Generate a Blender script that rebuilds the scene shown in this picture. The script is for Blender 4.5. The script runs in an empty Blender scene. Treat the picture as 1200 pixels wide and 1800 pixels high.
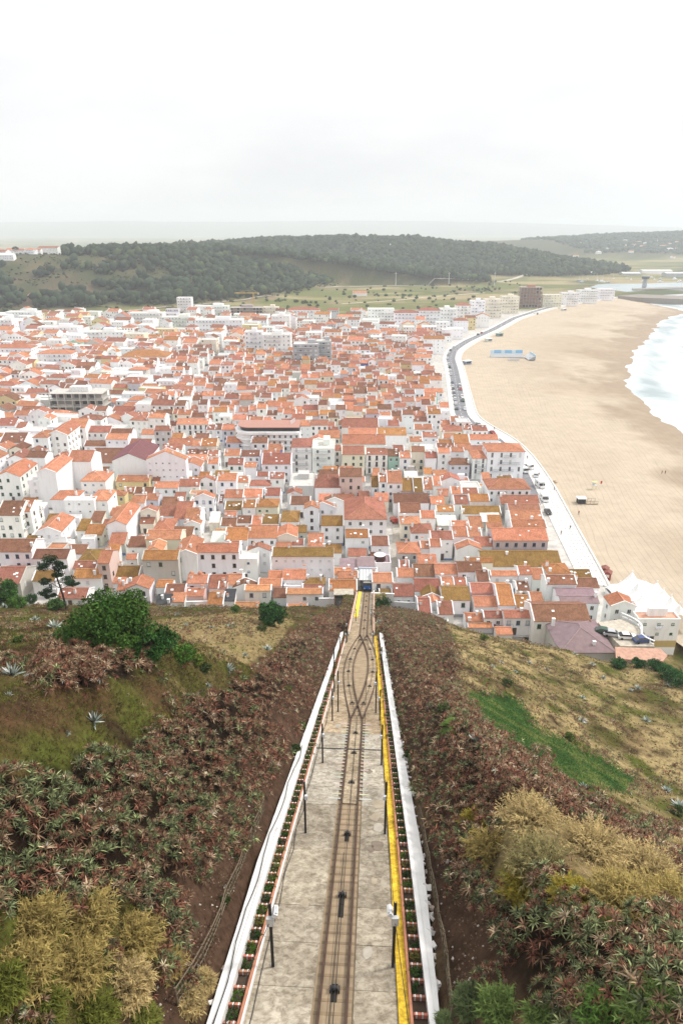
import bpy, math, random
import numpy as np
from mathutils import Matrix, Vector

random.seed(11)
rng = np.random.default_rng(11)
S = bpy.context.scene
COL = S.collection

# ------------------------------------------------------------------ camera
CZ = 100.0
PITCH = math.atan(495 / 1200)
cp, sp = math.cos(PITCH), math.sin(PITCH)
cam = bpy.data.cameras.new('camera')
cam.sensor_fit = 'VERTICAL'; cam.sensor_height = 36; cam.lens = 24
cam.clip_start = 0.2; cam.clip_end = 60000
camo = bpy.data.objects.new('camera', cam); COL.objects.link(camo)
camo.location = (0, 0, CZ); camo.rotation_euler = (math.pi / 2 - PITCH, 0, 0)
S.camera = camo

# ------------------------------------------------------------------ sky, sun, exposure
SUN_DIR = Vector((0.62, 0.22, 0.75)).normalized()      # towards the sun: over the sea, ahead
world = bpy.data.worlds.new('World'); S.world = world; world.use_nodes = True
nt = world.node_tree; nt.nodes.clear()
def N(t, typ, **kw):
    n = t.nodes.new(typ)
    for k, v in kw.items():
        if k.startswith('i_'):
            key = k[2:]
            key = int(key) if key.isdigit() else key
            n.inputs[key].default_value = v
        else: setattr(n, k, v)
    return n
out = N(nt, 'ShaderNodeOutputWorld'); bg = N(nt, 'ShaderNodeBackground', i_Strength=0.1)
sky = N(nt, 'ShaderNodeTexSky', sky_type='NISHITA', sun_disc=False)
sky.sun_elevation = math.asin(SUN_DIR.z); sky.sun_rotation = math.atan2(SUN_DIR.x, SUN_DIR.y)
sky.air_density = 1.0; sky.dust_density = 3.0
tc = N(nt, 'ShaderNodeTexCoord')
mp = N(nt, 'ShaderNodeMapping'); mp.inputs['Scale'].default_value = (1.0, 1.0, 3.4)
no = N(nt, 'ShaderNodeTexNoise', i_Scale=2.6, i_Detail=6, i_Roughness=0.55)
cr = N(nt, 'ShaderNodeValToRGB')
cr.color_ramp.elements[0].position = 0.36; cr.color_ramp.elements[0].color = (0.845, 0.845, 0.85, 1)
cr.color_ramp.elements[1].position = 0.62; cr.color_ramp.elements[1].color = (1.01, 1.0, 0.985, 1)
sc = N(nt, 'ShaderNodeVectorMath', operation='SCALE'); sc.inputs['Scale'].default_value = 6.0
mx = N(nt, 'ShaderNodeMix', data_type='RGBA', i_Factor=0.93)
L = nt.links
L.new(tc.outputs['Generated'], mp.inputs[0]); L.new(mp.outputs[0], no.inputs['Vector'])
# an overcast sky brightens from the horizon to the zenith
sz = N(nt, 'ShaderNodeSeparateXYZ'); L.new(tc.outputs['Generated'], sz.inputs[0])
cie = N(nt, 'ShaderNodeMath', operation='MULTIPLY_ADD'); cie.inputs[1].default_value = 0.60; cie.inputs[2].default_value = 0.81; cie.use_clamp = False
mxz = N(nt, 'ShaderNodeMath', operation='MAXIMUM'); mxz.inputs[1].default_value = 0.0
L.new(sz.outputs['Z'], mxz.inputs[0]); L.new(mxz.outputs[0], cie.inputs[0])
cv = N(nt, 'ShaderNodeVectorMath', operation='SCALE'); L.new(cr.outputs[0], cv.inputs[0]); L.new(cie.outputs[0], cv.inputs['Scale'])
L.new(no.outputs[0], cr.inputs[0]); L.new(cv.outputs[0], sc.inputs[0])
L.new(sky.outputs[0], mx.inputs['A']); L.new(sc.outputs[0], mx.inputs['B'])
L.new(mx.outputs['Result'], bg.inputs['Color']); L.new(bg.outputs[0], out.inputs[0])

sun = bpy.data.lights.new('sun', 'SUN'); sun.energy = 1.5; sun.angle = math.radians(10); sun.color = (1, 0.95, 0.88)
suno = bpy.data.objects.new('sun', sun); COL.objects.link(suno)
suno.rotation_euler = (-SUN_DIR).to_track_quat('-Z', 'Y').to_euler()
S.view_settings.view_transform = 'Standard'; S.view_settings.look = 'None'
S.view_settings.gamma = 1; S.view_settings.exposure = 1.03
S.render.engine = 'CYCLES'
S.cycles.max_bounces = 6; S.cycles.diffuse_bounces = 3; S.cycles.volume_bounces = 3
S.cycles.transparent_max_bounces = 6

# ------------------------------------------------------------------ measuring the photograph
F = 1200.0
def ray(px, py):
    x = (px - 600) / F; v = (900 - py) / F
    return np.array([x, cp + sp * v, -sp + cp * v])
def at(px, py, z):
    d = ray(px, py); t = (z - CZ) / d[2]
    return np.array([d[0] * t, d[1] * t, z])
def proj(x, y, z):
    dep = y * cp - (z - CZ) * sp; v = y * sp + (z - CZ) * cp
    dep = np.where(np.abs(dep) < 0.5, 0.5, dep)
    return 600 + F * x / dep, 900 - F * v / dep, dep
G0 = 6.0                                                   # town level
_B = at(645, 1040, 8.0); _d = ray(657, 895); _hl = math.hypot(_d[0], _d[1])
HX, HY, SL = _d[0] / _hl, _d[1] / _hl, -_d[2] / _hl
_s = _B[1] / HY
T0 = np.array([_B[0] - HX * _s, 0.0, 8.0 + SL * _s]); S_END = _s
def trk(u, s, dz=0.0):
    return np.array([T0[0] + HX * s + HY * u, HY * s - HX * u, T0[2] - SL * s + dz])
def us(x, y):
    dx = x - T0[0]
    return dx * HY - y * HX, dx * HX + y * HY
def tp(px, py, dz=0.0):
    d = ray(px, py)
    k = d[2] + SL * (d[0] * HX + d[1] * HY)
    t = (T0[2] + dz + SL * T0[0] * HX - CZ) / k
    return us(d[0] * t, d[1] * t)
def uline(pts, dz=0.0):
    q = sorted([tp(a, b, dz)[::-1] for a, b in pts])
    ss = [a for a, b in q]; uu = [b for a, b in q]
    return lambda s: np.interp(s, ss, uu)

def vnoise(x, y, seed=0):
    xi = np.floor(x).astype(np.int64); yi = np.floor(y).astype(np.int64)
    fx = x - xi; fy = y - yi
    fx = fx * fx * (3 - 2 * fx); fy = fy * fy * (3 - 2 * fy)
    def h(a, b):
        n = (a * 374761393 + b * 668265263 + seed * 974634533) & 0xffffffff
        n = ((n ^ (n >> 13)) * 1274126177) & 0xffffffff
        return ((n ^ (n >> 16)) & 0xffff) / 65535.0
    return (h(xi, yi) * (1 - fx) + h(xi + 1, yi) * fx) * (1 - fy) + (h(xi, yi + 1) * (1 - fx) + h(xi + 1, yi + 1) * fx) * fy
def fbm(x, y, sc, seed=0, o=4):
    r = 0; a = 0.5; x = np.asarray(x, float) / sc; y = np.asarray(y, float) / sc
    for i in range(o):
        r = r + a * vnoise(x, y, seed + i); x = x * 2.03; y = y * 2.03; a *= 0.5
    return r / (1 - 0.5 ** o)
def inpoly(px, py, poly):
    px = np.asarray(px, float); py = np.asarray(py, float)
    r = np.zeros(px.shape, bool); n = len(poly)
    for i in range(n):
        x0, y0 = poly[i]; x1, y1 = poly[(i + 1) % n]
        if y0 == y1: continue
        c = ((y0 > py) != (y1 > py)) & (px < (x1 - x0) * (py - y0) / (y1 - y0) + x0)
        r ^= c
    return r

# ------------------------------------------------------------------ materials
def newmat(name, rough=0.85, spec=0.2):
    m = bpy.data.materials.new(name); m.use_nodes = True
    t = m.node_tree; b = t.nodes['Principled BSDF']
    b.inputs['Roughness'].default_value = rough
    b.inputs['Specular IOR Level'].default_value = spec
    return m, t, b
def bump(t, b, src, strength=0.3, dist=0.05):
    n = N(t, 'ShaderNodeBump', i_Strength=strength, i_Distance=dist)
    t.links.new(src, n.inputs['Height']); t.links.new(n.outputs[0], b.inputs['Normal'])
def attr_mat(name, rough=0.85, spec=0.2, nscale=1.5, lo=0.85, hi=1.1, coord='Object', detail=5, bmp=0.0, bd=0.05, scale2=None, translucent=0):
    """colour attribute times a noise"""
    m, t, b = newmat(name, rough, spec)
    a = N(t, 'ShaderNodeAttribute', attribute_name='col')
    c = N(t, 'ShaderNodeTexCoord')
    n = N(t, 'ShaderNodeTexNoise', i_Scale=nscale, i_Detail=detail, i_Roughness=0.62)
    t.links.new(c.outputs[coord], n.inputs['Vector'])
    r = N(t, 'ShaderNodeMapRange'); r.inputs['From Min'].default_value = 0.3; r.inputs['From Max'].default_value = 0.7
    r.inputs['To Min'].default_value = lo; r.inputs['To Max'].default_value = hi
    t.links.new(n.outputs[0], r.inputs['Value'])
    v = N(t, 'ShaderNodeVectorMath', operation='SCALE')
    t.links.new(a.outputs['Color'], v.inputs[0]); t.links.new(r.outputs[0], v.inputs['Scale'])
    t.links.new(v.outputs[0], b.inputs['Base Color'])
    if bmp: bump(t, b, n.outputs[0], bmp, bd)
    if translucent:
        tr = N(t, 'ShaderNodeBsdfTranslucent'); mxs = N(t, 'ShaderNodeMixShader', i_Fac=translucent)
        o = t.nodes['Material Output']
        t.links.new(v.outputs[0], tr.inputs['Color']); t.links.new(b.outputs[0], mxs.inputs[1]); t.links.new(tr.outputs[0], mxs.inputs[2])
        t.links.new(mxs.outputs[0], o.inputs['Surface'])
    return m
def flat_mat(name, col, rough=0.6, spec=0.3, metal=0.0, nscale=4, var=0.12):
    m, t, b = newmat(name, rough, spec)
    c = N(t, 'ShaderNodeTexCoord'); n = N(t, 'ShaderNodeTexNoise', i_Scale=nscale, i_Detail=5)
    t.links.new(c.outputs['Object'], n.inputs['Vector'])
    r = N(t, 'ShaderNodeMapRange'); r.inputs['From Min'].default_value = 0.3; r.inputs['From Max'].default_value = 0.7
    r.inputs['To Min'].default_value = 1 - var; r.inputs['To Max'].default_value = 1 + var
    t.links.new(n.outputs[0], r.inputs['Value'])
    v = N(t, 'ShaderNodeVectorMath', operation='SCALE'); v.inputs[0].default_value = col[:3]
    t.links.new(r.outputs[0], v.inputs['Scale']); t.links.new(v.outputs[0], b.inputs['Base Color'])
    b.inputs['Metallic'].default_value = metal
    return m
M = {}
# plaster: limewash with faint grime
def mk_plaster():
    m, t, b = newmat('plaster', 0.9, 0.1)
    a = N(t, 'ShaderNodeAttribute', attribute_name='col'); c = N(t, 'ShaderNodeTexCoord')
    mp = N(t, 'ShaderNodeMapping'); mp.inputs['Scale'].default_value = (1.3, 1.3, 0.22)
    g = N(t, 'ShaderNodeNewGeometry')
    n = N(t, 'ShaderNodeTexNoise', i_Scale=0.9, i_Detail=6, i_Roughness=0.65)
    t.links.new(g.outputs['Position'], mp.inputs[0]); t.links.new(mp.outputs[0], n.inputs['Vector'])
    r = N(t, 'ShaderNodeValToRGB'); e = r.color_ramp.elements
    e[0].position = 0.28; e[0].color = (0.88, 0.87, 0.855, 1); e[1].position = 0.5; e[1].color = (1, 1, 1, 1)
    t.links.new(n.outputs[0], r.inputs[0])
    x = N(t, 'ShaderNodeMix', data_type='RGBA', blend_type='MULTIPLY', i_Factor=1.0)
    t.links.new(a.outputs['Color'], x.inputs['A']); t.links.new(r.outputs[0], x.inputs['B'])
    t.links.new(x.outputs['Result'], b.inputs['Base Color'])
    n2 = N(t, 'ShaderNodeTexNoise', i_Scale=3.0, i_Detail=4); t.links.new(g.outputs['Position'], n2.inputs['Vector'])
    bump(t, b, n2.outputs[0], 0.15, 0.04)
    return m
M['plaster'] = mk_plaster()
def mk_tile():
    m, t, b = newmat('clay_tiles', 0.85, 0.15)
    a = N(t, 'ShaderNodeAttribute', attribute_name='col')
    uv = N(t, 'ShaderNodeUVMap'); uv.uv_map = 'uv'
    mp = N(t, 'ShaderNodeMapping'); mp.inputs['Scale'].default_value = (4.0, 2.6, 1)
    t.links.new(uv.outputs[0], mp.inputs[0])
    fl = N(t, 'ShaderNodeVectorMath', operation='FLOOR'); t.links.new(mp.outputs[0], fl.inputs[0])
    wn = N(t, 'ShaderNodeTexWhiteNoise', noise_dimensions='2D'); t.links.new(fl.outputs[0], wn.inputs['Vector'])
    g = N(t, 'ShaderNodeNewGeometry')
    n = N(t, 'ShaderNodeTexNoise', i_Scale=0.45, i_Detail=7, i_Roughness=0.7); t.links.new(g.outputs['Position'], n.inputs['Vector'])
    r1 = N(t, 'ShaderNodeMapRange'); r1.inputs['To Min'].default_value = 0.80; r1.inputs['To Max'].default_value = 1.18
    t.links.new(wn.outputs['Value'], r1.inputs['Value'])
    v = N(t, 'ShaderNodeVectorMath', operation='SCALE'); t.links.new(a.outputs['Color'], v.inputs[0]); t.links.new(r1.outputs[0], v.inputs['Scale'])
    # lichen and soot in patches
    r2 = N(t, 'ShaderNodeValToRGB'); e = r2.color_ramp.elements
    e[0].position = 0.34; e[0].color = (0.70, 0.66, 0.58, 1); e[1].position = 0.58; e[1].color = (1.05, 1.02, 1.0, 1)
    t.links.new(n.outputs[0], r2.inputs[0])
    x = N(t, 'ShaderNodeMix', data_type='RGBA', blend_type='MULTIPLY', i_Factor=0.8)
    t.links.new(v.outputs[0], x.inputs['A']); t.links.new(r2.outputs[0], x.inputs['B'])
    t.links.new(x.outputs['Result'], b.inputs['Base Color'])
    # rolls of the tiles
    w = N(t, 'ShaderNodeTexWave', wave_type='BANDS', bands_direction='X', i_Scale=4.0 / 6.2832 * 2 * 1.57)
    t.links.new(uv.outputs[0], w.inputs['Vector'])
    bump(t, b, w.outputs['Fac'], 0.6, 0.06)
    return m
M['tile'] = mk_tile()
M['corrugated'] = attr_mat('fibre_cement_sheet', 0.8, 0.2, 0.8, 0.8, 1.1, bmp=0.1)
def mk_glass():
    m, t, b = newmat('window_glass', 0.12, 0.5)
    a = N(t, 'ShaderNodeObjectInfo')
    r = N(t, 'ShaderNodeMapRange'); r.inputs['To Min'].default_value = 0.012; r.inputs['To Max'].default_value = 0.09
    t.links.new(a.outputs['Random'], r.inputs['Value'])
    cc = N(t, 'ShaderNodeCombineColor')
    for i in range(3): t.links.new(r.outputs[0], cc.inputs[i])
    t.links.new(cc.outputs[0], b.inputs['Base Color'])
    return m
M['glass'] = mk_glass()
M['frame'] = flat_mat('painted_frame', (0.72, 0.72, 0.72), 0.5)
M['shutter'] = flat_mat('roller_shutter', (0.62, 0.62, 0.61), 0.6)
M['paint'] = attr_mat('painted_surface', 0.6, 0.3, 3.0, 0.9, 1.08)
M['metal'] = flat_mat('dark_metal', (0.04, 0.04, 0.042), 0.55, 0.4, 0.3)
M['rail_steel'] = flat_mat('rusty_rail_steel', (0.085, 0.050, 0.036), 0.6, 0.3, 0.2, 2.5, 0.3)
M['leaf'] = attr_mat('leaf', 0.75, 0.05, 0.9, 0.7, 1.25, translucent=0.06)
M['dry'] = attr_mat('dry_stems', 0.9, 0.04, 0.8, 0.8, 1.2, translucent=0.2)
M['bark'] = attr_mat('bark', 0.9, 0.1, 6, 0.6, 1.2, bmp=0.6)
M['far_leaf'] = attr_mat('far_foliage', 0.8, 0.1, 0.05, 0.8, 1.2)
M['car_paint'] = attr_mat('car_paint', 0.25, 0.5, 2, 0.98, 1.02)
M['rubber'] = flat_mat('rubber', (0.02, 0.02, 0.02), 0.8)

# ------------------------------------------------------------------ mesh helpers
def finish(me, cols=None, mats=(), mi=None, uv=True):
    for m in mats: me.materials.append(m)
    if mi is not None and len(mats) > 1: me.polygons.foreach_set('material_index', np.asarray(mi, np.int32))
    if cols is not None:
        a = me.attributes.new('col', 'FLOAT_COLOR', 'FACE')
        c = np.ones((len(me.polygons), 4), np.float32); c[:, :3] = np.asarray(cols, np.float32)[:, :3]
        a.data.foreach_set('color', c.ravel())
    if uv and len(me.polygons):
        npoly = len(me.polygons); nl = len(me.loops)
        nrm = np.empty(npoly * 3, np.float32); me.polygons.foreach_get('normal', nrm); nrm = nrm.reshape(-1, 3)
        tot = np.empty(npoly, np.int32); me.polygons.foreach_get('loop_total', tot)
        vi = np.empty(nl, np.int32); me.loops.foreach_get('vertex_index', vi)
        co = np.empty(len(me.vertices) * 3, np.float32); me.vertices.foreach_get('co', co); co = co.reshape(-1, 3)
        ux = np.stack([-nrm[:, 1], nrm[:, 0], np.zeros(npoly)], 1); ln = np.linalg.norm(ux, axis=1)
        fl = ln < 0.02; ux[fl] = (1, 0, 0); ln[fl] = 1; ux /= ln[:, None]
        vx = np.cross(nrm, ux); pi = np.repeat(np.arange(npoly), tot); P = co[vi]
        U = np.stack([(P * ux[pi]).sum(1), (P * vx[pi]).sum(1)], 1).astype(np.float32)
        l = me.uv_layers.new(name='uv'); l.data.foreach_set('uv', U.ravel())
    me.update()
class MB:
    def __init__(s): s.v = []; s.f = []; s.c = []; s.m = []
    def face(s, pts, col=(1, 1, 1), mi=0, X=None):
        k = len(s.v)
        for p in pts:
            s.v.append(tuple(X @ Vector(p)) if X is not None else tuple(p))
        s.f.append(tuple(range(k, k + len(pts)))); s.c.append(col); s.m.append(mi)
    def box(s, x0, x1, y0, y1, z0, z1, col=(1, 1, 1), mi=0, X=None, skip=''):
        k = len(s.v)
        for p in ((x0, y0, z0), (x1, y0, z0), (x1, y1, z0), (x0, y1, z0), (x0, y0, z1), (x1, y0, z1), (x1, y1, z1), (x0, y1, z1)):
            s.v.append(tuple(X @ Vector(p)) if X is not None else p)
        for nm, q in (('b', (3, 2, 1, 0)), ('t', (4, 5, 6, 7)), ('f', (0, 1, 5, 4)), ('r', (1, 2, 6, 5)), ('k', (2, 3, 7, 6)), ('l', (3, 0, 4, 7))):
            if nm in skip: continue
            s.f.append(tuple(k + i for i in q)); s.c.append(col); s.m.append(mi)
    def tube(s, pts, r, col=(1, 1, 1), mi=0, n=6, cap=True):
        pts = [Vector(p) for p in pts]; rr = r if hasattr(r, '__len__') else [r] * len(pts)
        k = len(s.v)
        for i, p in enumerate(pts):
            d = (pts[min(i + 1, len(pts) - 1)] - pts[max(i - 1, 0)]).normalized()
            a = d.cross(Vector((0, 0, 1))) if abs(d.z) < 0.9 else d.cross(Vector((1, 0, 0)))
            a.normalize(); b = d.cross(a)
            for j in range(n):
                t = 2 * math.pi * j / n
                s.v.append(tuple(p + (a * math.cos(t) + b * math.sin(t)) * rr[i]))
        for i in range(len(pts) - 1):
            for j in range(n):
                a0 = k + i * n + j; a1 = k + i * n + (j + 1) % n
                s.f.append((a0, a1, a1 + n, a0 + n)); s.c.append(col); s.m.append(mi)
        if cap:
            for base in (k, k + (len(pts) - 1) * n):
                s.f.append(tuple(base + j for j in range(n))); s.c.append(col); s.m.append(mi)
    def mesh(s, name, mats, smooth=False):
        me = bpy.data.meshes.new(name); me.from_pydata(s.v, [], s.f)
        finish(me, s.c, mats, s.m)
        if smooth: me.polygons.foreach_set('use_smooth', np.ones(len(me.polygons), bool))
        return me
    def build(s, name, mats, parent=None, smooth=False):
        if not isinstance(mats, (list, tuple)): mats = [mats]
        return link(name, s.mesh(name, mats, smooth), parent)
def link(name, me, parent=None, loc=None, rz=0.0):
    o = bpy.data.objects.new(name, me); COL.objects.link(o)
    if parent is not None: o.parent = parent
    if loc is not None: o.location = loc
    if rz: o.rotation_euler = (0, 0, rz)
    return o
def empty(name, loc=(0, 0, 0), rz=0.0):
    o = bpy.data.objects.new(name, None); COL.objects.link(o); o.location = loc; o.rotation_euler = (0, 0, rz)
    o.empty_display_size = 0.3
    return o
def tag(o, label=None, cat=None, group=None, kind=None):
    if label: o['label'] = label
    if cat: o['category'] = cat
    if group: o['group'] = group
    if kind: o['kind'] = kind
    return o
def copy_tree(o, parent=None):
    c = o.copy(); COL.objects.link(c); c.parent = parent
    for ch in list(o.children): copy_tree(ch, c)
    return c
class TA:
    """triangle soup collected with numpy"""
    def __init__(s): s.v = []; s.t = []; s.c = []; s.n = 0
    def add(s, v, t, c):
        s.v.append(v.reshape(-1, 3)); s.t.append(t.reshape(-1, 3) + s.n); s.c.append(np.broadcast_to(c, (t.reshape(-1, 3).shape[0], 3))); s.n += v.reshape(-1, 3).shape[0]
    def mesh(s, name, mat):
        v = np.concatenate(s.v).astype(np.float32); t = np.concatenate(s.t).astype(np.int32); c = np.concatenate(s.c)
        me = bpy.data.meshes.new(name)
        me.vertices.add(len(v)); me.vertices.foreach_set('co', v.ravel())
        me.loops.add(len(t) * 3); me.loops.foreach_set('vertex_index', t.ravel())
        me.polygons.add(len(t)); me.polygons.foreach_set('loop_start', np.arange(0, len(t) * 3, 3, dtype=np.int32))
        me.update(calc_edges=True)
        finish(me, c, [mat], uv=False)
        return me
    def build(s, name, mat, parent=None, loc=None): return link(name, s.mesh(name, mat), parent, loc)
def unit(a): return a / np.maximum(np.linalg.norm(a, axis=-1, keepdims=True), 1e-9)
def ribbons(ta, base, d, length, width, curve, segs, col, fold=0.0):
    """tapering blades: base (n,3), d (n,3) unit, length/width/curve (n,), col (n,3)"""
    n = len(base); length = np.broadcast_to(length, n)[:, None]; width = np.broadcast_to(width, n)[:, None]; curve = np.broadcast_to(curve, n)[:, None]
    side = unit(np.cross(d, np.array([0, 0, 1.0])) + 1e-4)
    vs = []
    for k in range(segs + 1):
        t = k / segs
        p = base + d * length * t; p[:, 2] -= (curve * length)[:, 0] * t * t
        if k < segs:
            w = width * (1 - t) ** 0.75 * 0.5
            vs += [p - side * w, p + side * w]
        else: vs.append(p)
    V = np.stack(vs, 1); m = V.shape[1]
    tr = []
    for k in range(segs - 1): tr += [(2 * k, 2 * k + 1, 2 * k + 3), (2 * k, 2 * k + 3, 2 * k + 2)]
    tr.append((2 * segs - 2, 2 * segs - 1, 2 * segs))
    T = np.array(tr)[None] + (np.arange(n) * m)[:, None, None]
    C = np.repeat(np.broadcast_to(col, (n, 3)), len(tr), axis=0)
    ta.add(V, T, C)
def rosettes(ta, cen, axis, R, nleaf, segs, col, wid=0.12, curve=0.25, lo=0.15, hi=1.35, tipcol=None):
    m = len(cen); R = np.broadcast_to(R, m)
    a = unit(axis); ref = np.tile(np.array([[0.31, 0.9, 0.2]]), (m, 1))
    e1 = unit(np.cross(a, ref)); e2 = np.cross(a, e1)
    i = np.arange(nleaf)
    phi = 2.39996 * i[None] + rng.uniform(0, 6.28, (m, 1)) + rng.normal(0, 0.15, (m, nleaf))
    el = lo + (hi - lo) * (i[None] / nleaf) + rng.normal(0, 0.12, (m, nleaf))
    d = (np.cos(el) * np.cos(phi))[..., None] * e1[:, None] + (np.cos(el) * np.sin(phi))[..., None] * e2[:, None] + np.sin(el)[..., None] * a[:, None]
    ln = R[:, None] * rng.uniform(0.75, 1.1, (m, nleaf)) * (0.75 + 0.25 * np.cos(el))
    c = np.clip(np.repeat(col[:, None], nleaf, 1) * np.exp(rng.normal(0.0, 0.55, (m, nleaf, 1))), 0, 0.62)
    ribbons(ta, np.repeat(cen[:, None], nleaf, 1).reshape(-1, 3), unit(d.reshape(-1, 3)), ln.ravel(), (ln * wid / 0.5 * 0.5).ravel() * 1.0, np.full(m * nleaf, curve), segs, c.reshape(-1, 3))
def leafcloud(ta, cen, rad, n, size, col, nclump=14, spread=0.33, flat=0.0, seed=None):
    """leaf-sized faces gathered in clumps spread through an ellipsoid"""
    cen = np.asarray(cen, float); rad = np.asarray(rad, float); col = np.asarray(col, float)
    c = rng.normal(0, 1, (nclump, 3)); c = unit(c) * rng.uniform(0.35, 1.0, (nclump, 1)) ** 0.6
    cc = np.clip(col[None] * rng.uniform(0.6, 1.45, (nclump, 1)) * rng.uniform(0.92, 1.08, (nclump, 3)), 0, 1)
    k = rng.integers(0, nclump, n)
    off = rng.normal(0, 1, (n, 3)); off = unit(off) * rng.uniform(0.3, 1, (n, 1)) ** 0.5 * spread
    p = cen + (c[k] * (1 - spread * 0.5) + off) * rad
    a = unit(rng.normal(0, 1, (n, 3))); b = unit(np.cross(a, rng.normal(0, 1, (n, 3))))
    s = size * rng.uniform(0.6, 1.3, (n, 1))
    V = np.stack([p - a * s, p + b * s * 0.45, p + a * s, p - b * s * 0.45], 1)
    T = np.array([[0, 1, 2], [0, 2, 3]])[None] + (np.arange(n) * 4)[:, None, None]
    ta.add(V, T, np.repeat(np.clip(cc[k] * rng.uniform(0.75, 1.25, (n, 1)), 0, 1), 2, axis=0))

# ================================================================== THE SETTING
# ---- funicular corridor edges (offset from the track centre, by distance down the line)
S_MID = tp(637, 1118)[1]
uLo = uline([(363, 1800), (454, 1510), (549, 1250), (596, 1120)], 0.7); uLi = uline([(387, 1800), (478, 1505), (559, 1250), (601, 1120)], 0.7)
uLp = uline([(421, 1800), (499, 1505), (571, 1250), (607, 1120)], 0.3)
uRy = uline([(702, 1800), (685, 1500), (668, 1250), (658, 1120)]); uRp = uline([(722, 1800), (699, 1500), (676, 1250), (663, 1120)], 0.25)
uRi = uline([(755, 1800), (719, 1500), (685, 1250), (667, 1120)], 0.6); uRo = uline([(774, 1800), (742, 1500), (695, 1250), (673, 1120)], 0.7)
def edgeL(s): return np.where(s < S_MID, uLo(s), -2.9)
def edgeR(s): return np.where(s < S_MID, uRo(s), 2.0)

# ---- hillside: smooth surface through measured heights
ctl = []
for y in (-12, 5, 20, 36, 55, 75, 95, 115, 130):
    for x in (-14, -22, -34, -50, -72, -100, -130):
        z = 94 - 0.545 * y + (0.03 * (-x - 14))
        if y > 110: z = max(z, 16 - 0.02 * (y - 110))
        ctl.append((x, y, z))
ctl += [(-10, 16, 81.5), (-9, 30, 74), (-8, 60, 56), (-7, 90, 42), (-6.5, 120, 27), (-12, 100, 40), (-8, 140, 18), (-8, 8, 87)]
ctl += [(x, 150, 11) for x in (-130, -100, -72, -50, -30, -14)] + [(x, 166, 5) for x in (-130, -100, -70, -45, -25, -8)] + [(x, 180, 3) for x in (-130, -90, -50, -10, 20, 60)]
ctl += [(8, 8, 82), (8, 16.5, 77), (8.6, 34, 69.5), (9, 52, 59.5), (9, 75, 48), (9, 100, 36.5), (8, 125, 25), (8, 145, 14), (10, 165, 5),
        (16, 16, 75), (16, 36, 62), (16, 60, 52), (18, 85, 42), (20, 110, 30), (21, 138, 16.5), (21, 150, 8),
        (25, 20, 68), (26, 54, 47.5), (38, 61.6, 39.5), (30, 90, 34), (30, 125, 20), (30, 138, 10), (40, 30, 56), (46, 100, 26), (46, 122, 18.5), (46, 134, 9),
        (53, 108, 22.5), (58, 112, 21.5), (58, 125, 11), (60, 60, 36), (60, 85, 27.5), (68, 112, 18), (68, 125, 9.5), (80, 60, 28), (80, 90, 20), (85, 115, 6), (95, 140, 2), (110, 90, 8), (110, 40, 24), (130, 60, 8), (130, 120, -3), (70, 150, 3), (45, 160, 3), (12, -12, 88), (40, -12, 68), (80, 0, 50), (130, 0, 24)]
ctl = np.array(ctl, float)
def tps_fit(P, lam=4.0):
    n = len(P); sc_ = 50.0
    X = P[:, :2] / sc_
    r = np.linalg.norm(X[:, None] - X[None], axis=2); K = np.where(r > 0, r * r * np.log(r + 1e-12), 0) + np.eye(n) * lam * 1e-3
    A = np.zeros((n + 3, n + 3)); A[:n, :n] = K; A[:n, n] = 1; A[:n, n + 1:] = X; A[n, :n] = 1; A[n + 1:, :n] = X.T
    w = np.linalg.solve(A, np.concatenate([P[:, 2], np.zeros(3)]))
    def f(x, y):
        q = np.stack([np.ravel(x), np.ravel(y)], 1) / sc_
        o = np.zeros(len(q))
        for i in range(0, len(q), 20000):
            qq = q[i:i + 20000]; rr = np.linalg.norm(qq[:, None] - X[None], axis=2)
            o[i:i + 20000] = np.where(rr > 0, rr * rr * np.log(rr + 1e-12), 0) @ w[:n] + w[n] + qq @ w[n + 1:]
        return o.reshape(np.shape(x))
    return f
_tps = tps_fit(ctl)
def hill_z(x, y, rough=True):
    x = np.asarray(x, float); y = np.asarray(y, float)
    z = _tps(x, y)
    if rough: z = z + (fbm(x, y, 9.0, 3) - 0.5) * 1.5 + (fbm(x, y, 2.2, 8) - 0.5) * 0.5
    u, s = us(x, y); tz = T0[2] - SL * s
    d = np.maximum(edgeL(s) - u, u - edgeR(s))
    lim = tz + 0.35 + 1.25 * np.maximum(d, 0) + (fbm(x, y, 1.5, 5) - 0.5) * 0.5 * np.clip(d, 0, 1)
    zz = np.minimum(z, lim)
    zz = np.where((d < 3.0) & (d >= 0), np.maximum(zz, tz + 0.3 + 0.1 * d), zz)
    return np.where((d < 0.0) & (s < S_END + 4), tz - 0.6, zz)

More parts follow.
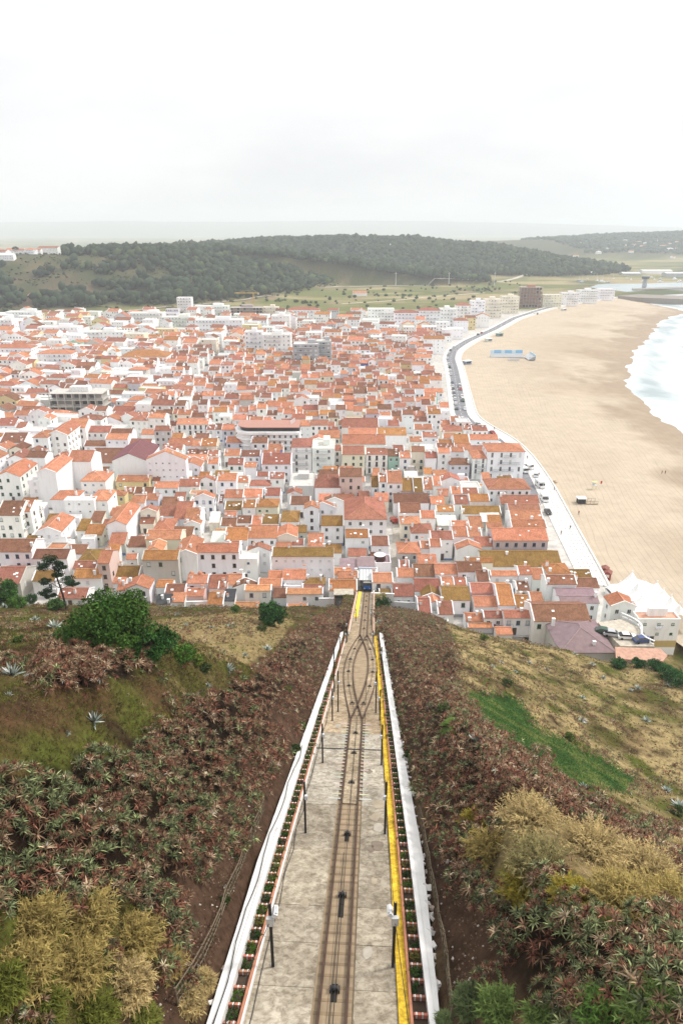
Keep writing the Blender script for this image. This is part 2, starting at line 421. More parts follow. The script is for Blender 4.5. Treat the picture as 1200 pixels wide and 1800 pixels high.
# vegetation zones, outlined in the photograph and used to decide what grows where
POLY = {
 'aloe_l': [(-400, 1390), (0, 1372), (100, 1352), (200, 1330), (330, 1250), (430, 1190), (500, 1130), (560, 1085), (622, 1068), (616, 1100), (590, 1140), (562, 1200), (532, 1260), (505, 1330), (470, 1390), (440, 1440), (405, 1490), (372, 1545), (300, 1640), (240, 1590), (100, 1585), (0, 1620), (-400, 1650)],
 'aloe_l2': [(78, 1170), (100, 1140), (190, 1130), (262, 1135), (272, 1180), (220, 1195), (150, 1212), (85, 1208)],
 'aloe_r': [(652, 1068), (722, 1062), (772, 1085), (800, 1150), (815, 1225), (862, 1290), (962, 1335), (1012, 1385), (1110, 1440), (1205, 1480), (1500, 1560), (1500, 1620), (1205, 1545), (1060, 1478), (968, 1402), (900, 1415), (832, 1470), (782, 1485), (748, 1430), (718, 1330), (693, 1200), (664, 1100)],
 'aloe_r2': [(850, 1580), (900, 1560), (1000, 1565), (1075, 1650), (1205, 1625), (1600, 1640), (1600, 1850), (1000, 1800), (890, 1745), (822, 1660)],
 'aloe_r3': [(740, 1440), (860, 1440), (840, 1560), (870, 1600), (800, 1560)],
 'carpet': [(818, 1225), (872, 1228), (905, 1236), (935, 1282), (1045, 1335), (1112, 1368), (1100, 1385), (1000, 1372), (955, 1330), (865, 1272)],
 'earth_l': [(595, 1115), (560, 1260), (455, 1430), (360, 1700), (330, 1800), (250, 1800), (300, 1640), (372, 1545), (440, 1440), (505, 1330), (562, 1200)],
 'earth_r': [(745, 1430), (782, 1485), (835, 1560), (860, 1650), (880, 1740), (780, 1740)],
 'straw_l': [(280, 1090), (420, 1075), (520, 1090), (500, 1120), (430, 1165), (330, 1150), (290, 1120)],
}
xs = np.arange(-118, 118.01, 0.62); ys = np.concatenate([np.arange(-8, 70, 0.62), np.arange(70, 182, 0.95)])
XX, YY = np.meshgrid(xs, ys); ZZ = hill_z(XX, YY)
HPX, HPY, HDEP = proj(XX, YY, ZZ)
def zone(px, py, name):
    k = np.clip((np.asarray(py) - 1000) / 500, 0.15, 1.2) * (0.3 if name == 'carpet' else 1.0); wx = (fbm(px, py, 34, 131, 3) - 0.5) * 70 * k; wy = (fbm(px, py, 34, 137, 3) - 0.5) * 60 * k
    return inpoly(px + wx, py + wy, POLY[name])
def ground_col(x, y, px, py):
    n1 = fbm(x, y, 6, 21); n2 = fbm(x, y, 1.6, 31); n3 = fbm(x, y, 14, 41)
    earth = np.array([0.034, 0.020, 0.013]); olive = np.array([0.070, 0.062, 0.018]); straw = np.array([0.29, 0.22, 0.105]); moss = np.array([0.070, 0.078, 0.016])
    c = np.zeros(x.shape + (3,)) + olive
    def mixin(c, col, f): f = np.clip(f, 0, 1)[..., None]; return c * (1 - f) + col * f
    right = px > 640
    c = mixin(c, straw, np.where(right, (n1 - 0.30) * 4.0, (n1 - 0.60) * 3))
    c = mixin(c, np.array([0.085, 0.048, 0.024]), np.where(right, (fbm(x, y, 5, 43) - 0.56) * 4, (fbm(x, y, 5, 43) - 0.44) * 5) * 0.85)
    c = mixin(c, moss, (fbm(x, y, 4.2, 47) - 0.54) * 6)
    c = mixin(c, earth, (n2 - 0.56) * 5)
    c = mixin(c, straw * 0.95, zone(px, py, 'straw_l') * 0.75 * np.clip(0.4 + n2, 0, 1))
    for k in ('aloe_l', 'aloe_l2', 'aloe_r', 'aloe_r2', 'aloe_r3'): c = mixin(c, earth * 0.36 * (0.6 + 0.6 * n2[..., None]), zone(px, py, k) * 0.97)  # soil under the aloes coloured darker, standing in for shade between the clumps
    for k in ('earth_l', 'earth_r'): c = mixin(c, earth * 1.8 * (0.75 + 0.7 * n2[..., None]), zone(px, py, k) * 0.95)
    u_, s_ = us(x, y); de = np.maximum(edgeL(s_) - u_, u_ - edgeR(s_)); c = mixin(c, earth * 1.8 * (0.8 + 0.7 * n2[..., None]), np.clip((3.4 - de) / 1.2, 0, 1) * (s_ < S_MID) * np.clip(1.6 - n1 * 1.2, 0, 1))
    c = mixin(c, np.array([0.03, 0.075, 0.018]), zone(px, py, 'carpet') * 1.0)
    return c
HC = ground_col(XX, YY, HPX, HPY)
def grid_mesh(name, X, Y, Z, col, mat, smooth=True):
    r, c = X.shape
    v = np.stack([X, Y, Z], -1).reshape(-1, 3).astype(np.float32)
    i = np.arange(r * c).reshape(r, c)
    q = np.stack([i[:-1, :-1], i[:-1, 1:], i[1:, 1:], i[1:, :-1]], -1).reshape(-1, 4).astype(np.int32)
    me = bpy.data.meshes.new(name)
    me.vertices.add(len(v)); me.vertices.foreach_set('co', v.ravel())
    me.loops.add(len(q) * 4); me.loops.foreach_set('vertex_index', q.ravel())
    me.polygons.add(len(q)); me.polygons.foreach_set('loop_start', np.arange(0, len(q) * 4, 4, dtype=np.int32))
    me.update(calc_edges=True)
    if col is not None:
        a = me.attributes.new('col', 'FLOAT_COLOR', 'POINT'); c4 = np.ones((len(v), 4), np.float32); c4[:, :3] = col.reshape(-1, 3)
        a.data.foreach_set('color', c4.ravel())
    if smooth: me.polygons.foreach_set('use_smooth', np.ones(len(q), bool))
    me.materials.append(mat); me.update()
    return link(name, me)
M['soil'] = attr_mat('hillside_soil', 0.95, 0.05, 2.2, 0.6, 1.4, 'Object', 8, 0.8, 0.15)
hillside = grid_mesh('hillside', XX, YY, ZZ, HC, M['soil']); tag(hillside, kind='structure')

# ---- coast: outer edge of the promenade and the waterline, measured
EDGE = np.array([at(px, py, 5.2)[:2] for px, py in ((1068, 1035), (1050, 1000), (1022, 950), (995, 900), (968, 850), (936, 805), (905, 775), (862, 752), (838, 735), (828, 700), (815, 650), (808, 632), (813, 617), (835, 602), (880, 581), (915, 561), (960, 546), (1000, 536), (1085, 523))])
# tidy the edge with a smooth resampling
def resample(P, step=4.0, it=6):
    P = np.asarray(P, float)
    d = np.concatenate([[0], np.cumsum(np.linalg.norm(np.diff(P, axis=0), axis=1))])
    n = max(int(d[-1] / step), 4); t = np.linspace(0, d[-1], n)
    Q = np.stack([np.interp(t, d, P[:, k]) for k in range(P.shape[1])], 1)
    for _ in range(it):
        R = Q.copy(); R[1:-1] = (Q[:-2] + 2 * Q[1:-1] + Q[2:]) / 4; Q = R
    return Q
EDGE = resample(EDGE, 4.0, 8)
def edge_x(y): return np.interp(y, EDGE[:, 1], EDGE[:, 0])
SHORE = np.array([at(px, py, 0.6)[:2] for px, py in ((1400, 1010), (1290, 860), (1205, 782), (1150, 735), (1108, 700), (1088, 668), (1100, 640), (1098, 620), (1128, 592), (1148, 568), (1165, 556), (1205, 549))])
SHORE = resample(SHORE, 5.0, 3)
def shore_x(y): return np.interp(y, SHORE[:, 1], SHORE[:, 0])

# ---- the town's ground, the plain and the hills in one sheet
HILLS = [  # crest polyline (x, y, z), reach to the front, reach to the back
 ([(-1500, 1000, 64), (-900, 1080, 64), (-560, 1120, 64), (-430, 1150, 63), (-330, 1210, 64), (-300, 1330, 62), (-330, 1500, 60)], 330, 700),
 ([(-330, 1900, 60), (-190, 2000, 70), (-120, 2030, 72), (0, 2050, 75), (120, 2050, 71), (190, 2050, 73), (330, 2000, 58), (380, 1980, 60), (455, 1950, 48), (607, 1950, 22), (740, 1950, 6)], 560, 700),
 ([(1050, 3300, 62), (1350, 3400, 78), (1900, 3500, 95), (2600, 3500, 110)], 900, 1500),
 ([(-14000, 15000, 205), (-8000, 15200, 245), (-4200, 15000, 270), (-2500, 15200, 255), (0, 15400, 282), (1800, 15600, 272), (4600, 15600, 222), (6600, 15800, 172), (9000, 15800, 110), (14000, 15900, 90)], 3600, 5000),
]
def far_z(x, y):
    x = np.asarray(x, float); y = np.asarray(y, float)
    z = np.full(x.shape, G0 - 0.1)
    for P, fr, bk in HILLS:
        P = np.array(P, float); best = np.full(x.shape, 1e9); hz = np.zeros(x.shape); sg = np.zeros(x.shape)
        for a, b in zip(P[:-1], P[1:]):
            ab = b[:2] - a[:2]; t = np.clip(((x - a[0]) * ab[0] + (y - a[1]) * ab[1]) / (ab @ ab), 0, 1)
            qx = a[0] + t * ab[0]; qy = a[1] + t * ab[1]; d = np.hypot(x - qx, y - qy)
            k = d < best; best = np.where(k, d, best); hz = np.where(k, a[2] + t * (b[2] - a[2]), hz); sg = np.where(k, y - qy, sg)
        w = np.where(sg < 0, fr, bk)
        w = w * (0.82 + 0.36 * fbm(x, y, fr * 0.35, 51))
        t = np.clip(1 - best / w, 0, 1); pr = t * t * (3 - 2 * t)
        pr = np.where(t < 1, np.clip(pr * 1.04, 0, 1), pr)
        z = np.maximum(z, (hz - G0) * pr * (0.94 + 0.12 * fbm(x, y, fr * 0.25, 57)) + G0 - 0.1)
    return z
ry = np.concatenate([np.linspace(146, 900, 150), np.geomspace(910, 2600, 90), np.geomspace(2700, 24000, 70)])
ct = np.linspace(0, 1, 230)
xl = -(ry * 0.85 + 60); xr = np.where(ry < EDGE[-1, 1], np.interp(ry, EDGE[:, 1], EDGE[:, 0]) - 0.5, np.interp(ry, [EDGE[-1, 1], EDGE[-1, 1] + 60, 2600, 24000], [EDGE[-1, 0], 560, 2400, 22000]))
GX = xl[:, None] + (xr - xl)[:, None] * ct[None]; GY = np.repeat(ry[:, None], len(ct), 1); GZ = far_z(GX, GY)
gpx, gpy, _ = proj(GX, GY, GZ)
def far_col(x, y, z):
    n1 = fbm(x, y, 120, 61); n2 = fbm(x, y, 26, 62); n3 = fbm(x * 0.35, y, 60, 66)
    town = np.array([0.47, 0.45, 0.42]); field = np.array([0.14, 0.15, 0.055]); dryf = np.array([0.30, 0.25, 0.14]); scrub = np.array([0.085, 0.100, 0.045]); clay = np.array([0.27, 0.185, 0.125])
    def mixin(c, col, f): f = np.clip(f, 0, 1)[..., None]; return c * (1 - f) + col * f
    c = np.zeros(x.shape + (3,)) + field
    c = mixin(c, dryf, (n3 - 0.5) * 9); c = mixin(c, scrub, (n1 - 0.55) * 7); c = mixin(c, clay, (n2 - 0.66) * 7)
    hill = np.clip((z - G0 - 2) / 6, 0, 1); c = mixin(c, scrub * 0.6, hill * 0.9); c = mixin(c, dryf * 0.42, hill * (n2 - 0.5) * 3); c = mixin(c, clay * 0.45, hill * (n1 - 0.64) * 5)
    gap = inpoly(*proj(x, y, z)[:2], [(455, 500), (470, 474), (520, 470), (640, 488), (690, 500), (560, 512)]); c = mixin(c, np.where(n3[..., None] > 0.5, np.array([0.19, 0.16, 0.085]), np.array([0.12, 0.13, 0.05])), gap * 0.9)
    # built-up ground
    tw = np.clip((690 - y) / 60, 0, 1); tw = np.maximum(tw, np.clip((920 - y) / 40, 0, 1) * np.clip((x - 20) / 40, 0, 1) * (y > 600))
    return mixin(c, town * (0.85 + 0.3 * n2[..., None]), tw)
M['land'] = attr_mat('land', 0.95, 0.05, 0.35, 0.75, 1.25, 'Object', 8, 0.3, 0.2)
ground = grid_mesh('ground', GX, GY, GZ, far_col(GX, GY, GZ), M['land']); tag(ground, kind='structure')

# ---- beach and sea
by = np.concatenate([np.linspace(100, 700, 190), np.linspace(705, EDGE[-1, 1] + 10, 60)])
tt = np.concatenate([np.linspace(0, 0.7, 36), np.linspace(0.715, 1.25, 70)])
ex = edge_x(by) - 0.2; ex = np.where(by < EDGE[0, 1], EDGE[0, 0] + (EDGE[0, 1] - by) * 0.30, ex)
sx = shore_x(by); sx = np.maximum(sx, ex + 25)
BX = ex[:, None] + (sx - ex)[:, None] * tt[None]; BY = np.repeat(by[:, None], len(tt), 1)
prof = np.interp(tt, [0, 0.05, 0.55, 0.85, 1.0, 1.25], [4.4, 4.1, 3.0, 1.5, 0.45, -2.2])
TT = np.repeat(tt[None], len(by), 0)
BZ = prof[None] + (fbm(BX, BY, 26, 71) - 0.5) * 0.9 * np.clip(TT * 2, 0.1, 1) + (fbm(BX, BY, 6, 72) - 0.5) * 0.35 + (fbm(BX, BY * 1.6, 14, 74) - 0.5) * 0.9 * np.exp(-((TT - 0.95) / 0.12) ** 2)
wet = np.clip((TT - 0.70 + (fbm(BX, BY, 20, 73) - 0.5) * 0.6) * 5, 0, 1)[..., None] * 0.75
streak = np.clip((fbm(BX * 0.6 + BY * 0.15, BY * 0.7, 34, 75, 5) - 0.50) * 6, 0, 1)[..., None] * 0.6 * np.clip(TT * 2.2 - 0.3, 0.1, 1)[..., None]
sand = np.array([0.475, 0.395, 0.30]); damp = np.array([0.29, 0.22, 0.155])
BC = sand * (1 - wet) + damp * wet; BC = BC * (1 - streak) + np.array([0.36, 0.28, 0.20]) * streak
def mk_sand():
    m, t, b = newmat('sand', 0.95, 0.1)
    a = N(t, 'ShaderNodeAttribute', attribute_name='col'); g = N(t, 'ShaderNodeNewGeometry')
    n = N(t, 'ShaderNodeTexNoise', i_Scale=0.16, i_Detail=9, i_Roughness=0.72); t.links.new(g.outputs['Position'], n.inputs['Vector'])
    # wheel ruts: thin wandering lines
    mp = N(t, 'ShaderNodeMapping'); mp.inputs['Scale'].default_value = (0.35, 0.07, 0.3); mp.inputs['Rotation'].default_value = (0, 0, 0.5)
    t.links.new(g.outputs['Position'], mp.inputs[0])
    w = N(t, 'ShaderNodeTexWave', wave_type='BANDS', i_Scale=0.5, i_Distortion=14.0, i_Detail=2.0); w.inputs['Detail Scale'].default_value = 0.35
    t.links.new(mp.outputs[0], w.inputs['Vector'])
    rr = N(t, 'ShaderNodeMapRange'); rr.inputs['From Min'].default_value = 0.0; rr.inputs['From Max'].default_value = 0.07; rr.inputs['To Min'].default_value = 0.84
    t.links.new(w.outputs['Fac'], rr.inputs['Value'])
    r = N(t, 'ShaderNodeMapRange'); r.inputs['From Min'].default_value = 0.3; r.inputs['From Max'].default_value = 0.7; r.inputs['To Min'].default_value = 0.86; r.inputs['To Max'].default_value = 1.1
    t.links.new(n.outputs[0], r.inputs['Value'])
    mm = N(t, 'ShaderNodeMath', operation='MULTIPLY'); t.links.new(r.outputs[0], mm.inputs[0]); t.links.new(rr.outputs[0], mm.inputs[1])
    v = N(t, 'ShaderNodeVectorMath', operation='SCALE'); t.links.new(a.outputs['Color'], v.inputs[0]); t.links.new(mm.outputs[0], v.inputs['Scale'])
    t.links.new(v.outputs[0], b.inputs['Base Color']); bump(t, b, n.outputs[0], 0.5, 0.6)
    return m
M['sand'] = mk_sand()
beach = grid_mesh('beach', BX, BY, BZ, BC, M['sand']); tag(beach, kind='structure')

def mk_sea():
    m, t, b = newmat('sea', 0.35, 0.5)
    g = N(t, 'ShaderNodeNewGeometry'); a = N(t, 'ShaderNodeAttribute', attribute_name='col')
    mp = N(t, 'ShaderNodeMapping'); mp.inputs['Scale'].default_value = (0.030, 0.011, 0.02)
    mp.inputs['Rotation'].default_value = (0, 0, -0.25)
    t.links.new(g.outputs['Position'], mp.inputs[0])
    n = N(t, 'ShaderNodeTexNoise', i_Scale=1.0, i_Detail=10, i_Roughness=0.68, i_Distortion=0.8); t.links.new(mp.outputs[0], n.inputs['Vector'])
    ad = N(t, 'ShaderNodeMath', operation='ADD'); t.links.new(n.outputs[0], ad.inputs[0]); t.links.new(a.outputs['Fac'], ad.inputs[1])
    r = N(t, 'ShaderNodeValToRGB'); e = r.color_ramp.elements
    e[0].position = 0.42; e[0].color = (0.27, 0.33, 0.345, 1); e[1].position = 0.70; e[1].color = (0.66, 0.67, 0.67, 1)
    x = r.color_ramp.elements.new(0.52); x.color = (0.42, 0.47, 0.48, 1)
    t.links.new(ad.outputs[0], r.inputs[0]); t.links.new(r.outputs[0], b.inputs['Base Color'])
    bump(t, b, n.outputs[0], 0.6, 1.2)
    return m
M['sea'] = mk_sea()
sy = np.concatenate([np.linspace(-1500, 60, 14), np.linspace(80, 1100, 150)])
so = np.concatenate([np.linspace(-30, 160, 80), np.geomspace(170, 6000, 24)])
shx = np.where(sy < SHORE[0, 1], SHORE[0, 0] + (SHORE[0, 1] - sy) * 0.2, shore_x(sy)); shx = np.where(sy > SHORE[-1, 1] - 20, np.maximum(shx, 380), shx)
SX = shx[:, None] + so[None]; SY = np.repeat(sy[:, None], len(so), 1); OO = np.repeat(so[None], len(sy), 0)
SZ = 0.35 * np.sin(OO / 9 + 3 * fbm(SX, SY, 60, 81)) * np.clip(OO / 30, 0, 1) * np.exp(-np.maximum(OO, 0) / 120) + (fbm(SX, SY, 12, 82) - 0.5) * 0.8 * np.clip((OO + 10) / 30, 0, 1)
foam = 0.14 * np.exp(-np.maximum(OO - 14, 0) / 45) + 0.13 * np.sin(OO / 7 + 4 * fbm(SX, SY, 50, 83)) * np.exp(-np.maximum(OO, 0) / 150)
sea = grid_mesh('sea', SX, SY, SZ, np.repeat(foam[..., None], 3, 2), M['sea']); tag(sea, kind='structure')

# ---- promenade, sea wall, road
def offset(P, d):
    t = np.gradient(P, axis=0); t = unit(t); n = np.stack([-t[:, 1], t[:, 0]], 1)
    return P + n * (d[:, None] if hasattr(d, '__len__') else d)
def ribbon_strip(name, P, d0, d1, z, th, mat, col, seg=None, kind='structure'):
    """a slab that follows polyline P between two offsets, with thickness"""
    A = offset(P, d0); B = offset(P, d1); mb = MB(); n = len(P)
    d = np.concatenate([[0], np.cumsum(np.linalg.norm(np.diff(P, axis=0), axis=1))])
    z = np.broadcast_to(z, n)
    v = []; f = []
    for i in range(n):
        v += [(A[i, 0], A[i, 1], z[i]), (B[i, 0], B[i, 1], z[i]), (B[i, 0], B[i, 1], z[i] - th), (A[i, 0], A[i, 1], z[i] - th)]
    for i in range(n - 1):
        k = i * 4
        for a, b in ((0, 1), (1, 2), (2, 3), (3, 0)): f.append((k + a, k + b, k + 4 + b, k + 4 + a))
    f += [(0, 1, 2, 3), tuple((n - 1) * 4 + j for j in (3, 2, 1, 0))]
    me = bpy.data.meshes.new(name); me.from_pydata(v, [], f)
    finish(me, [col] * len(f), [mat], uv=False)
    l = me.uv_layers.new(name='uv'); vi = np.empty(len(me.loops), np.int32); me.loops.foreach_get('vertex_index', vi)
    uvs = np.stack([d[vi // 4], np.where((vi % 4 == 0) | (vi % 4 == 3), np.broadcast_to(d0, n)[vi // 4], np.broadcast_to(d1, n)[vi // 4])], 1).astype(np.float32); l.data.foreach_set('uv', uvs.ravel())
    o = link(name, me)
    if kind: o['kind'] = kind
    return o
def mk_prom():
    m, t, b = newmat('limestone_setts', 0.85, 0.2)
    uv = N(t, 'ShaderNodeUVMap'); uv.uv_map = 'uv'
    mp = N(t, 'ShaderNodeMapping'); mp.inputs['Scale'].default_value = (0.42, 0.75, 1); t.links.new(uv.outputs[0], mp.inputs[0])
    vo = N(t, 'ShaderNodeTexVoronoi', feature='F1', distance='MANHATTAN', i_Scale=1.0, i_Randomness=0.0); t.links.new(mp.outputs[0], vo.inputs['Vector'])
    lt = N(t, 'ShaderNodeMath', operation='LESS_THAN'); lt.inputs[1].default_value = 0.17; t.links.new(vo.outputs['Distance'], lt.inputs[0])
    sp_ = N(t, 'ShaderNodeSeparateXYZ'); t.links.new(uv.outputs[0], sp_.inputs[0])
    g1 = N(t, 'ShaderNodeMath', operation='GREATER_THAN'); g1.inputs[1].default_value = 1.0; t.links.new(sp_.outputs['Y'], g1.inputs[0])
    g2 = N(t, 'ShaderNodeMath', operation='LESS_THAN'); g2.inputs[1].default_value = 6.2; t.links.new(sp_.outputs['Y'], g2.inputs[0])
    m1 = N(t, 'ShaderNodeMath', operation='MULTIPLY'); t.links.new(lt.outputs[0], m1.inputs[0]); t.links.new(g1.outputs[0], m1.inputs[1])
    m2 = N(t, 'ShaderNodeMath', operation='MULTIPLY'); t.links.new(m1.outputs[0], m2.inputs[0]); t.links.new(g2.outputs[0], m2.inputs[1])
    g = N(t, 'ShaderNodeNewGeometry'); n = N(t, 'ShaderNodeTexNoise', i_Scale=0.5, i_Detail=8, i_Roughness=0.7); t.links.new(g.outputs['Position'], n.inputs['Vector'])
    r = N(t, 'ShaderNodeValToRGB'); e = r.color_ramp.elements; e[0].position = 0.3; e[0].color = (0.50, 0.48, 0.45, 1); e[1].position = 0.6; e[1].color = (0.70, 0.69, 0.66, 1)
    t.links.new(n.outputs[0], r.inputs[0])
    x = N(t, 'ShaderNodeMix', data_type='RGBA'); x.inputs['B'].default_value = (0.22, 0.22, 0.23, 1)
    t.links.new(m2.outputs[0], x.inputs['Factor']); t.links.new(r.outputs[0], x.inputs['A'])
    t.links.new(x.outputs['Result'], b.inputs['Base Color'])
    return m
M['prom'] = mk_prom()
M['asphalt'] = attr_mat('asphalt', 0.9, 0.2, 0.4, 0.8, 1.2, bmp=0.1)
M['concrete'] = attr_mat('concrete', 0.9, 0.15, 1.1, 0.72, 1.18, detail=9, bmp=0.25, bd=0.03)
nE = len(EDGE)
zprom = np.full(nE, 6.12)
PW = np.interp(EDGE[:, 1], [250, 300, 400, 470], [7.6, 6.6, 4.6, 4.4])
ribbon_strip('promenade', EDGE, 0.0, PW, zprom, 3.5, M['prom'], (1, 1, 1))
rm = EDGE[:, 1] > at(955, 880, 6)[1]; RD = EDGE[rm]; PR_ = PW[rm]
road = ribbon_strip('seafront_road', RD, PR_, PR_ + 6.8, 6.0, 1.2, M['asphalt'], (0.20, 0.20, 0.215))
ribbon_strip('pavement', RD, PR_ + 6.8, PR_ + 9.6, 6.12, 1.2, M['prom'], (1, 1, 1))
for a in np.arange(6, len(RD) - 2, 2):                       # centre line dashes
    ribbon_strip('lane_marking', RD[a:a + 2], PR_[a:a + 2] + 3.35, PR_[a:a + 2] + 3.5, 6.006, 0.004, M['paint'], (0.75, 0.75, 0.72), kind=None).parent = road
sw = ribbon_strip('sea_wall', EDGE, -0.45, 0.0, zprom + 0.45, 4.5, M['plaster'], (0.74, 0.72, 0.69), kind=None)
tag(sw, 'low white sea wall between the promenade and the sand', 'wall')

# ================================================================== THE FUNICULAR LINE
def mk_stained():
    m, t, b = newmat('stained_concrete', 0.92, 0.15)
    a = N(t, 'ShaderNodeAttribute', attribute_name='col'); g = N(t, 'ShaderNodeNewGeometry')
    n1 = N(t, 'ShaderNodeTexNoise', i_Scale=0.55, i_Detail=9, i_Roughness=0.72); n2 = N(t, 'ShaderNodeTexNoise', i_Scale=2.6, i_Detail=8, i_Roughness=0.7, i_Distortion=0.6)
    v = N(t, 'ShaderNodeTexVoronoi', feature='DISTANCE_TO_EDGE', i_Scale=0.9)
    nd = N(t, 'ShaderNodeTexNoise', i_Scale=1.5, i_Detail=4); mxv = N(t, 'ShaderNodeMix', data_type='VECTOR', i_Factor=0.35)
    t.links.new(g.outputs['Position'], nd.inputs['Vector']); t.links.new(g.outputs['Position'], mxv.inputs['A']); t.links.new(nd.outputs['Color'], mxv.inputs['B']); t.links.new(mxv.outputs['Result'], v.inputs['Vector'])
    for n in (n1, n2): t.links.new(g.outputs['Position'], n.inputs['Vector'])
    r1 = N(t, 'ShaderNodeValToRGB'); e = r1.color_ramp.elements; e[0].position = 0.33; e[0].color = (0.58, 0.54, 0.48, 1); e[1].position = 0.62; e[1].color = (1.14, 1.12, 1.08, 1)
    r2 = N(t, 'ShaderNodeValToRGB'); e = r2.color_ramp.elements; e[0].position = 0.38; e[0].color = (0.64, 0.60, 0.54, 1); e[1].position = 0.60; e[1].color = (1.2, 1.18, 1.12, 1)
    r3 = N(t, 'ShaderNodeMapRange'); r3.inputs['From Max'].default_value = 0.022; r3.inputs['To Min'].default_value = 0.86
    t.links.new(n1.outputs[0], r1.inputs[0]); t.links.new(n2.outputs[0], r2.inputs[0]); t.links.new(v.outputs['Distance'], r3.inputs['Value'])
    x1 = N(t, 'ShaderNodeMix', data_type='RGBA', blend_type='MULTIPLY', i_Factor=1.0); x2 = N(t, 'ShaderNodeMix', data_type='RGBA', blend_type='MULTIPLY', i_Factor=1.0); x3 = N(t, 'ShaderNodeVectorMath', operation='SCALE')
    t.links.new(a.outputs['Color'], x1.inputs['A']); t.links.new(r1.outputs[0], x1.inputs['B']); t.links.new(x1.outputs['Result'], x2.inputs['A']); t.links.new(r2.outputs[0], x2.inputs['B'])
    t.links.new(x2.outputs['Result'], x3.inputs[0]); t.links.new(r3.outputs[0], x3.inputs['Scale']); t.links.new(x3.outputs[0], b.inputs['Base Color'])
    bump(t, b, n2.outputs[0], 0.3, 0.03)
    return m
M['stained'] = mk_stained()
def sweep(mb, s0, s1, ua, ub, za, zb, col, mi=0, step=2.0, jag=0.0, zfun=None):
    """a bar along the track between lateral lines ua(s), ub(s) and heights za..zb over the track plane"""
    n = max(int(abs(s1 - s0) / step), 1); ss = np.linspace(s0, s1, n + 1); k0 = len(mb.v)
    for s in ss:
        a = float(ua(s)) if callable(ua) else ua; b = float(ub(s)) if callable(ub) else ub
        j = random.uniform(-jag, jag); j2 = random.uniform(-jag, jag) * 0.7
        for u, z in ((a + (j if jag < 0 else 0), za), (b + j, za), (b + j, zb + j2), (a, zb)):
            mb.v.append(tuple(trk(u, s, z)))
    for i in range(n):
        k = k0 + 4 * i
        for a, b in ((0, 1), (1, 2), (2, 3), (3, 0)):
            mb.f.append((k + a, k + 4 + a, k + 4 + b, k + b)); mb.c.append(col); mb.m.append(mi)
    mb.f.append((k0, k0 + 1, k0 + 2, k0 + 3)); mb.c.append(col); mb.m.append(mi)
    k = k0 + 4 * n; mb.f.append((k + 3, k + 2, k + 1, k)); mb.c.append(col); mb.m.append(mi)
    return mb
S_TOP = 9.0
# bed of the line: concrete slabs cast in bays, each its own piece
bed = sweep(MB(), S_TOP, S_END + 3, lambda s: edgeL(s), lambda s: edgeR(s), -1.2, -0.12, (0.33, 0.25, 0.165)).build('track_bed', M['concrete'])
tag(bed, kind='structure')
def lerp(a, b, t): return a + (b - a) * t
k = 0; s = S_TOP
while s < S_END - 1:
    ln = random.choice((3.1, 3.1, 6.2, 4.6)); e = min(s + ln, S_END)
    mid = tp(612, 1405)[1] < (s + e) / 2 < tp(620, 1275)[1]
    if s < S_MID < e: e = S_MID
    lower = s >= S_MID - 1e-6
    for side in (-1, 1):
        c = random.uniform(0.8, 1.12); base = (0.37, 0.34, 0.295)
        if mid: base = (0.43, 0.41, 0.375)
        if 55 < s < 125: base = (0.40, 0.33, 0.25)
        if side < 0 and e < tp(560, 1690)[1]: base = (0.46, 0.43, 0.38)
        col = tuple(c * v for v in base)
        w = 0.93 + (1.9 if tp(628, 1262)[1] - 1 < s < S_MID else 0.0) * 0
        if side < 0: ua = (lambda q: float(uLp(q)) + 0.06) if not lower else (lambda q: -2.5); ub = -0.95
        else: ua = 0.95; ub = (lambda q: float(uRy(q)) - 0.05) if not lower else (lambda q: 1.7)
        sweep(MB(), s + 0.015, e - 0.015, ua, ub, -0.3, random.uniform(-0.012, 0.012), col, step=1.6).build('concrete_slab', M['stained'], bed)
    s = e
# stained old patches on the slabs
for i in range(34):
    s = random.uniform(14, 100); u = random.choice((random.uniform(-4.4, -1.4), random.uniform(1.2, 2.2))); r = random.uniform(0.15, 0.55)
    if u < float(uLp(s)) + 0.7 or u > float(uRy(s)) - 0.5: continue
    mb = MB(); cc = random.choice(((0.42, 0.38, 0.32), (0.22, 0.18, 0.14), (0.38, 0.32, 0.24)))
    pts = [trk(u + r * random.uniform(0.6, 1.1) * math.cos(a), s + 1.8 * r * random.uniform(0.6, 1.1) * math.sin(a), 0.017) for a in np.linspace(0, 6.28, 11)[:-1]]
    mb.face(pts, cc); mb.build('mortar_patch', M['concrete'], bed)

# the track: rails, sleepers, cable and sheaves
GA = 0.63
S_A = tp(628, 1264)[1]; S_B = tp(637, 1116)[1]
def loop_off(s):
    t = np.clip((s - S_A) / (S_B - S_A), 0, 1)
    return 1.72 * np.sin(np.pi * t) ** 0.9 * (0.9 + 0.1 * np.sin(np.pi * t))
railway = empty('railway_track', trk(0, S_END)); tag(railway, 'rusty funicular track with passing loop running down to the town', 'railway')
def tchild(mb, name, mat):
    o = mb.build(name, mat); o.parent = railway; o.matrix_parent_inverse = Matrix.Translation(-railway.location); return o
def rail(s0, s1, uf, name='rail', step=1.5):
    mb = MB(); col = (0.2, 0.12, 0.08)
    sweep(mb, s0, s1, lambda s: uf(s) - 0.05, lambda s: uf(s) + 0.05, -0.02, 0.13, col, step=step)
    sweep(mb, s0, s1, lambda s: uf(s) - 0.065, lambda s: uf(s) + 0.065, -0.06, 0.0, col, step=step)
    return tchild(mb, name, M['rail_steel'])
for sg in (-1, 1):
    rail(S_TOP, S_A, lambda s: sg * GA); rail(S_B, S_END + 2, lambda s: sg * GA)
    for s2 in (-1, 1): rail(S_A, S_B, lambda s: s2 * GA + sg * loop_off(s), step=0.8)
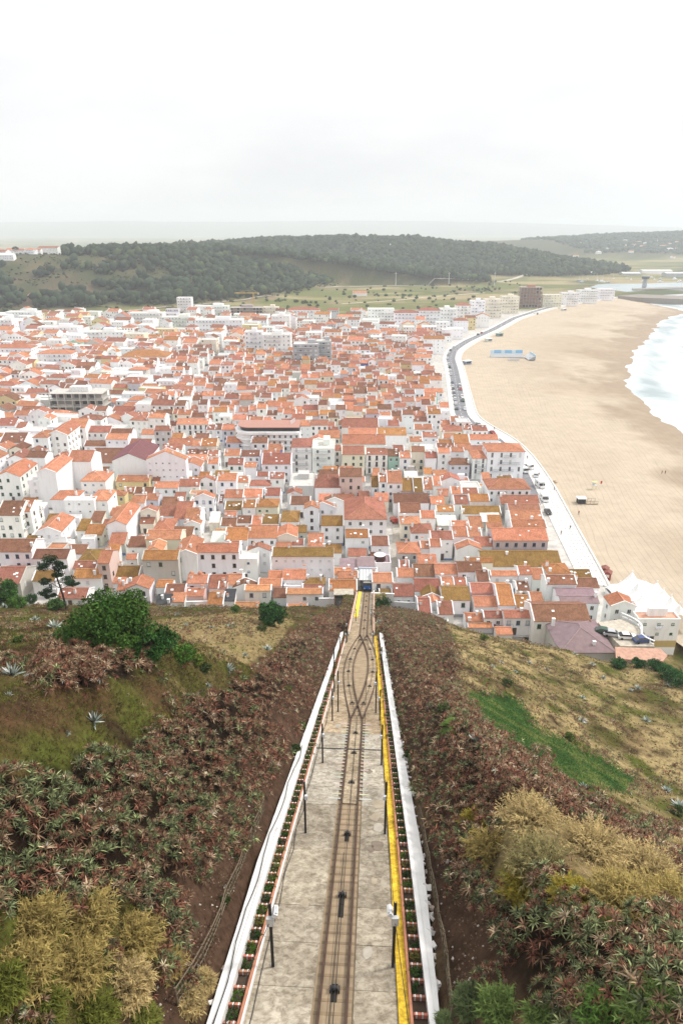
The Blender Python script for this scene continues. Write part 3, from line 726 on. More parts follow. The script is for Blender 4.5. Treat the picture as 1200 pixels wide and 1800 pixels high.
zs0, zs1 = tp(620, 1412)[1], tp(625, 1270)[1]
sl_me = None
s = S_TOP
while s < S_END:
    off = float(loop_off(s)); wide = zs0 < s < zs1
    c = tuple(v * random.uniform(0.8, 1.1) for v in (0.50, 0.475, 0.43)) if wide else random.choice(((0.26, 0.19, 0.12), (0.30, 0.22, 0.145), (0.24, 0.175, 0.115)))
    hw = random.uniform(1.15, 1.7) if wide else 0.88
    for o_ in ((-off, off) if off > 1.0 else (0,)):
        mb = MB(); 
        if wide:
            sweep(mb, s - 0.09, s + 0.09, -hw, -0.74, -0.2, 0.02, c, step=0.3); tchild(mb, 'sleeper_end', M['concrete']); mb = MB()
            sweep(mb, s - 0.09, s + 0.09, 0.74, hw, -0.2, 0.02, c, step=0.3)
        else: sweep(mb, s - 0.1, s + 0.1, o_ - hw, o_ + hw, -0.2, -0.108, c, step=0.3)
        tchild(mb, 'sleeper', M['concrete'])
    s += 0.78
tchild(sweep(MB(), zs0, zs1, -0.55, 0.55, -0.2, -0.02, (0.40, 0.34, 0.265), step=1.6), 'cement_infill', M['stained'])
def guide(s0, s1, uf):
    mb = MB(); n = int((s1 - s0) / 1.5); mb.tube([trk(float(uf(q)), q, 0.06) for q in np.linspace(s0, s1, n)], 0.022, (0.05, 0.045, 0.04), n=5)
    tchild(mb, 'haulage_cable', M['metal'])
guide(S_TOP, S_A, lambda s: 0.06); guide(S_B, S_END, lambda s: 0.0); guide(S_A, S_B, lambda s: loop_off(s)); guide(S_A, S_B, lambda s: -loop_off(s))
guide(S_TOP, tp(612, 1500)[1], lambda s: -0.12)
def sheave(u, s):
    mb = MB(); P = trk(u, s, 0.03)
    n = 12
    for (r, w) in ((0.15, 0.05), (0.09, 0.14)):
        k = len(mb.v)
        for x in (-w, w):
            for j in range(n): mb.v.append(tuple(P + np.array([x, r * math.cos(6.2832 * j / n), 0.1 + r * math.sin(6.2832 * j / n)])))
        for j in range(n): mb.f.append((k + j, k + (j + 1) % n, k + n + (j + 1) % n, k + n + j)); mb.c.append((1, 1, 1)); mb.m.append(0)
        for b in (k, k + n): mb.f.append(tuple(b + j for j in range(n))); mb.c.append((1, 1, 1)); mb.m.append(0)
    sweep(mb, s - 0.16, s + 0.16, u - 0.24, u - 0.17, -0.1, 0.14, (1, 1, 1), step=1); sweep(mb, s - 0.16, s + 0.16, u + 0.17, u + 0.24, -0.1, 0.14, (1, 1, 1), step=1)
    tchild(mb, 'cable_sheave', M['metal'])
for py in (1740, 1573, 1465, 1375, 1323, 1288): sheave(0.03, tp(600, py)[1])
for t in np.linspace(0.12, 0.9, 6):
    q = S_A + (S_B - S_A) * t
    for sg in (-1, 1): sheave(sg * float(loop_off(q)), q)
for q in np.arange(S_B + 6, S_END, 9.0): sheave(0, q)
# oily stain plates under the cable
for py in (1745, 1600, 1578, 1470):
    q = tp(600, py)[1]; mb = MB(); sweep(mb, q - 0.5, q + 0.6, -0.14, 0.16, -0.12, -0.075, (0.035, 0.03, 0.025), step=1); tchild(mb, 'greasy_plate', M['concrete'])
mb = MB(); q = tp(620, 1317)[1]; sweep(mb, q - 0.12, q + 0.12, lambda s: uLp(s) + 0.1, lambda s: uRy(s) - 0.1, 0.0, 0.024, (0.10, 0.08, 0.07), step=1); tchild(mb, 'drain_grating', M['metal'])

# white walls each side
BR = (0.44, 0.20, 0.125)
def wall_line(sg):
    o, i = (uLo, uLi) if sg < 0 else (uRo, uRi)
    root = empty('retaining_wall', trk(float(o(60)), 60)); inv = Matrix.Translation(-root.location)
    mb = MB(); sweep(mb, S_TOP, S_MID, i, o, -0.8, 0.75, (0.74, 0.73, 0.71), step=0.8, jag=0.012)
    w = mb.build('wall', M['plaster']); w.parent = root; w.matrix_parent_inverse = inv
    mb = MB(); sweep(mb, S_TOP, S_MID, lambda s: i(s) - sg * 0.03, lambda s: i(s) + sg * 0.22, 0.75, 0.83, (0.78, 0.77, 0.75), step=1.6)
    w = mb.build('coping', M['plaster']); w.parent = root; w.matrix_parent_inverse = inv
    # whitewashed rubble along the outer foot
    for n in range(190 if sg > 0 else 24):
        s = random.uniform(S_TOP, S_MID) if n % 3 else random.uniform(S_TOP, 60); u = float(o(s)) + sg * random.uniform(-0.06, 0.2); r = random.uniform(0.07, 0.19)
        mb = MB(); P = trk(u, s, random.uniform(0.2, 0.62)); T = Matrix.Translation(Vector(P)) @ Matrix.Rotation(random.random() * 6, 4, Vector((random.random(), random.random(), 1)).normalized())
        pts = [Vector((random.uniform(0.7, 1.2) * x, random.uniform(0.7, 1.2) * y, random.uniform(0.6, 1.0) * z)) * r for x in (-1, 1) for y in (-1, 1) for z in (-0.7, 0.7)]
        for q in ((0, 1, 3, 2), (4, 6, 7, 5), (0, 4, 5, 1), (2, 3, 7, 6), (0, 2, 6, 4), (1, 5, 7, 3)): mb.face([T @ pts[j] for j in q], (0.72, 0.70, 0.67) if random.random() < 0.75 else (0.4, 0.33, 0.27))
        w = mb.build('stone', M['plaster']); w.parent = root; w.matrix_parent_inverse = inv
    return root
tag(wall_line(-1), 'white painted wall along the left side of the funicular track', 'wall', 'walls beside the funicular')
tag(wall_line(1), 'white rubble-backed wall along the right side of the funicular track', 'wall', 'walls beside the funicular')

def ordinal(n):
    return f"{n}{'th' if 10 < n % 100 < 14 else {1: 'st', 2: 'nd', 3: 'rd'}.get(n % 10, 'th')}"
# brick planters: kerb, cross bricks with white joints, earth; a shrub in each cell
shrub_me = []
for i in range(5):
    ta = TA(); g = [(0.05, 0.10, 0.02), (0.07, 0.13, 0.02), (0.035, 0.075, 0.02), (0.10, 0.13, 0.03), (0.13, 0.12, 0.03)][i]
    leafcloud(ta, (0, 0, 0.16), (0.30, 0.36, 0.26), 260, 0.045, g, 12)
    shrub_me.append(ta.mesh('shrub', M['leaf']))
def planter(sg):
    a, b = (uLi, uLp) if sg < 0 else (uRi, uRp)
    root = empty('brick_planter', trk(float(b(60)), 60)); inv = Matrix.Translation(-root.location)
    def ch(mb, name, mat):
        o = mb.build(name, mat); o.parent = root; o.matrix_parent_inverse = inv; return o
    ch(sweep(MB(), S_TOP, S_MID, lambda s: a(s) - sg * 0.005, b, -0.4, 0.10, (0.07, 0.05, 0.035), step=2.0), 'planting_bed', M['concrete'])
    ch(sweep(MB(), S_TOP, S_MID, lambda s: b(s) + sg * 0.11, lambda s: b(s) - sg * 0.02, -0.3, 0.36, BR, step=2.0), 'kerb', M['concrete'])
    if sg < 0: ch(sweep(MB(), S_TOP, S_MID, lambda s: b(s) - sg * 0.022, lambda s: b(s) - sg * 0.10, -0.3, 0.30, (0.74, 0.72, 0.70), step=2.0), 'whitewashed_edge', M['plaster'])
    s = S_TOP + 0.5; i = 0
    while s < S_MID - 0.6:
        cc = tuple(v * random.uniform(0.85, 1.15) for v in BR)
        ch(sweep(MB(), s - 0.075, s + 0.075, lambda q: a(q) - sg * 0.01, lambda q: b(q) + sg * 0.165, 0.05, 0.37 + random.uniform(-.015, .015), cc, step=1), 'brick_divider', M['concrete'])
        if s < 75:
            for f in (0.3, 0.65):
                u = lerp(float(a(s)), float(b(s)), f)
                ch(sweep(MB(), s - 0.079, s + 0.079, u - 0.03, u + 0.03, 0.05, 0.388, (0.7, 0.68, 0.65), step=1), 'mortar_joint', M['plaster'])
        p = random.random()
        if p > (0.12 if s < 60 else 0.25):
            u = lerp(float(a(s)), float(b(s)), 0.45); P = trk(u, s + 0.5, 0.12)
            dry = p > 0.86 or (s > 70 and p > 0.5)
            o = link('planter_shrub', shrub_me[(3 + i % 2) if dry else i % 3], None, P, random.random() * 6)
            k = random.uniform(1.0, 1.4); o.scale = (k, k * 1.05, k * random.uniform(0.8, 1.2))
            sd = 'left' if sg < 0 else 'right'
            tag(o, ('yellowing shrub' if dry else 'clipped green shrub') + f' in the {ordinal(i + 1)} cell from the near end of the {sd} brick planter', 'shrub', f'planter shrubs on the {sd}')
        s += 1.03; i += 1
    return root
tag(planter(-1), 'ladder of brick planter cells beside the left white wall', 'planter', 'planters beside the funicular')
tag(planter(1), 'ladder of brick planter cells beside the right white wall', 'planter', 'planters beside the funicular')
yl = sweep(MB(), S_TOP, S_MID, lambda s: uRp(s) - 0.024, lambda s: uRy(s) - 0.03, -0.5, 0.13, (0.70, 0.50, 0.055), step=2.0).build('yellow_kerb', M['stained'])
tag(yl, 'yellow painted platform kerb along the right planter', 'kerb')
qa, qb = tp(628, 1085)[1], S_END - 1
yl = sweep(MB(), qa, qb, -2.35, -1.5, -0.1, 0.14, (0.80, 0.56, 0.05), step=2.0).build('yellow_kerb', M['paint'])
tag(yl, 'yellow painted platform edge at the lower station', 'kerb')
for sg, u in ((-1, -2.75), (1, 1.85)):
    w = sweep(MB(), S_MID + 0.5, S_END - (6 if sg < 0 else 2), u - 0.16, u + 0.16, -0.5, 0.75, (0.76, 0.74, 0.71), step=2.0).build('low_wall', M['plaster'])
    k_ = sweep(MB(), S_MID + 0.6, S_END - 6, u - 0.1, u + 0.1, 0.75, 0.83, (0.55, 0.27, 0.15), step=2.0).build('brick_coping', M['concrete'], w)
    tag(w, f'low brick-topped wall on the {"left" if sg < 0 else "right"} of the lower single track', 'wall', 'low walls of the lower track')

# poles
def pole(px, py, topy, dz=0.0, lamp=False, label='', w=0.055):
    u, s = tp(px, py, dz); B = trk(u, s, dz); d = ray(px, topy)
    # height so that the top shows at topy
    h = 1.0
    lo, hi = 0.3, 9.0
    for _ in range(30):
        h = (lo + hi) / 2
        if proj(B[0], B[1], B[2] + h)[1] > topy: lo = h
        else: hi = h
    root = empty('lamp_pole' if lamp else 'trackside_pole', B - np.array([0, 0, 0.1]))
    mb = MB()
    for x in (-0.05, 0.05): mb.box(x - 0.022, x + 0.022, -0.05, 0.05, 0, h + 0.1)
    mb.box(-0.028, 0.028, -0.012, 0.012, 0, h + 0.05)
    z = 0.25
    while z < h: mb.box(-0.03, 0.03, -0.03, 0.03, z, z + 0.09); z += 0.36
    mb.build('lattice_post', M['metal'], root)
    mb = MB(); mb.box(-0.15, 0.15, -0.15, 0.15, -0.25, 0.12, (0.30, 0.27, 0.23)); mb.build('footing', M['concrete'], root)
    if lamp:
        g = (0.52, 0.53, 0.53)
        mb = MB(); mb.box(-0.17, 0.17, -0.26, -0.06, h * 0.74, h * 0.74 + 0.5, g); mb.box(-0.15, 0.15, -0.262, -0.25, h * 0.74 + 0.04, h * 0.74 + 0.46, (0.6, 0.6, 0.6)); mb.build('junction_box', M['paint'], root)
        sd = 1 if px < 600 else -1
        mb = MB(); X = Matrix.Translation((sd * 0.24, 0.0, h * 0.84 + 0.25)) @ Matrix.Rotation(0.5 * sd, 4, 'Y')
        mb.box(-0.1, 0.1, -0.25, 0.25, -0.12, 0.12, (0.75, 0.76, 0.78), 0, X); mb.box(-0.05, 0.05, -0.2, 0.2, 0.12, 0.2, (0.6, 0.6, 0.6), 0, X); mb.build('lamp_head', M['paint'], root)
    elif h > 2.2:
        sd = 1 if px < 600 else -1
        mb = MB(); mb.box(0.1 * sd - 0.1, 0.1 * sd + 0.1, -0.22, -0.04, h * 0.72, h * 0.72 + 0.32, (0.62, 0.66, 0.70)); mb.build('lamp_head', M['paint'], root)
    tag(root, label, 'pole', 'poles along the funicular')
    return root, B + np.array([0, 0, h * 0.75])
POLES = [
 (480, 1699, 1588, True, 'lattice pole with grey box, nearest on the left of the track'),
 (690, 1700, 1586, True, 'lattice pole with grey box, nearest on the right of the track'),
 (537, 1464, 1374, False, 'dark lattice pole, second nearest on the left of the track'),
 (676, 1466, 1374, False, 'dark lattice pole by the yellow kerb, second nearest on the right'),
 (567, 1341, 1272, False, 'dark lattice pole, third nearest on the left of the track'),
 (670, 1345, 1274, False, 'dark lattice pole by the yellow kerb, third nearest on the right'),
 (584, 1267, 1210, False, 'dark pole left of the loop, against the planter'),
 (667, 1266, 1212, False, 'dark pole right of the loop, against the yellow kerb'),
 (594, 1251, 1179, False, 'tall pole standing clear on the left of the near loop switch'),
 (660, 1253, 1180, False, 'tall pole standing clear on the right of the near loop switch'),
 (587, 1216, 1138, False, 'pole on the left planter abreast of the loop'),
 (670, 1173, 1137, False, 'pole on the right planter abreast of the loop'),
 (597, 1147, 1119, False, 'pole at the lower end of the left white wall'),
 (608, 1130, 1108, False, 'short pole by the far loop switch, left side'),
 (655, 1131, 1108, False, 'short pole by the far loop switch, right side'),
 (625, 1092, 1070, False, 'slim pole by the low wall, left of the lower track'),
 (652, 1098, 1070, False, 'slim pole by the low wall, right of the lower track'),
 (610, 1128, 1085, False, 'thin double post outside the left wall near its end')]
ptop = []
for px, py, ty, lm, lb in POLES: ptop.append(pole(px, py, ty, 0.0, lm, lb)[1])
# cables strung along the line
def cable(pts, sag, label, r=0.018, name='overhead_cable'):
    mb = MB(); P = []
    for a, b in zip(pts[:-1], pts[1:]):
        for t in np.linspace(0, 1, 8, endpoint=False): q = a + (b - a) * t; P.append(q - np.array([0, 0, sag * 4 * t * (1 - t)]))
    P.append(pts[-1]); mb.tube(P, r, (0.03, 0.03, 0.03), n=5); tag(mb.build(name, M['metal']), label, 'cable')
cable([trk(-5.6, 9.5, 1.0), ptop[0], ptop[2], ptop[4], ptop[6]], 0.25, 'black cable looping between the left-hand poles')
cable([trk(3.9, 9.5, 1.0), ptop[1], ptop[3], ptop[5], ptop[7]], 0.25, 'black cable looping between the right-hand poles')
cable([trk(float(uLp(s)) + 0.35 + 0.1 * math.sin(s), s, 0.05) for s in np.linspace(11, 75, 24)], 0.0, 'thin cable lying on the concrete beside the left planter', 0.02, 'ground_cable')
cable([trk(float(uLo(s)) + 0.3 + 0.12 * math.sin(s * 0.7), s, 0.88) for s in np.linspace(10, 50, 16)], 0.05, 'black cable lying along the top of the left white wall', 0.025, 'wall_cable')

# weathered fences outside the walls
def fence(pts, label, dz=0.6, h=1.15):
    q = [tp(a, b, dz) for a, b in pts]; ss = [b for a, b in q]; uu = [a for a, b in q]
    o = sorted(zip(ss, uu)); ss = [a for a, b in o]; uu = [b for a, b in o]
    r = empty('post_fence', trk(uu[0], ss[0], dz)); inv = Matrix.Translation(-r.location)
    def base(s): P = trk(float(np.interp(s, ss, uu)), s); P[2] = float(hill_z(P[0], P[1])); return P
    s = ss[0]; tops = []
    while s < ss[-1]:
        B = base(s); hh = h * random.uniform(0.9, 1.1); tl = random.uniform(-0.08, 0.08)
        mb = MB(); mb.tube([B - np.array([0, 0, 0.3]), B + np.array([tl, 0, hh])], 0.045, (0.17, 0.13, 0.09), n=6)
        w = mb.build('post', M['bark']); w.parent = r; w.matrix_parent_inverse = inv; tops.append((B, tl, hh)); s += 1.5
    for f in (0.25, 0.6, 0.93):
        mb = MB(); mb.tube([B + np.array([tl * f, 0, hh * f]) for B, tl, hh in tops], 0.03, (0.20, 0.16, 0.11), n=5)
        w = mb.build('rail', M['bark']); w.parent = r; w.matrix_parent_inverse = inv
    s = ss[0] + 0.1
    while s < ss[-1]:
        B = base(s); mb = MB(); mb.tube([B - np.array([0, 0, 0.1]), B + np.array([random.uniform(-.05, .05), random.uniform(-.1, .1), h * random.uniform(0.7, 1.0)])], 0.022, (0.19, 0.15, 0.10), n=4)
        w = mb.build('paling', M['bark']); w.parent = r; w.matrix_parent_inverse = inv; s += 0.3
    tag(r, label, 'fence', 'weathered fences outside the white walls')
fence([(318, 1800), (365, 1702), (420, 1555), (467, 1432)], 'weathered brown paling fence on the bank left of the track')
fence([(792, 1800), (775, 1660), (752, 1530), (736, 1432)], 'weathered brown paling fence on the bank right of the track')

# the car standing in the lower station
def funicular_car():
    u, s = 0.0, S_END + 1.2; B = trk(u, s, 0.25); rz = -math.atan2(HX, HY)
    r = empty('funicular_car', B, rz)
    blue = (0.03, 0.13, 0.42); wh = (0.75, 0.75, 0.74)
    mb = MB(); mb.box(-1.05, 1.05, 0, 7.0, 0.15, 1.35, blue); mb.box(-1.08, 1.08, -0.06, 7.05, 0.0, 0.3, (0.03, 0.03, 0.04)); mb.build('body', M['car_paint'], r)
    mb = MB(); mb.box(-1.0, 1.0, 0.03, 6.9, 1.35, 2.35, (0.02, 0.02, 0.025)); mb.build('windows', M['glass'], r)
    for x in (-1.04, -0.36, 0.36, 1.04):
        mb = MB(); mb.box(x - 0.05, x + 0.05, 0.0, 0.1, 1.35, 2.36, blue); mb.build('window_post', M['car_paint'], r)
    mb = MB(); mb.box(-1.1, 1.1, -0.12, 7.05, 2.36, 2.56, wh); mb.box(-0.8, 0.8, 0.0, 6.9, 2.56, 2.68, wh); mb.build('roof', M['car_paint'], r)
    for x in (-0.75, 0.75):
        mb = MB(); mb.box(x - 0.12, x + 0.12, -0.09, -0.06, 0.55, 0.75, (0.8, 0.78, 0.6)); mb.build('headlight', M['paint'], r)
    mb = MB(); mb.box(-0.85, 0.85, -0.35, -0.06, 0.1, 0.22, (0.05, 0.05, 0.05)); mb.build('buffer', M['metal'], r)
    tag(r, 'blue funicular car with pale roof in the mouth of the lower station', 'funicular')
funicular_car()
def station():
    P = trk(0, S_END + 3.0, 0); rz = -math.atan2(HX, HY); r = empty('funicular_station', P, rz)
    w = (0.74, 0.74, 0.73)
    for x in (-2.9, 2.35):
        mb = MB(); mb.box(x, x + 0.5, -0.6, 9, -3, 4.0, w); mb.build('side_wall', M['plaster'], r)
    mb = MB()
    for i in range(6):
        x = -2.1 + i * 0.84; mb.tube([(x, -1.75, 4.26), (x, 2.55, 5.44)], 0.05, (0.42, 0.43, 0.43), n=4)
    mb.build('canopy_ribs', M['paint'], r)
    mb = MB(); mb.face([(-2.3, -1.8, 4.2), (2.3, -1.8, 4.2), (2.3, 2.6, 5.4), (-2.3, 2.6, 5.4)], (0.60, 0.62, 0.62)); mb.face([(-2.3, -1.8, 4.08), (-2.3, 2.6, 5.28), (2.3, 2.6, 5.28), (2.3, -1.8, 4.08)], (0.5, 0.5, 0.5)); mb.face([(-2.3, -1.8, 4.08), (2.3, -1.8, 4.08), (2.3, -1.8, 4.2), (-2.3, -1.8, 4.2)], w); mb.build('canopy', M['paint'], r)
    mb = MB(); mb.tube([(-2.6, 2.75, 5.6), (2.6, 2.75, 5.6)], 0.24, (0.52, 0.58, 0.68), n=10); mb.build('gutter_pipe', M['paint'], r)
    mb = MB(); mb.box(-2.3, 2.3, 10.5, 11, -3, 5.2, (0.35, 0.35, 0.35)); mb.build('rear_wall', M['plaster'], r)
    for x in (-2.1, 2.1):
        mb = MB(); mb.box(x - 0.1, x + 0.1, -1.3, -1.1, -2, 4.1, (0.4, 0.42, 0.42)); mb.build('post', M['paint'], r)
    mb = MB(); mb.box(-2.3, 2.3, -1.25, -1.15, 3.7, 3.95, (0.42, 0.44, 0.43)); mb.box(-2.3, 2.3, 3.0, 3.1, 3.9, 4.3, (0.42, 0.44, 0.43)); mb.build('cross_beam', M['paint'], r)
    tag(r, 'lower funicular station with white canopy over the track end', 'station')
station()

# ================================================================== THE TOWN
RC = {'o': (0.48, 0.212, 0.127), 'O': (0.56, 0.27, 0.14), 'r': (0.345, 0.148, 0.104), 'b': (0.235, 0.115, 0.075), 'm': (0.255, 0.150, 0.048),
      'M': (0.40, 0.185, 0.075), 'u': (0.285, 0.205, 0.215), 'p': (0.21, 0.085, 0.095), 'w': (0.66, 0.65, 0.62), 'k': (0.055, 0.055, 0.06), 't': (0.62, 0.36, 0.26)}
RN = {'o': 'orange tile', 'O': 'pale orange tile', 'r': 'terracotta tile', 'b': 'dark brown tile', 'm': 'mossy ochre tile', 'M': 'lichened orange tile', 'u': 'mauve sheet', 'p': 'purple sheet', 'w': 'white flat', 'k': 'black panel', 't': 'pink terrace'}
WC = {'w': (0.87, 0.87, 0.87), 'c': (0.78, 0.73, 0.60), 'l': (0.62, 0.61, 0.68), 'g': (0.36, 0.60, 0.50), 'k': (0.74, 0.54, 0.50), 'y': (0.72, 0.58, 0.32), 's': (0.55, 0.53, 0.50), 'v': (0.60, 0.54, 0.54), 'B': (0.10, 0.13, 0.34), 'G': (0.42, 0.43, 0.45), 'W': (0.88, 0.865, 0.83)}
WN = {'w': 'white', 'c': 'cream', 'l': 'lavender', 'g': 'mint green', 'k': 'pink', 'y': 'yellow', 's': 'stone grey', 'v': 'mauve-walled', 'B': 'blue', 'G': 'grey', 'W': 'white'}

# windows: shared meshes
def win_mesh(w, h, kind, fm='frame'):
    mb = MB(); t = 0.07
    fr = (0.7, 0.7, 0.7)
    for (a, b, c, d) in ((-w / 2, w / 2, h / 2 - t, h / 2), (-w / 2, w / 2, -h / 2, -h / 2 + t), (-w / 2, -w / 2 + t, -h / 2 + t, h / 2 - t), (w / 2 - t, w / 2, -h / 2 + t, h / 2 - t)):
        mb.box(a, b, -0.07, 0.03, c, d, fr, 0)
    mb.box(-w / 2 - 0.08, w / 2 + 0.08, -0.14, 0.03, -h / 2 - 0.08, -h / 2 - 0.003, fr, 0)
    if kind == 'shutter':
        n = 6
        for i in range(n):
            z = -h / 2 + t + (h - 2 * t) * i / n; mb.box(-w / 2 + t, w / 2 - t, -0.035, 0.02, z + 0.012, z + (h - 2 * t) / n, fr, 1)
    else:
        mb.box(-0.03, 0.03, -0.05, 0.02, -h / 2 + t, h / 2 - t, fr, 0)
    return mb.mesh('window', [M[fm], M['shutter']])
def pane_mesh(w, h):
    mb = MB(); mb.box(-w / 2 + 0.06, w / 2 - 0.06, -0.018, 0.01, -h / 2 + 0.06, h / 2 - 0.06); return mb.mesh('pane', [M['glass']])
M['frame1'] = flat_mat('brown_frame', (0.13, 0.075, 0.05), 0.5); M['frame2'] = flat_mat('blue_frame', (0.12, 0.2, 0.34), 0.5); M['frame3'] = flat_mat('green_frame', (0.07, 0.17, 0.11), 0.5)
WIN = {}
for k_, w_, h_ in (('n', 0.95, 1.25), ('s', 0.7, 0.6), ('t', 0.9, 2.0), ('W', 1.6, 1.25)):
    pm_ = pane_mesh(w_, h_)
    for v_ in ('', '1', '2', '3'): WIN[k_ + v_] = (win_mesh(w_, h_, 'glass', 'frame' + v_), pm_); WIN[k_ + v_ + 'S'] = (win_mesh(w_, h_, 'shutter', 'frame' + v_), None)
WSIZE = {'n': (0.95, 1.25), 's': (0.7, 0.6), 't': (0.9, 2.0), 'W': (1.6, 1.25)}
door_me = MB(); door_me.box(-0.5, 0.5, -0.06, 0.02, 0, 2.1, (0.10, 0.07, 0.06)); door_me.box(-0.58, -0.505, -0.08, 0.02, 0, 2.2, (.6, .6, .6)); door_me.box(0.505, 0.58, -0.08, 0.02, 0, 2.2, (.6, .6, .6)); door_me.box(-0.5, 0.5, -0.08, 0.02, 2.105, 2.2, (.6, .6, .6))
door_me = door_me.mesh('door', [M['paint']])
def balcony_mesh(w):
    mb = MB(); mb.box(-w / 2, w / 2, -0.9, 0.0, -0.14, 0, (0.75, 0.75, 0.75))
    for y, a, b in ((-0.86, -w / 2, w / 2),):
        mb.box(a, b, y - 0.02, y + 0.02, 0.95, 1.0, (0.10, 0.11, 0.13)); mb.box(a, b, y - 0.02, y + 0.02, 0.08, 0.11, (0.10, 0.11, 0.13))
        x = a
        while x <= b: mb.box(x - 0.015, x + 0.015, y - 0.012, y + 0.012, 0.0, 0.95, (0.10, 0.11, 0.13)); x += 0.22
    return mb.mesh('balcony', [M['paint']])
BALC = {}
def balc(w):
    w = round(w * 2) / 2
    if w not in BALC: BALC[w] = balcony_mesh(w)
    return BALC[w]

class Sink:
    """collects the pieces of one house; either real objects under an Empty, or merged into the far-town mesh"""
    def __init__(s, X=None, root=None): s.X = X; s.root = root; s.w = MB(); s.r = MB(); s.x = []; s.wins = []
FAR = MB()     # far town, merged: materials plaster, tile, glass, sheet
def jit(c, a=0.08): k = random.uniform(1 - a, 1 + a); return tuple(min(1, v * k * random.uniform(0.97, 1.03)) for v in c)
def sub(root, mb, name, mats):
    return mb.build(name, mats, root)

def gable(W, D, he, rise, o, cop, wc, rc, X, w, r, ridge):
    """walls and roof of a gabled block, ridge along local x"""
    hw, hd = W / 2, D / 2
    w.face([(-hw, -hd, -8), (hw, -hd, -8), (hw, -hd, he), (-hw, -hd, he)], wc, 0, X)
    w.face([(hw, hd, -8), (-hw, hd, -8), (-hw, hd, he), (hw, hd, he)], wc, 0, X)
    w.face([(hw, -hd, -8), (hw, hd, -8), (hw, hd, he), (hw, 0, he + rise), (hw, -hd, he)], wc, 0, X)
    w.face([(-hw, hd, -8), (-hw, -hd, -8), (-hw, -hd, he), (-hw, 0, he + rise), (-hw, hd, he)], wc, 0, X)
    m = rise / hd; t = 0.13; ox = 0.0 if cop else 0.12
    for sg in (-1, 1):
        yo = sg * (hd + o); zo = he - m * o + 0.02; zr = he + rise + 0.02
        a, b = -hw - ox, hw + ox
        q = [(a, yo, zo + t), (b, yo, zo + t), (b, 0, zr + t), (a, 0, zr + t)]
        if sg > 0: q = q[::-1]
        r.face(q, jit(rc, 0.05), 1, X)
        q = [(a, yo, zo), (b, yo, zo), (b, yo, zo + t), (a, yo, zo + t)]; r.face(q if sg < 0 else q[::-1], jit(rc), 1, X)
        r.face([(a, yo, zo), (a, yo, zo + t), (a, 0, zr + t), (a, 0, zr)], rc, 1, X); r.face([(b, yo, zo), (b, 0, zr), (b, 0, zr + t), (b, yo, zo + t)], rc, 1, X)
        r.face([(a, yo, zo), (a, 0, zr), (b, 0, zr), (b, yo, zo)], rc, 1, X)
        if sg < 0:   # cornice
            w.box(a + ox, b - ox, -hd - 0.16, -hd + 0.002, he - m * o - 0.22, he - m * o - 0.005, wc, 0, X)
        if cop:
            for side in (-1, 1):
                if cop & (1 if side < 0 else 2):
                    x0 = side * hw - 0.13; x1 = side * hw + 0.13; c2 = tuple(v * 0.97 for v in wc)
                    P = [(x0, yo * 0.99, zo - 0.05), (x1, yo * 0.99, zo - 0.05), (x1, 0, zr - 0.05), (x0, 0, zr - 0.05)]
                    U = [(p[0], p[1], p[2] + 0.36) for p in P]
                    w.face(U if sg < 0 else U[::-1], c2, 0, X)
                    w.face([P[0], P[1], U[1], U[0]], c2, 0, X); w.face([P[1], P[2], U[2], U[1]], c2, 0, X); w.face([P[3], P[0], U[0], U[3]], c2, 0, X)
    ridge.box(-hw, hw, -0.13, 0.13, he + rise + 0.08, he + rise + 0.24, tuple(min(1, v * 1.25 + 0.05) for v in rc), 1, X)
def hip(W, D, he, rise, wc, rc, X, w, r, ridge):
    hw, hd = W / 2, D / 2
    w.box(-hw, hw, -hd, hd, -8, he, wc, 0, X, 'b')
    o = 0.25; a, b = hw + o, hd + o; z0 = he - 0.02; z1 = he + rise
    if W >= D: R = [(-(hw - hd), 0, z1), (hw - hd, 0, z1)]
    else: R = [(0, -(hd - hw), z1), (0, hd - hw, z1)]
    c = [(-a, -b, z0), (a, -b, z0), (a, b, z0), (-a, b, z0)]
    if W >= D: fs = [[c[0], c[1], R[1], R[0]], [c[1], c[2], R[1]], [c[2], c[3], R[0], R[1]], [c[3], c[0], R[0]]]
    else: fs = [[c[0], c[1], R[0]], [c[1], c[2], R[1], R[0]], [c[2], c[3], R[1]], [c[3], c[0], R[0], R[1]]]
    for f in fs: r.face([(p[0], p[1], p[2] + 0.12) for p in f], jit(rc, 0.06), 1, X)
    r.face(c[::-1], rc, 1, X)
    for i in range(4): p, q = c[i], c[(i + 1) % 4]; r.face([p, q, (q[0], q[1], q[2] + 0.12), (p[0], p[1], p[2] + 0.12)], rc, 1, X)
    lc = tuple(min(1, v * 1.25 + 0.05) for v in rc)
    def strip(p, q):
        p, q = Vector(p), Vector(q)
        if (q - p).length < 0.05: return
        d = (q - p).normalized(); n = d.cross(Vector((0, 0, 1))); n = n.normalized() * 0.12 if n.length > 0.01 else Vector((0.12, 0, 0)); u = Vector((0, 0, 0.22))
        ridge.face([p - n + u * 0.7, q - n + u * 0.7, q + u, p + u], lc, 1, X); ridge.face([p + u, q + u, q + n + u * 0.7, p + n + u * 0.7], lc, 1, X)
        ridge.face([p - n, p + n, p + n + u * .7, p + u, p - n + u * .7], lc, 1, X)
    strip(R[0], R[1]); strip(c[0], R[0]); strip(c[3], R[0] if W >= D else R[1]); strip(c[1], R[1] if W >= D else R[0]); strip(c[2], R[1])
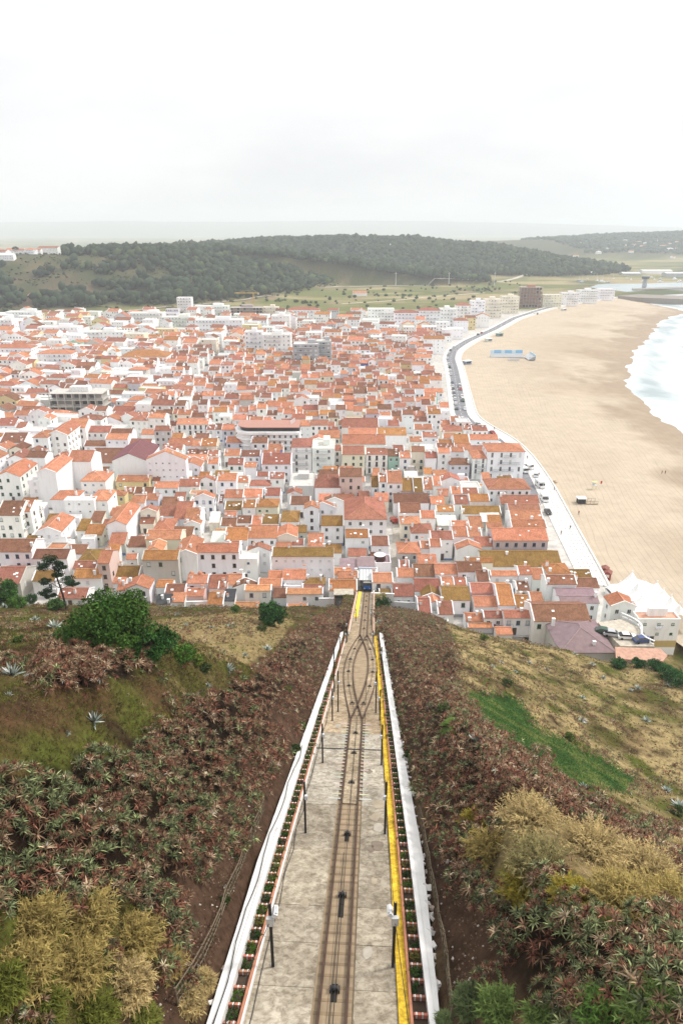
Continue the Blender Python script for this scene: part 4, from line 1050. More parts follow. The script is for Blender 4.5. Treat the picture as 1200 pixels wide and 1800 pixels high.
def mono(W, D, he, rise, wc, rc, X, w, r):
    hw, hd = W / 2, D / 2; t = 0.13
    w.face([(-hw, -hd, -8), (hw, -hd, -8), (hw, -hd, he), (-hw, -hd, he)], wc, 0, X)
    w.face([(hw, hd, -8), (-hw, hd, -8), (-hw, hd, he + rise), (hw, hd, he + rise)], wc, 0, X)
    w.face([(hw, -hd, -8), (hw, hd, -8), (hw, hd, he + rise), (hw, -hd, he)], wc, 0, X); w.face([(-hw, hd, -8), (-hw, -hd, -8), (-hw, -hd, he), (-hw, hd, he + rise)], wc, 0, X)
    m = rise / D; a = hw + 0.1; y0 = -hd - 0.25; z0 = he - m * 0.25 + 0.02; y1 = hd + 0.1; z1 = he + rise + m * 0.1 + 0.02
    lo = [(-a, y0, z0), (a, y0, z0), (a, y1, z1), (-a, y1, z1)]; up = [(p[0], p[1], p[2] + t) for p in lo]
    r.face(up, jit(rc, 0.05), 1, X); r.face(lo[::-1], rc, 1, X)
    for i in range(4): j = (i + 1) % 4; r.face([lo[i], lo[j], up[j], up[i]], rc, 1, X)
def flatroof(W, D, he, wc, rc, X, w, r):
    hw, hd = W / 2, D / 2; p = 0.22
    w.box(-hw, hw, -hd, hd, -8, he - 0.45, wc, 0, X, 'bt')
    for a, b, c, d in ((-hw, hw, -hd, -hd + p), (-hw, hw, hd - p, hd), (-hw, -hw + p, -hd + p, hd - p), (hw - p, hw, -hd + p, hd - p)): w.box(a, b, c, d, he - 0.45, he, wc, 0, X, 'b')
    r.face([(-hw, -hd, he - 0.44), (hw, -hd, he - 0.44), (hw, hd, he - 0.44), (-hw, hd, he - 0.44)], rc, 1, X)

NH = [0]
HOUSES = []     # (root, px, py, description) for labelling
FOOT = []       # footprints for the filler
def gz(x, y): return max(G0, float(hill_z(np.array(x), np.array(y)))) if y < 182 else G0
def house(x, y, W, D, he, typ, rc, wc='w', rz=0.0, rise=None, far=False, win='', cop=None, name='house', detail=True, base=None, chim=None, side=None, slope=0.43):
    """x, y: centre of the footprint; he: eave height above the base"""
    z0 = gz(x, y) if base is None else base
    rcol = jit(RC[rc], 0.2); wcol = jit(WC[wc], 0.03)
    if far: X = Matrix.Translation((x, y, z0)) @ Matrix.Rotation(rz, 4, 'Z'); w = r = rg = FAR; root = None
    else: X = Matrix.Identity(4); w = MB(); r = MB(); rg = MB(); root = empty(name, (x, y, z0), rz)
    sheet = rc in 'upwkt'
    k0 = len(r.m)
    if cop is None: cop = random.choice((3, 3, 1, 2, 0, 0))
    top = he
    if typ == 'g':
        rise = rise or slope * D / 2; gable(W, D, he, rise, 0.22, cop, wcol, rcol, X, w, r, rg); top = he + rise
    elif typ == 'y':
        rise = rise or slope * W / 2; gable(D, W, he, rise, 0.22, cop if cop != 3 else 1, wcol, rcol, X @ Matrix.Rotation(math.pi / 2, 4, 'Z'), w, r, rg); top = he + rise
    elif typ == 'p': rise = rise or slope * min(W, D) / 2; hip(W, D, he, rise, wcol, rcol, X, w, r, rg); top = he + rise
    elif typ == 'm': rise = rise or 0.33 * D; mono(W, D, he, rise, wcol, rcol, X, w, r); top = he + rise
    else: rise = 0; flatroof(W, D, he, wcol, rcol, X, w, r)
    if sheet:
        for i in range(k0, len(r.m)):
            if r.m[i] == 1: r.m[i] = 3
    # windows
    nf = max(1, int((he + 0.6) / 2.75)); slots = []
    kind = win[:1] if win else random.choice('nnnns')
    shut = random.choice((0.15, 0.35, 0.6, 0.9)) if 'D' not in win else 0.0
    nc = max(1, int(W / random.uniform(2.2, 3.0)))
    if not (win and win[0] == '0'):
        for f in range(nf):
            zc = he - 1.45 - 2.75 * f
            if zc < 0.9: break
            for c in range(nc):
                if random.random() < (0.12 if win else 0.22): continue
                slots.append(((c + 0.5) / nc * W - W / 2, -D / 2, zc, 0.0))
        if random.random() < 0.55 or side:
            sx = 1 if x < 5 else -1; ns = max(1, int(D / 3.6))
            for f in range(nf):
                zc = he - 1.45 - 2.75 * f
                if zc < 0.9: break
                for c in range(ns):
                    if random.random() < (0.15 if side else 0.5): continue
                    slots.append((sx * W / 2, (c + 0.5) / ns * D - D / 2, zc, sx * math.pi / 2))
    if far:
        for (a, b, z, q) in slots:
            ww, hh = WSIZE.get(kind, (0.95, 1.25)); T = X @ Matrix.Translation((a, b, z)) @ Matrix.Rotation(q, 4, 'Z')
            sh = random.random() < shut
            FAR.box(-ww / 2, ww / 2, -0.06, 0.01, -hh / 2, hh / 2, (0.6, 0.6, 0.6) if sh else (0.05, 0.05, 0.06), 0 if sh else 2, T, 'bk')
            if not sh: FAR.box(-ww / 2 - 0.1, ww / 2 + 0.1, -0.13, 0.01, -hh / 2 - 0.1, -hh / 2 - 0.003, wcol, 0, T, 'k')
    else:
        fv = random.choice(('', '', '', '1', '2', '3'))
        if he > 4.5 and random.random() < 0.28 and slots:
            a, b, z, q = random.choice([s_ for s_ in slots]); 
            if z > 2.6: link('balcony', balc(random.choice((1.5, 2.0, 3.0))), root, (a, b, z - 0.8), q)
        if random.random() < 0.3:
            mb = MB(); mb.box(-W / 2 - 0.03, W / 2 + 0.03, -D / 2 - 0.035, -D / 2 + 0.1, -1, random.uniform(0.5, 0.9), random.choice(((0.45, 0.44, 0.42), (0.55, 0.42, 0.18), (0.16, 0.24, 0.42), (0.3, 0.3, 0.31)))); mb.build('plinth', M['plaster'], root)
        for (a, b, z, q) in slots:
            key = (kind if random.random() > shut else kind + 'S').replace(kind, kind + fv)
            m1, m2 = WIN.get(key, WIN['n']); o = link('window', m1, root, (a, b, z), q)
            if m2 is not None: link('pane', m2, o)
            if kind == 't' and z > 2.5 and abs(q) < 0.1: link('balcony', balc(1.5), root, (a, b - 0.002, z - 1.02))
        if he > 2.4 and detail and typ != 'm' and random.random() < 0.5:
            link('door', door_me, root, (random.uniform(-W / 2 + 0.9, W / 2 - 0.9) if W > 2.6 else 0, -D / 2, 0.02))
    # chimneys and roof vents
    nch = chim if chim is not None else random.choice((0, 1, 1, 2))
    if typ != 'f':
        for i in range(nch):
            cx = random.choice((-1, 1)) * (W / 2 - 0.5) if random.random() < 0.5 else random.uniform(-W / 2 + 0.6, W / 2 - 0.6); cy = random.uniform(-D * 0.42, D * 0.25)
            zr = (he + rise * (1 - abs(cy) / (D / 2))) if typ in 'gp' else (he + rise * (1 - abs(cx) / (W / 2)) if typ == 'y' else he + rise * (cy / D + 0.5))
            tall = random.uniform(0.8, 1.5); cw = random.uniform(0.22, 0.36)
            mb = FAR if far else MB(); T = X if far else None
            mb.box(cx - cw, cx + cw, cy - 0.25, cy + 0.25, zr - 0.5, zr + tall, WC['w'], 0, T); mb.box(cx - cw - 0.07, cx + cw + 0.07, cy - 0.32, cy + 0.32, zr + tall + 0.003, zr + tall + 0.1, WC['w'] if random.random() < 0.6 else RC['o'], 0, T)
            if not far: mb.build('chimney', M['plaster'], root)
        if not far and typ == 'g' and random.random() < 0.4 and D > 4:
            for i in range(random.choice((1, 2, 2, 3))):
                cx = random.uniform(-W / 2 + 0.6, W / 2 - 0.6); cy = -D * random.uniform(0.12, 0.4); zr = he + rise * (1 - abs(cy) / (D / 2)); m = rise / (D / 2)
                T = Matrix.Translation((cx, cy, zr + 0.17)) @ Matrix.Rotation(math.atan(m), 4, 'X'); mb = MB(); s_ = random.uniform(0.22, 0.42)
                mb.box(-s_, s_, -s_ * 0.8, s_ * 0.8, 0, 0.09, (0.78, 0.78, 0.78), 0, T); mb.build('skylight', M['paint'], root)
    elif not far and random.random() < 0.6 and W > 5:
        mb = MB(); mb.box(-W * 0.2, W * 0.25, D * 0.02, D * 0.3, he - 0.44, he + 1.7, wcol); mb.build('stair_head', M['plaster'], root)
    if far: NH[0] += 1; return None
    w.build('wall', M['plaster'], root)
    rmats = [M['plaster'], M['tile'], M['glass'], M['corrugated']]
    ro = r.build('roof', rmats, root)
    if rg.f: rg.build('ridge', rmats, ro)
    px, py, _ = proj(x, y, z0 + he)
    HOUSES.append((root, float(px), float(py), rc, wc, W, he, typ, wcol))
    return root

def traced(xl, xr, yr, ye, h, typ, rc, wc='w', opt=''):
    """a house measured from the photograph: eave line (xl..xr, ye), ridge or far roof edge at yr, eave h m over the town level"""
    ze = G0 + h; A = at(xl, ye, ze); Bq = at(xr, ye, ze); W = Bq[0] - A[0]; Y = A[1]
    q = (900 - yr) / F
    def solve(zz, r):
        den = sp + r * cp - q * cp + q * r * sp
        return (q * (Y * cp - (zz - CZ) * sp) - (Y * sp + (zz - CZ) * cp)) / den
    if typ in 'gp': D = 2 * solve(ze, 0.43)
    elif typ == 'm': D = solve(ze, 0.33)
    elif typ == 'y': D = solve(ze + 0.43 * W / 2, 0)
    else: D = solve(ze, 0)
    D = min(max(D, 3.0), 26.0)
    if typ == 'p' and D > W * 1.6: D = W * 1.6
    x = (A[0] + Bq[0]) / 2; y = Y + D / 2
    kw = {}
    if 'n' in opt: kw['win'] = '0'
    elif 'D' in opt: kw['win'] = 'nD'
    elif 'T' in opt: kw['win'] = 'tD'
    elif 'S' in opt: kw['win'] = 's'
    if '+' in opt: kw['side'] = True
    rz = 0.0
    for tok in opt.split():
        if tok.startswith('R'): rz = math.radians(float(tok[1:]))
    z0 = gz(x, Y); z0 = min(z0, ze - 2.2)
    FOOT.append((x - W / 2 - 0.3, x + W / 2 + 0.3, y - D / 2 - 0.3, y + D / 2 + 0.3))
    return house(x, y, W, D, ze - z0, typ, rc, wc, rz, win=kw.get('win', ''), base=z0, side=kw.get('side'), slope=0.43)
TR = '''-15 56 948 970 9 g b w D
57 118 966 982 7 g b w
-12 36 997 1026 5 g r s +
57 98 1004 1021 5 g m w
128 169 987 1000 6 g r w
139 170 967 985 6 p m c
172 192 968 990 9 g o k D
129 178 1001 1016 5 g M w W
100 153 1035 1052 3 g r w
64 107 901 936 6 y o w
-6 36 881 906 10 g b W +
36 54 880 899 10 g o W +
56 84 925 940 5 f w w
46 70 944 951 4 f w w n
46 72 942 950 4 g m w n
78 126 950 955 3 f w w n
65 98 799 831 14 y o w n +
118 160 792 811 13 g o w n
49 72 838 844 11 f w w +
142 185 828 846 8 p o w
90 133 862 878 8 p o w n
157 189 858 880 8 p o w
112 165 872 879 9 f w w S
58 84 745 769 12 p o w +
82 118 738 765 12 y o w +
118 150 736 752 11 g o w D
131 193 749 760 8 g r w D
148 190 775 784 4 g b w
158 225 788 814 5 g b w n
0 43 761 778 7 g b w
-8 35 806 838 10 y o w +
14 42 788 806 9 y r w +
45 76 783 796 8 y b w +
-5 26 735 748 7 g r w
28 46 742 752 6 g r w
197 258 772 810 11 y p w n
257 326 788 808 12 y o w S
193 232 754 764 7 g b w D
248 283 755 764 5 g o w n
310 367 736 746 8 g o w T
295 337 771 783 6 g o w n
337 353 773 784 6 g o w
353 381 771 784 6 g M c
329 347 790 799 4 g b w n
346 367 791 799 4 g b w n
327 362 799 809 5 g o c
363 381 805 814 5 g o w D
204 262 836 846 5 g o y
264 281 836 845 4 g r w n
270 313 847 858 5 g o w
314 350 843 855 5 g r w
347 378 835 845 6 y o W D
194 219 862 871 5 p o y
221 233 857 867 4 g r y
236 270 857 867 4 g b w n
231 254 871 884 6 g o w
255 278 868 879 6 g o l
188 222 882 922 8 y o w n +
247 275 887 900 7 y r c D
246 270 910 920 4 g r c n
283 315 874 888 4 g b w n
280 312 889 907 4 g r w n
270 302 909 932 5 p o w n
340 375 862 876 8 y o w
306 334 882 912 5 g r w n
325 352 893 910 7 g o w
324 352 909 922 6 y o w S
363 378 747 755 6 g r w
377 390 745 755 6 g b w D
390 412 746 756 8 g o l D
412 432 748 756 9 g r c T
438 462 733 745 6 g o w
462 480 734 745 6 g o w
394 422 790 801 5 g o w
424 457 792 802 6 g b w D
400 428 806 817 6 g r w D
430 450 813 821 7 g o w
460 511 797 816 8 g r w D
365 384 805 815 5 g o w D
365 384 792 801 5 g r w
382 415 832 845 8 g o w
417 437 837 848 6 g o W
436 475 844 854 4 p r w n
451 472 830 837 5 g r w n
475 499 831 841 6 g r w
394 427 861 875 6 g o w n
428 461 860 874 6 g o w n
465 492 858 871 6 g r w
395 424 882 896 4 g m w
426 449 879 892 6 g M w
450 488 877 891 6 p M c S
384 393 870 884 4 g b w n
394 415 899 907 4 g o w n
388 415 911 924 4 g b w n
417 441 907 919 4 g b w n
442 459 907 922 4 g o w n
460 491 905 920 4 g m w n
494 524 893 917 6 p m w
508 552 829 854 6 f w s n
505 530 856 868 7 y r w +
510 545 873 887 5 g b w
535 560 880 894 9 y o w +
585 600 783 792 9 g r w TD
601 641 784 799 9 g r c D
643 681 788 799 9 g r w T
682 702 790 802 8 g b g D
702 722 796 805 8 g o w D
722 747 785 794 9 g b c
748 767 795 805 8 g r w
769 790 788 796 10 g o W D
792 815 787 794 8 g o w S
790 825 805 817 6 p b l D
602 677 764 781 8 g o w n
612 663 753 764 7 g o w n
663 714 752 765 6 g M w n
600 665 735 751 7 g r w n
540 580 763 778 9 y o w
560 597 757 770 8 g o c
596 637 823 838 10 g b k D
560 595 826 842 5 g b w n
553 598 833 857 6 p r w n
570 605 868 882 6 y b w n
543 590 880 893 7 y o w +
606 679 873 913 10 p r w D
564 603 907 924 7 g m w D
653 667 837 856 6 g m w
666 681 832 847 9 g o w D
680 707 828 849 9 g o w D
705 726 841 863 6 g m l
727 744 841 865 6 g m l
745 760 840 860 6 g o w
761 775 838 854 6 g o w n
692 754 868 884 5 g b w n
702 740 885 901 5 g b w S
739 765 898 911 5 g o w
776 808 830 845 6 y r w
812 845 846 857 6 f w W
858 932 841 860 7 p o w D
771 787 860 872 6 g r c n
793 811 856 868 6 g o w n
812 840 858 867 6 g r w n
798 823 871 886 6 g r w D
825 860 869 881 6 g M w W
757 781 873 886 5 g o w n
812 880 890 903 4 g m w n
767 798 889 899 5 g M W S
880 949 871 886 5 g r s n
893 950 886 898 5 g r s n
897 954 898 914 6 g o w n
775 812 749 758 6 g r c
814 828 748 755 6 g r w
829 857 748 757 6 g r w D
825 876 764 773 7 g o w
798 825 764 779 7 g M w
770 795 773 781 6 g M w
728 760 746 755 6 g o w D
742 768 760 768 6 g r w
720 742 768 776 6 g o w
705 738 908 921 6 p o c D
723 760 921 937 5 p r w
757 796 934 948 7 g r W S
739 755 952 964 5 g o w n
755 775 948 961 6 g o w n
700 738 954 972 5 p o s D
793 824 916 926 6 g o w n
826 848 908 927 6 g o w n
797 822 926 943 6 g o w n
823 846 928 944 6 g o w n
803 846 948 966 6 y o w n +
835 865 944 960 5 g r w n
734 767 975 990 5 g o s n
728 764 992 1013 4 g b w D
765 803 992 1009 5 g o w D
805 847 988 1005 6 g b w D
818 866 981 989 6 g M c n
847 987 969 996 4 g m w n
867 963 929 950 7 g o v D
899 960 914 927 6 g o w n
729 774 1019 1039 4 g r w n
741 775 1028 1050 4 y m w n
776 798 1016 1031 4 g o w n
800 820 1016 1030 4 g r w n
778 826 1032 1055 5 g m w D
747 778 1046 1063 4 y o w n
735 758 1052 1078 4 g r w n
770 797 1058 1080 4 g r w n
747 788 1075 1092 3 f w w n
827 873 1026 1042 5 g r l
834 876 1049 1066 4 g o w n
876 905 1028 1064 5 g M w n
819 848 1079 1092 3 g o w n
850 884 1075 1086 4 g r w D
886 936 1074 1086 5 g r w
938 1038 1062 1092 6 g b w D
822 866 1099 1103 2 g O l D
872 900 1103 1115 2 g o w n
838 860 1003 1021 5 g b w n
862 910 1005 1012 6 g o w W
911 935 996 1010 6 g o w n
936 957 1000 1018 5 g o w n
962 1002 992 1008 6 p M w n
960 1013 1012 1027 7 g b w n
1000 1040 1002 1015 4 g m w n
1013 1052 1017 1033 4 g b w n
978 1044 1035 1045 6 g u w n
985 1052 1048 1060 6 g u w
908 930 1023 1037 5 g b w D
908 931 1047 1067 4 g M w n
932 955 1042 1058 4 g o w n
985 1080 1098 1147 5 p u s n
1074 1117 1040 1066 8 y o w D
1122 1196 1074 1088 7 f t w S
607 648 931 945 8 g M w S
652 683 943 959 6 g b w S
651 666 968 979 3 g b w n
597 628 982 1004 5 m u w n
628 658 980 996 6 m u w n
659 687 974 989 6 f u w n
588 616 999 1010 5 g o w n
593 629 1005 1016 5 g o w n
578 627 1020 1038 4 g M w n
654 690 1008 1024 5 g o w S
667 689 1037 1052 3 g m w n
692 727 1028 1048 4 g r w S
698 727 1000 1014 5 g o w n
702 719 986 998 3 g r w n
395 435 928 949 6 g M w
435 486 924 946 6 g o w D
487 521 920 945 6 y o c n
512 534 948 958 4 g r w n
485 512 955 961 4 g o w n
541 568 938 960 6 g o w n
478 586 963 978 8 g m w S
435 474 955 968 7 y r w +
399 420 952 967 7 g o w n
420 452 968 982 7 f w W
570 600 957 972 4 g m w
471 497 1004 1017 4 g o w n
497 537 1002 1018 5 g o w n
454 495 1018 1031 4 g o w
500 531 1018 1030 4 f w w n
533 570 1017 1028 4 p m w n
532 568 1028 1039 4 g b w n
410 449 1017 1033 4 y b w n
398 425 1010 1028 4 g o w n
430 476 1032 1038 5 g O w
480 503 1035 1050 3 g b w n
503 567 1040 1044 5 g O w D
504 540 1066 1072 2 g O l n
400 455 1062 1068 2 g O w n
250 313 968 984 9 g M s
308 346 940 975 9 y o w n
256 318 932 948 9 g o c n
258 285 948 968 9 y o c n
346 420 956 971 9 g o w D
328 365 1011 1025 5 g o w D
344 367 1016 1025 4 g r w n
367 395 1012 1034 4 g r w n
384 399 1023 1035 4 g r w n
221 262 1010 1035 5 y o w D
199 220 1016 1025 4 g o w n
206 220 1028 1038 3 g o w n
200 244 996 1014 3 g m w n
275 302 1020 1032 4 g M w n
290 325 1028 1042 4 g b w n
301 324 1042 1058 4 m o w n
326 358 1035 1048 4 g o k W
364 392 1042 1063 4 g M w n
274 300 1045 1062 4 m k w n
393 412 1036 1056 4 m k w n
343 377 1066 1074 2 g O w n'''
for ln in TR.split('\n'):
    t_ = ln.split()
    traced(*[float(v) for v in t_[:5]], t_[5], t_[6], t_[7] if len(t_) > 7 else 'w', ' '.join(t_[8:]))

# ---- apartment blocks, hotels and other large buildings measured by roof line and foot
def block(xl, xr, yt, yb, D, wc, label, floors=None, roof='w', balconies=True, name='apartment_block', rz=0.0, cat='apartment block', cols=None, wide=False, win='n', penthouse=False):
    A = at(xl, yb, G0); Bq = at(xr, yb, G0); W = Bq[0] - A[0]; Y = A[1]
    q = (900 - yt) / F      # height from the top line of the front
    h = -((Y * sp - q * Y * cp) + (G0 - CZ) * (cp + q * sp)) / (cp + q * sp)
    x = (A[0] + Bq[0]) / 2; y = Y + D / 2
    FOOT.append((x - W / 2 - 1, x + W / 2 + 1, y - D / 2 - 1, y + D / 2 + 1))
    root = empty(name, (x, y, G0), rz); wcol = jit(WC[wc], 0.03)
    w = MB(); r = MB()
    I = Matrix.Identity(4)
    if roof == 'w': flatroof(W, D, h, wcol, RC['w'], I, w, r)
    else: hip(W, D, h, 0.35 * min(W, D) / 2, wcol, jit(RC[roof]), I, w, r, r)
    wo = w.build('wall', M['plaster'], root); r.build('roof', [M['plaster'], M['tile'], M['glass'], M['corrugated']], root)
    nf = floors or max(2, int(h / 3.0)); fh = h / nf; nc = cols or max(2, int(W / 3.2))
    for f in range(nf):
        zc = (f + 0.52) * fh
        for c in range(nc):
            if random.random() < 0.06: continue
            key = (win if not wide else 'W') + ('S' if random.random() < 0.3 else '')
            m1, m2 = WIN[key]; o = link('window', m1, root, ((c + 0.5) / nc * W - W / 2, -D / 2, zc)); o.scale.z = min(1, fh * 0.62 / 1.25)
            if m2 is not None: link('pane', m2, o)
        ns = max(1, int(D / 4)); sx = 1 if x < 0 else -1
        for c in range(ns):
            m1, m2 = WIN['n']; o = link('window', m1, root, (sx * W / 2, (c + 0.5) / ns * D - D / 2, zc), sx * math.pi / 2); o.scale.z = min(1, fh * 0.62 / 1.25)
            if m2 is not None: link('pane', m2, o)
        if balconies and f > 0:
            bw = W * random.choice((0.35, 0.6, 0.85)); link('balcony', balc(bw), root, (random.uniform(-1, 1) * (W - bw) / 2 * 0.9, -D / 2 - 0.002, zc - 0.75))
    if penthouse or (roof == 'w' and random.random() < 0.7):
        mb = MB(); k = random.uniform(-0.2, 0.1) * W; mb.box(k, k + W * 0.3, -D * 0.1, D * 0.3, h - 0.44, h + 2.2, wcol); mb.build('stair_head', M['plaster'], root)
    tag(root, label, cat, 'large buildings of the town')
    return root, W, D, h
for a in (
 (432, 462, 583, 628, 12, 'w', 'white apartment block, left half of the tall pair by the avenue'),
 (463, 512, 588, 632, 14, 'w', 'white apartment block with long balconies, right half of the tall pair'),
 (478, 510, 555, 582, 12, 'W', 'square white office block behind the tall white apartments'),
 (505, 562, 545, 570, 14, 'w', 'white block with red-brown roof at the back edge of town', None, 'r'),
 (463, 490, 540, 560, 12, 'c', 'small cream block beside the unfinished grey one'),
 (343, 402, 538, 560, 14, 'w', 'wide white block far back, left of the unfinished grey one'),
 (313, 338, 523, 552, 12, 'w', 'tall white block standing alone at the foot of the wooded hill'),
 (230, 288, 550, 575, 14, 'W', 'cream-white long block on the far left town edge'),
 (286, 343, 557, 580, 12, 'W', 'second cream-white block to the right of the long one'),
 (345, 427, 562, 590, 14, 'w', 'long white block behind two round trees'),
 (14, 68, 548, 572, 14, 'w', 'white apartment block at the far left under the wooded hill'),
 (-14, 26, 562, 592, 14, 'w', 'white apartments cut by the left picture edge'),
 (70, 140, 575, 602, 14, 'w', 'white stepped apartments right of the far left block'),
 (150, 220, 583, 610, 12, 'w', 'plain white block in front of the cream long block'),
 (-10, 60, 612, 640, 12, 'w', 'white terrace block at the left edge with red roof', None, 'o'),
 (70, 130, 622, 652, 12, 'w', 'white block with orange roof behind the left terraces', None, 'o'),
 (646, 692, 543, 575, 14, 'W', 'white hotel block at the back of the central quarter'),
 (692, 735, 550, 580, 14, 'w', 'white block with terracotta roof beside the white hotel block', None, 'r'),
 (735, 772, 546, 580, 14, 'w', 'white seafront block, farthest left of the seafront row', None, 'r'),
 (772, 800, 543, 580, 14, 'w', 'white seafront block, second of the seafront row'),
 (800, 826, 537, 574, 14, 'w', 'white seafront block, third of the seafront row', None, 'r'),
 (826, 850, 529, 566, 14, 'w', 'white seafront block, fourth of the seafront row'),
 (850, 880, 526, 559, 14, 'c', 'cream seafront block, fifth of the seafront row'),
 (880, 910, 521, 551, 14, 'c', 'cream seafront block next to the brown unfinished tower'),
 (952, 985, 518, 540, 14, 'c', 'cream block just beyond the brown unfinished tower'),
 (985, 1015, 515, 536, 14, 'W', 'pale block, second beyond the brown unfinished tower'),
 (1015, 1048, 510, 531, 14, 'w', 'white block, third beyond the brown unfinished tower'),
 (1048, 1078, 508, 526, 14, 'w', 'white end block nearest the harbour mouth')):
    args = list(a[:7]); kw = {}
    if len(a) > 8: kw['roof'] = a[8]
    block(*args, **kw)
block(516, 560, 605, 650, 16, 'G', 'grey stepped apartment building with open terraces', win='W', wide=True, penthouse=True)
block(556, 582, 600, 646, 14, 'G', 'grey rear wing of the stepped apartment building', win='W', wide=True)
block(853, 917, 794, 843, 11, 'w', 'white four-storey seafront hotel with balcony rows', 4, 'o', cat='hotel', name='hotel', win='t')
block(828, 852, 806, 842, 11, 'w', 'narrow white hotel with small balconies left of the seafront hotel', 4, 'o', cat='hotel', name='hotel', win='t')
block(513, 548, 786, 832, 12, 'w', 'white corner hotel with balconies and a red roof terrace', 4, 'r', cat='hotel', name='hotel', win='t')
block(549, 588, 788, 834, 14, 'w', 'white side wing of the corner hotel with roof terraces', 4, 'w', cat='hotel', name='hotel')
block(212, 294, 628, 644, 22, 'w', 'wide market hall with a low terracotta roof', 2, 'M', balconies=False, name='market_hall', cat='hall')
# curved white hotel
def curved_hotel():
    A = at(440, 806, G0); Bq = at(527, 806, G0); W = Bq[0] - A[0]; Y = A[1]; D = 13; h = 14.5
    root = empty('curved_hotel', ((A[0] + Bq[0]) / 2, Y + D / 2, G0)); wc = WC['w']
    FOOT.append((A[0] - 3, Bq[0] + 1, Y - 1, Y + D + 1))
    def outline(g):
        pts = [(W / 2, -D / 2 - g), (-W / 2, -D / 2 - g)]
        for t in np.linspace(0, math.pi / 2, 7)[1:]: pts.append((-W / 2 - (D * 0.45 + g) * math.sin(t), -D / 2 + D * 0.5 - (D * 0.5 + g) * math.cos(t)))
        pts += [(-W / 2 - D * 0.45 - g, D / 2), (W / 2, D / 2)]
        return pts
    def slab(name, g, z0, z1, mat, col):
        mb = MB(); P = outline(g); n = len(P)
        mb.face([(p[0], p[1], z1) for p in P][::-1], col)
        for i in range(n): p, q = P[i], P[(i + 1) % n]; mb.face([(q[0], q[1], z0), (p[0], p[1], z0), (p[0], p[1], z1), (q[0], q[1], z1)], col)
        mb.build(name, mat, root)
    slab('wall', 0, 0, h - 3.2, M['plaster'], wc)
    for i, z in enumerate((3.2, 6.0, 8.8, 11.3)): slab('balcony_slab', 0.9, z - 0.14, z + (0.95 if i == 3 else 0.06), M['plaster'], wc)
    slab('attic', -1.2, h - 3.2 + 0.003, h - 0.6, M['glass'], (0.05, 0.05, 0.05)); slab('roof', -0.3, h - 0.6 + 0.003, h - 0.3, M['plaster'], (0.42, 0.235, 0.19))
    for z in (3.2, 6.0, 8.8):
        mb = MB(); P = outline(0.85)[1:9]
        mb.tube([(p[0], p[1], z + 0.95) for p in P], 0.03, (0.1, 0.1, 0.12), n=4); mb.tube([(W / 2, -D / 2 - 0.85, z + 0.95), (P[0][0], P[0][1], z + 0.95)], 0.03, n=4); mb.build('railing', M['metal'], root)
    for z in (1.6, 4.6, 7.4, 10.1):
        for c in range(9):
            x = (c + 0.5) / 9 * W - W / 2; m1, m2 = WIN['n']; o = link('window', m1, root, (x, -D / 2, z)); link('pane', m2, o)
    for x in (-2.0, -0.6, 0.9, 2.2): 
        mb = MB(); mb.box(W / 2 - 3.5 + x * 0.3, W / 2 - 3.1 + x * 0.3, 1 + x, 1.4 + x, h - 0.3, h + 1.4, wc); mb.build('chimney', M['plaster'], root)
    tag(root, 'curved white hotel with stacked balconies in mid town', 'hotel', 'large buildings of the town')
curved_hotel()
# unfinished buildings: slabs on columns
def frame_building(xl, xr, yt, yb, D, label, nf, col, infill=0.0, icol=(0.3, 0.15, 0.1), cap=None):
    A = at(xl, yb, G0); Bq = at(xr, yb, G0); W = Bq[0] - A[0]; Y = A[1]; q = (900 - yt) / F
    h = -((Y * sp - q * Y * cp) + (G0 - CZ) * (cp + q * sp)) / (cp + q * sp)
    root = empty('unfinished_building', ((A[0] + Bq[0]) / 2, Y + D / 2, G0)); FOOT.append((A[0] - 1, Bq[0] + 1, Y - 1, Y + D + 1))
    fh = h / nf; nc = max(3, int(W / 3.6))
    mb = MB(); mb.box(-W / 2 + 1.5, W / 2 - 1.5, -D / 2 + 2.2, D / 2 - 0.5, 0, h - 0.3, tuple(v * 0.75 for v in col)); mb.build('core', M['plaster'], root)
    for f in range(nf + 1):
        mb = MB(); mb.box(-W / 2, W / 2, -D / 2, D / 2, f * fh - 0.3, f * fh, col); mb.build('floor_slab', M['concrete'], root)
    for c in range(nc + 1):
        x = -W / 2 + 0.2 + (W - 0.4) * c / nc
        for y in (-D / 2 + 0.2, D / 2 - 0.2):
            mb = MB(); mb.box(x - 0.18, x + 0.18, y - 0.18, y + 0.18, 0.003, h - 0.303, col); mb.build('column', M['concrete'], root)
    for f in range(nf):
        for c in range(nc):
            x0 = -W / 2 + 0.4 + (W - 0.4) * c / nc; x1 = x0 + (W - 0.4) / nc - 0.4
            if random.random() < infill:
                mb = MB(); mb.box(x0, x1, -D / 2 + 0.3, -D / 2 + 0.5, f * fh + 0.003, f * fh + fh * random.choice((0.35, 0.68)), icol); mb.build('infill_panel', M['concrete'], root)
            else:
                mb = MB(); mb.box(x0 + 0.5, x1 - 0.5, -D / 2 + 2.13, -D / 2 + 2.19, f * fh + 0.9, f * fh + fh - 0.5, (0.03, 0.03, 0.03)); mb.build('window', M['glass'], root)
    mb = MB(); mb.box(-W * 0.15, W * 0.2, -2, 3, h + 0.003, h + 2.6, cap or col); mb.build('stair_head', M['concrete'], root)
    tag(root, label, 'building', 'large buildings of the town')
frame_building(92, 186, 692, 738, 13, 'bare concrete frame building open at every floor, left of centre', 4, (0.52, 0.50, 0.46), 0.25, (0.42, 0.40, 0.36), (0.75, 0.74, 0.72))
frame_building(912, 950, 505, 541, 14, 'tall brown unfinished tower at the end of the seafront', 6, (0.44, 0.36, 0.32), 0.7, (0.25, 0.15, 0.12), (0.45, 0.22, 0.15))
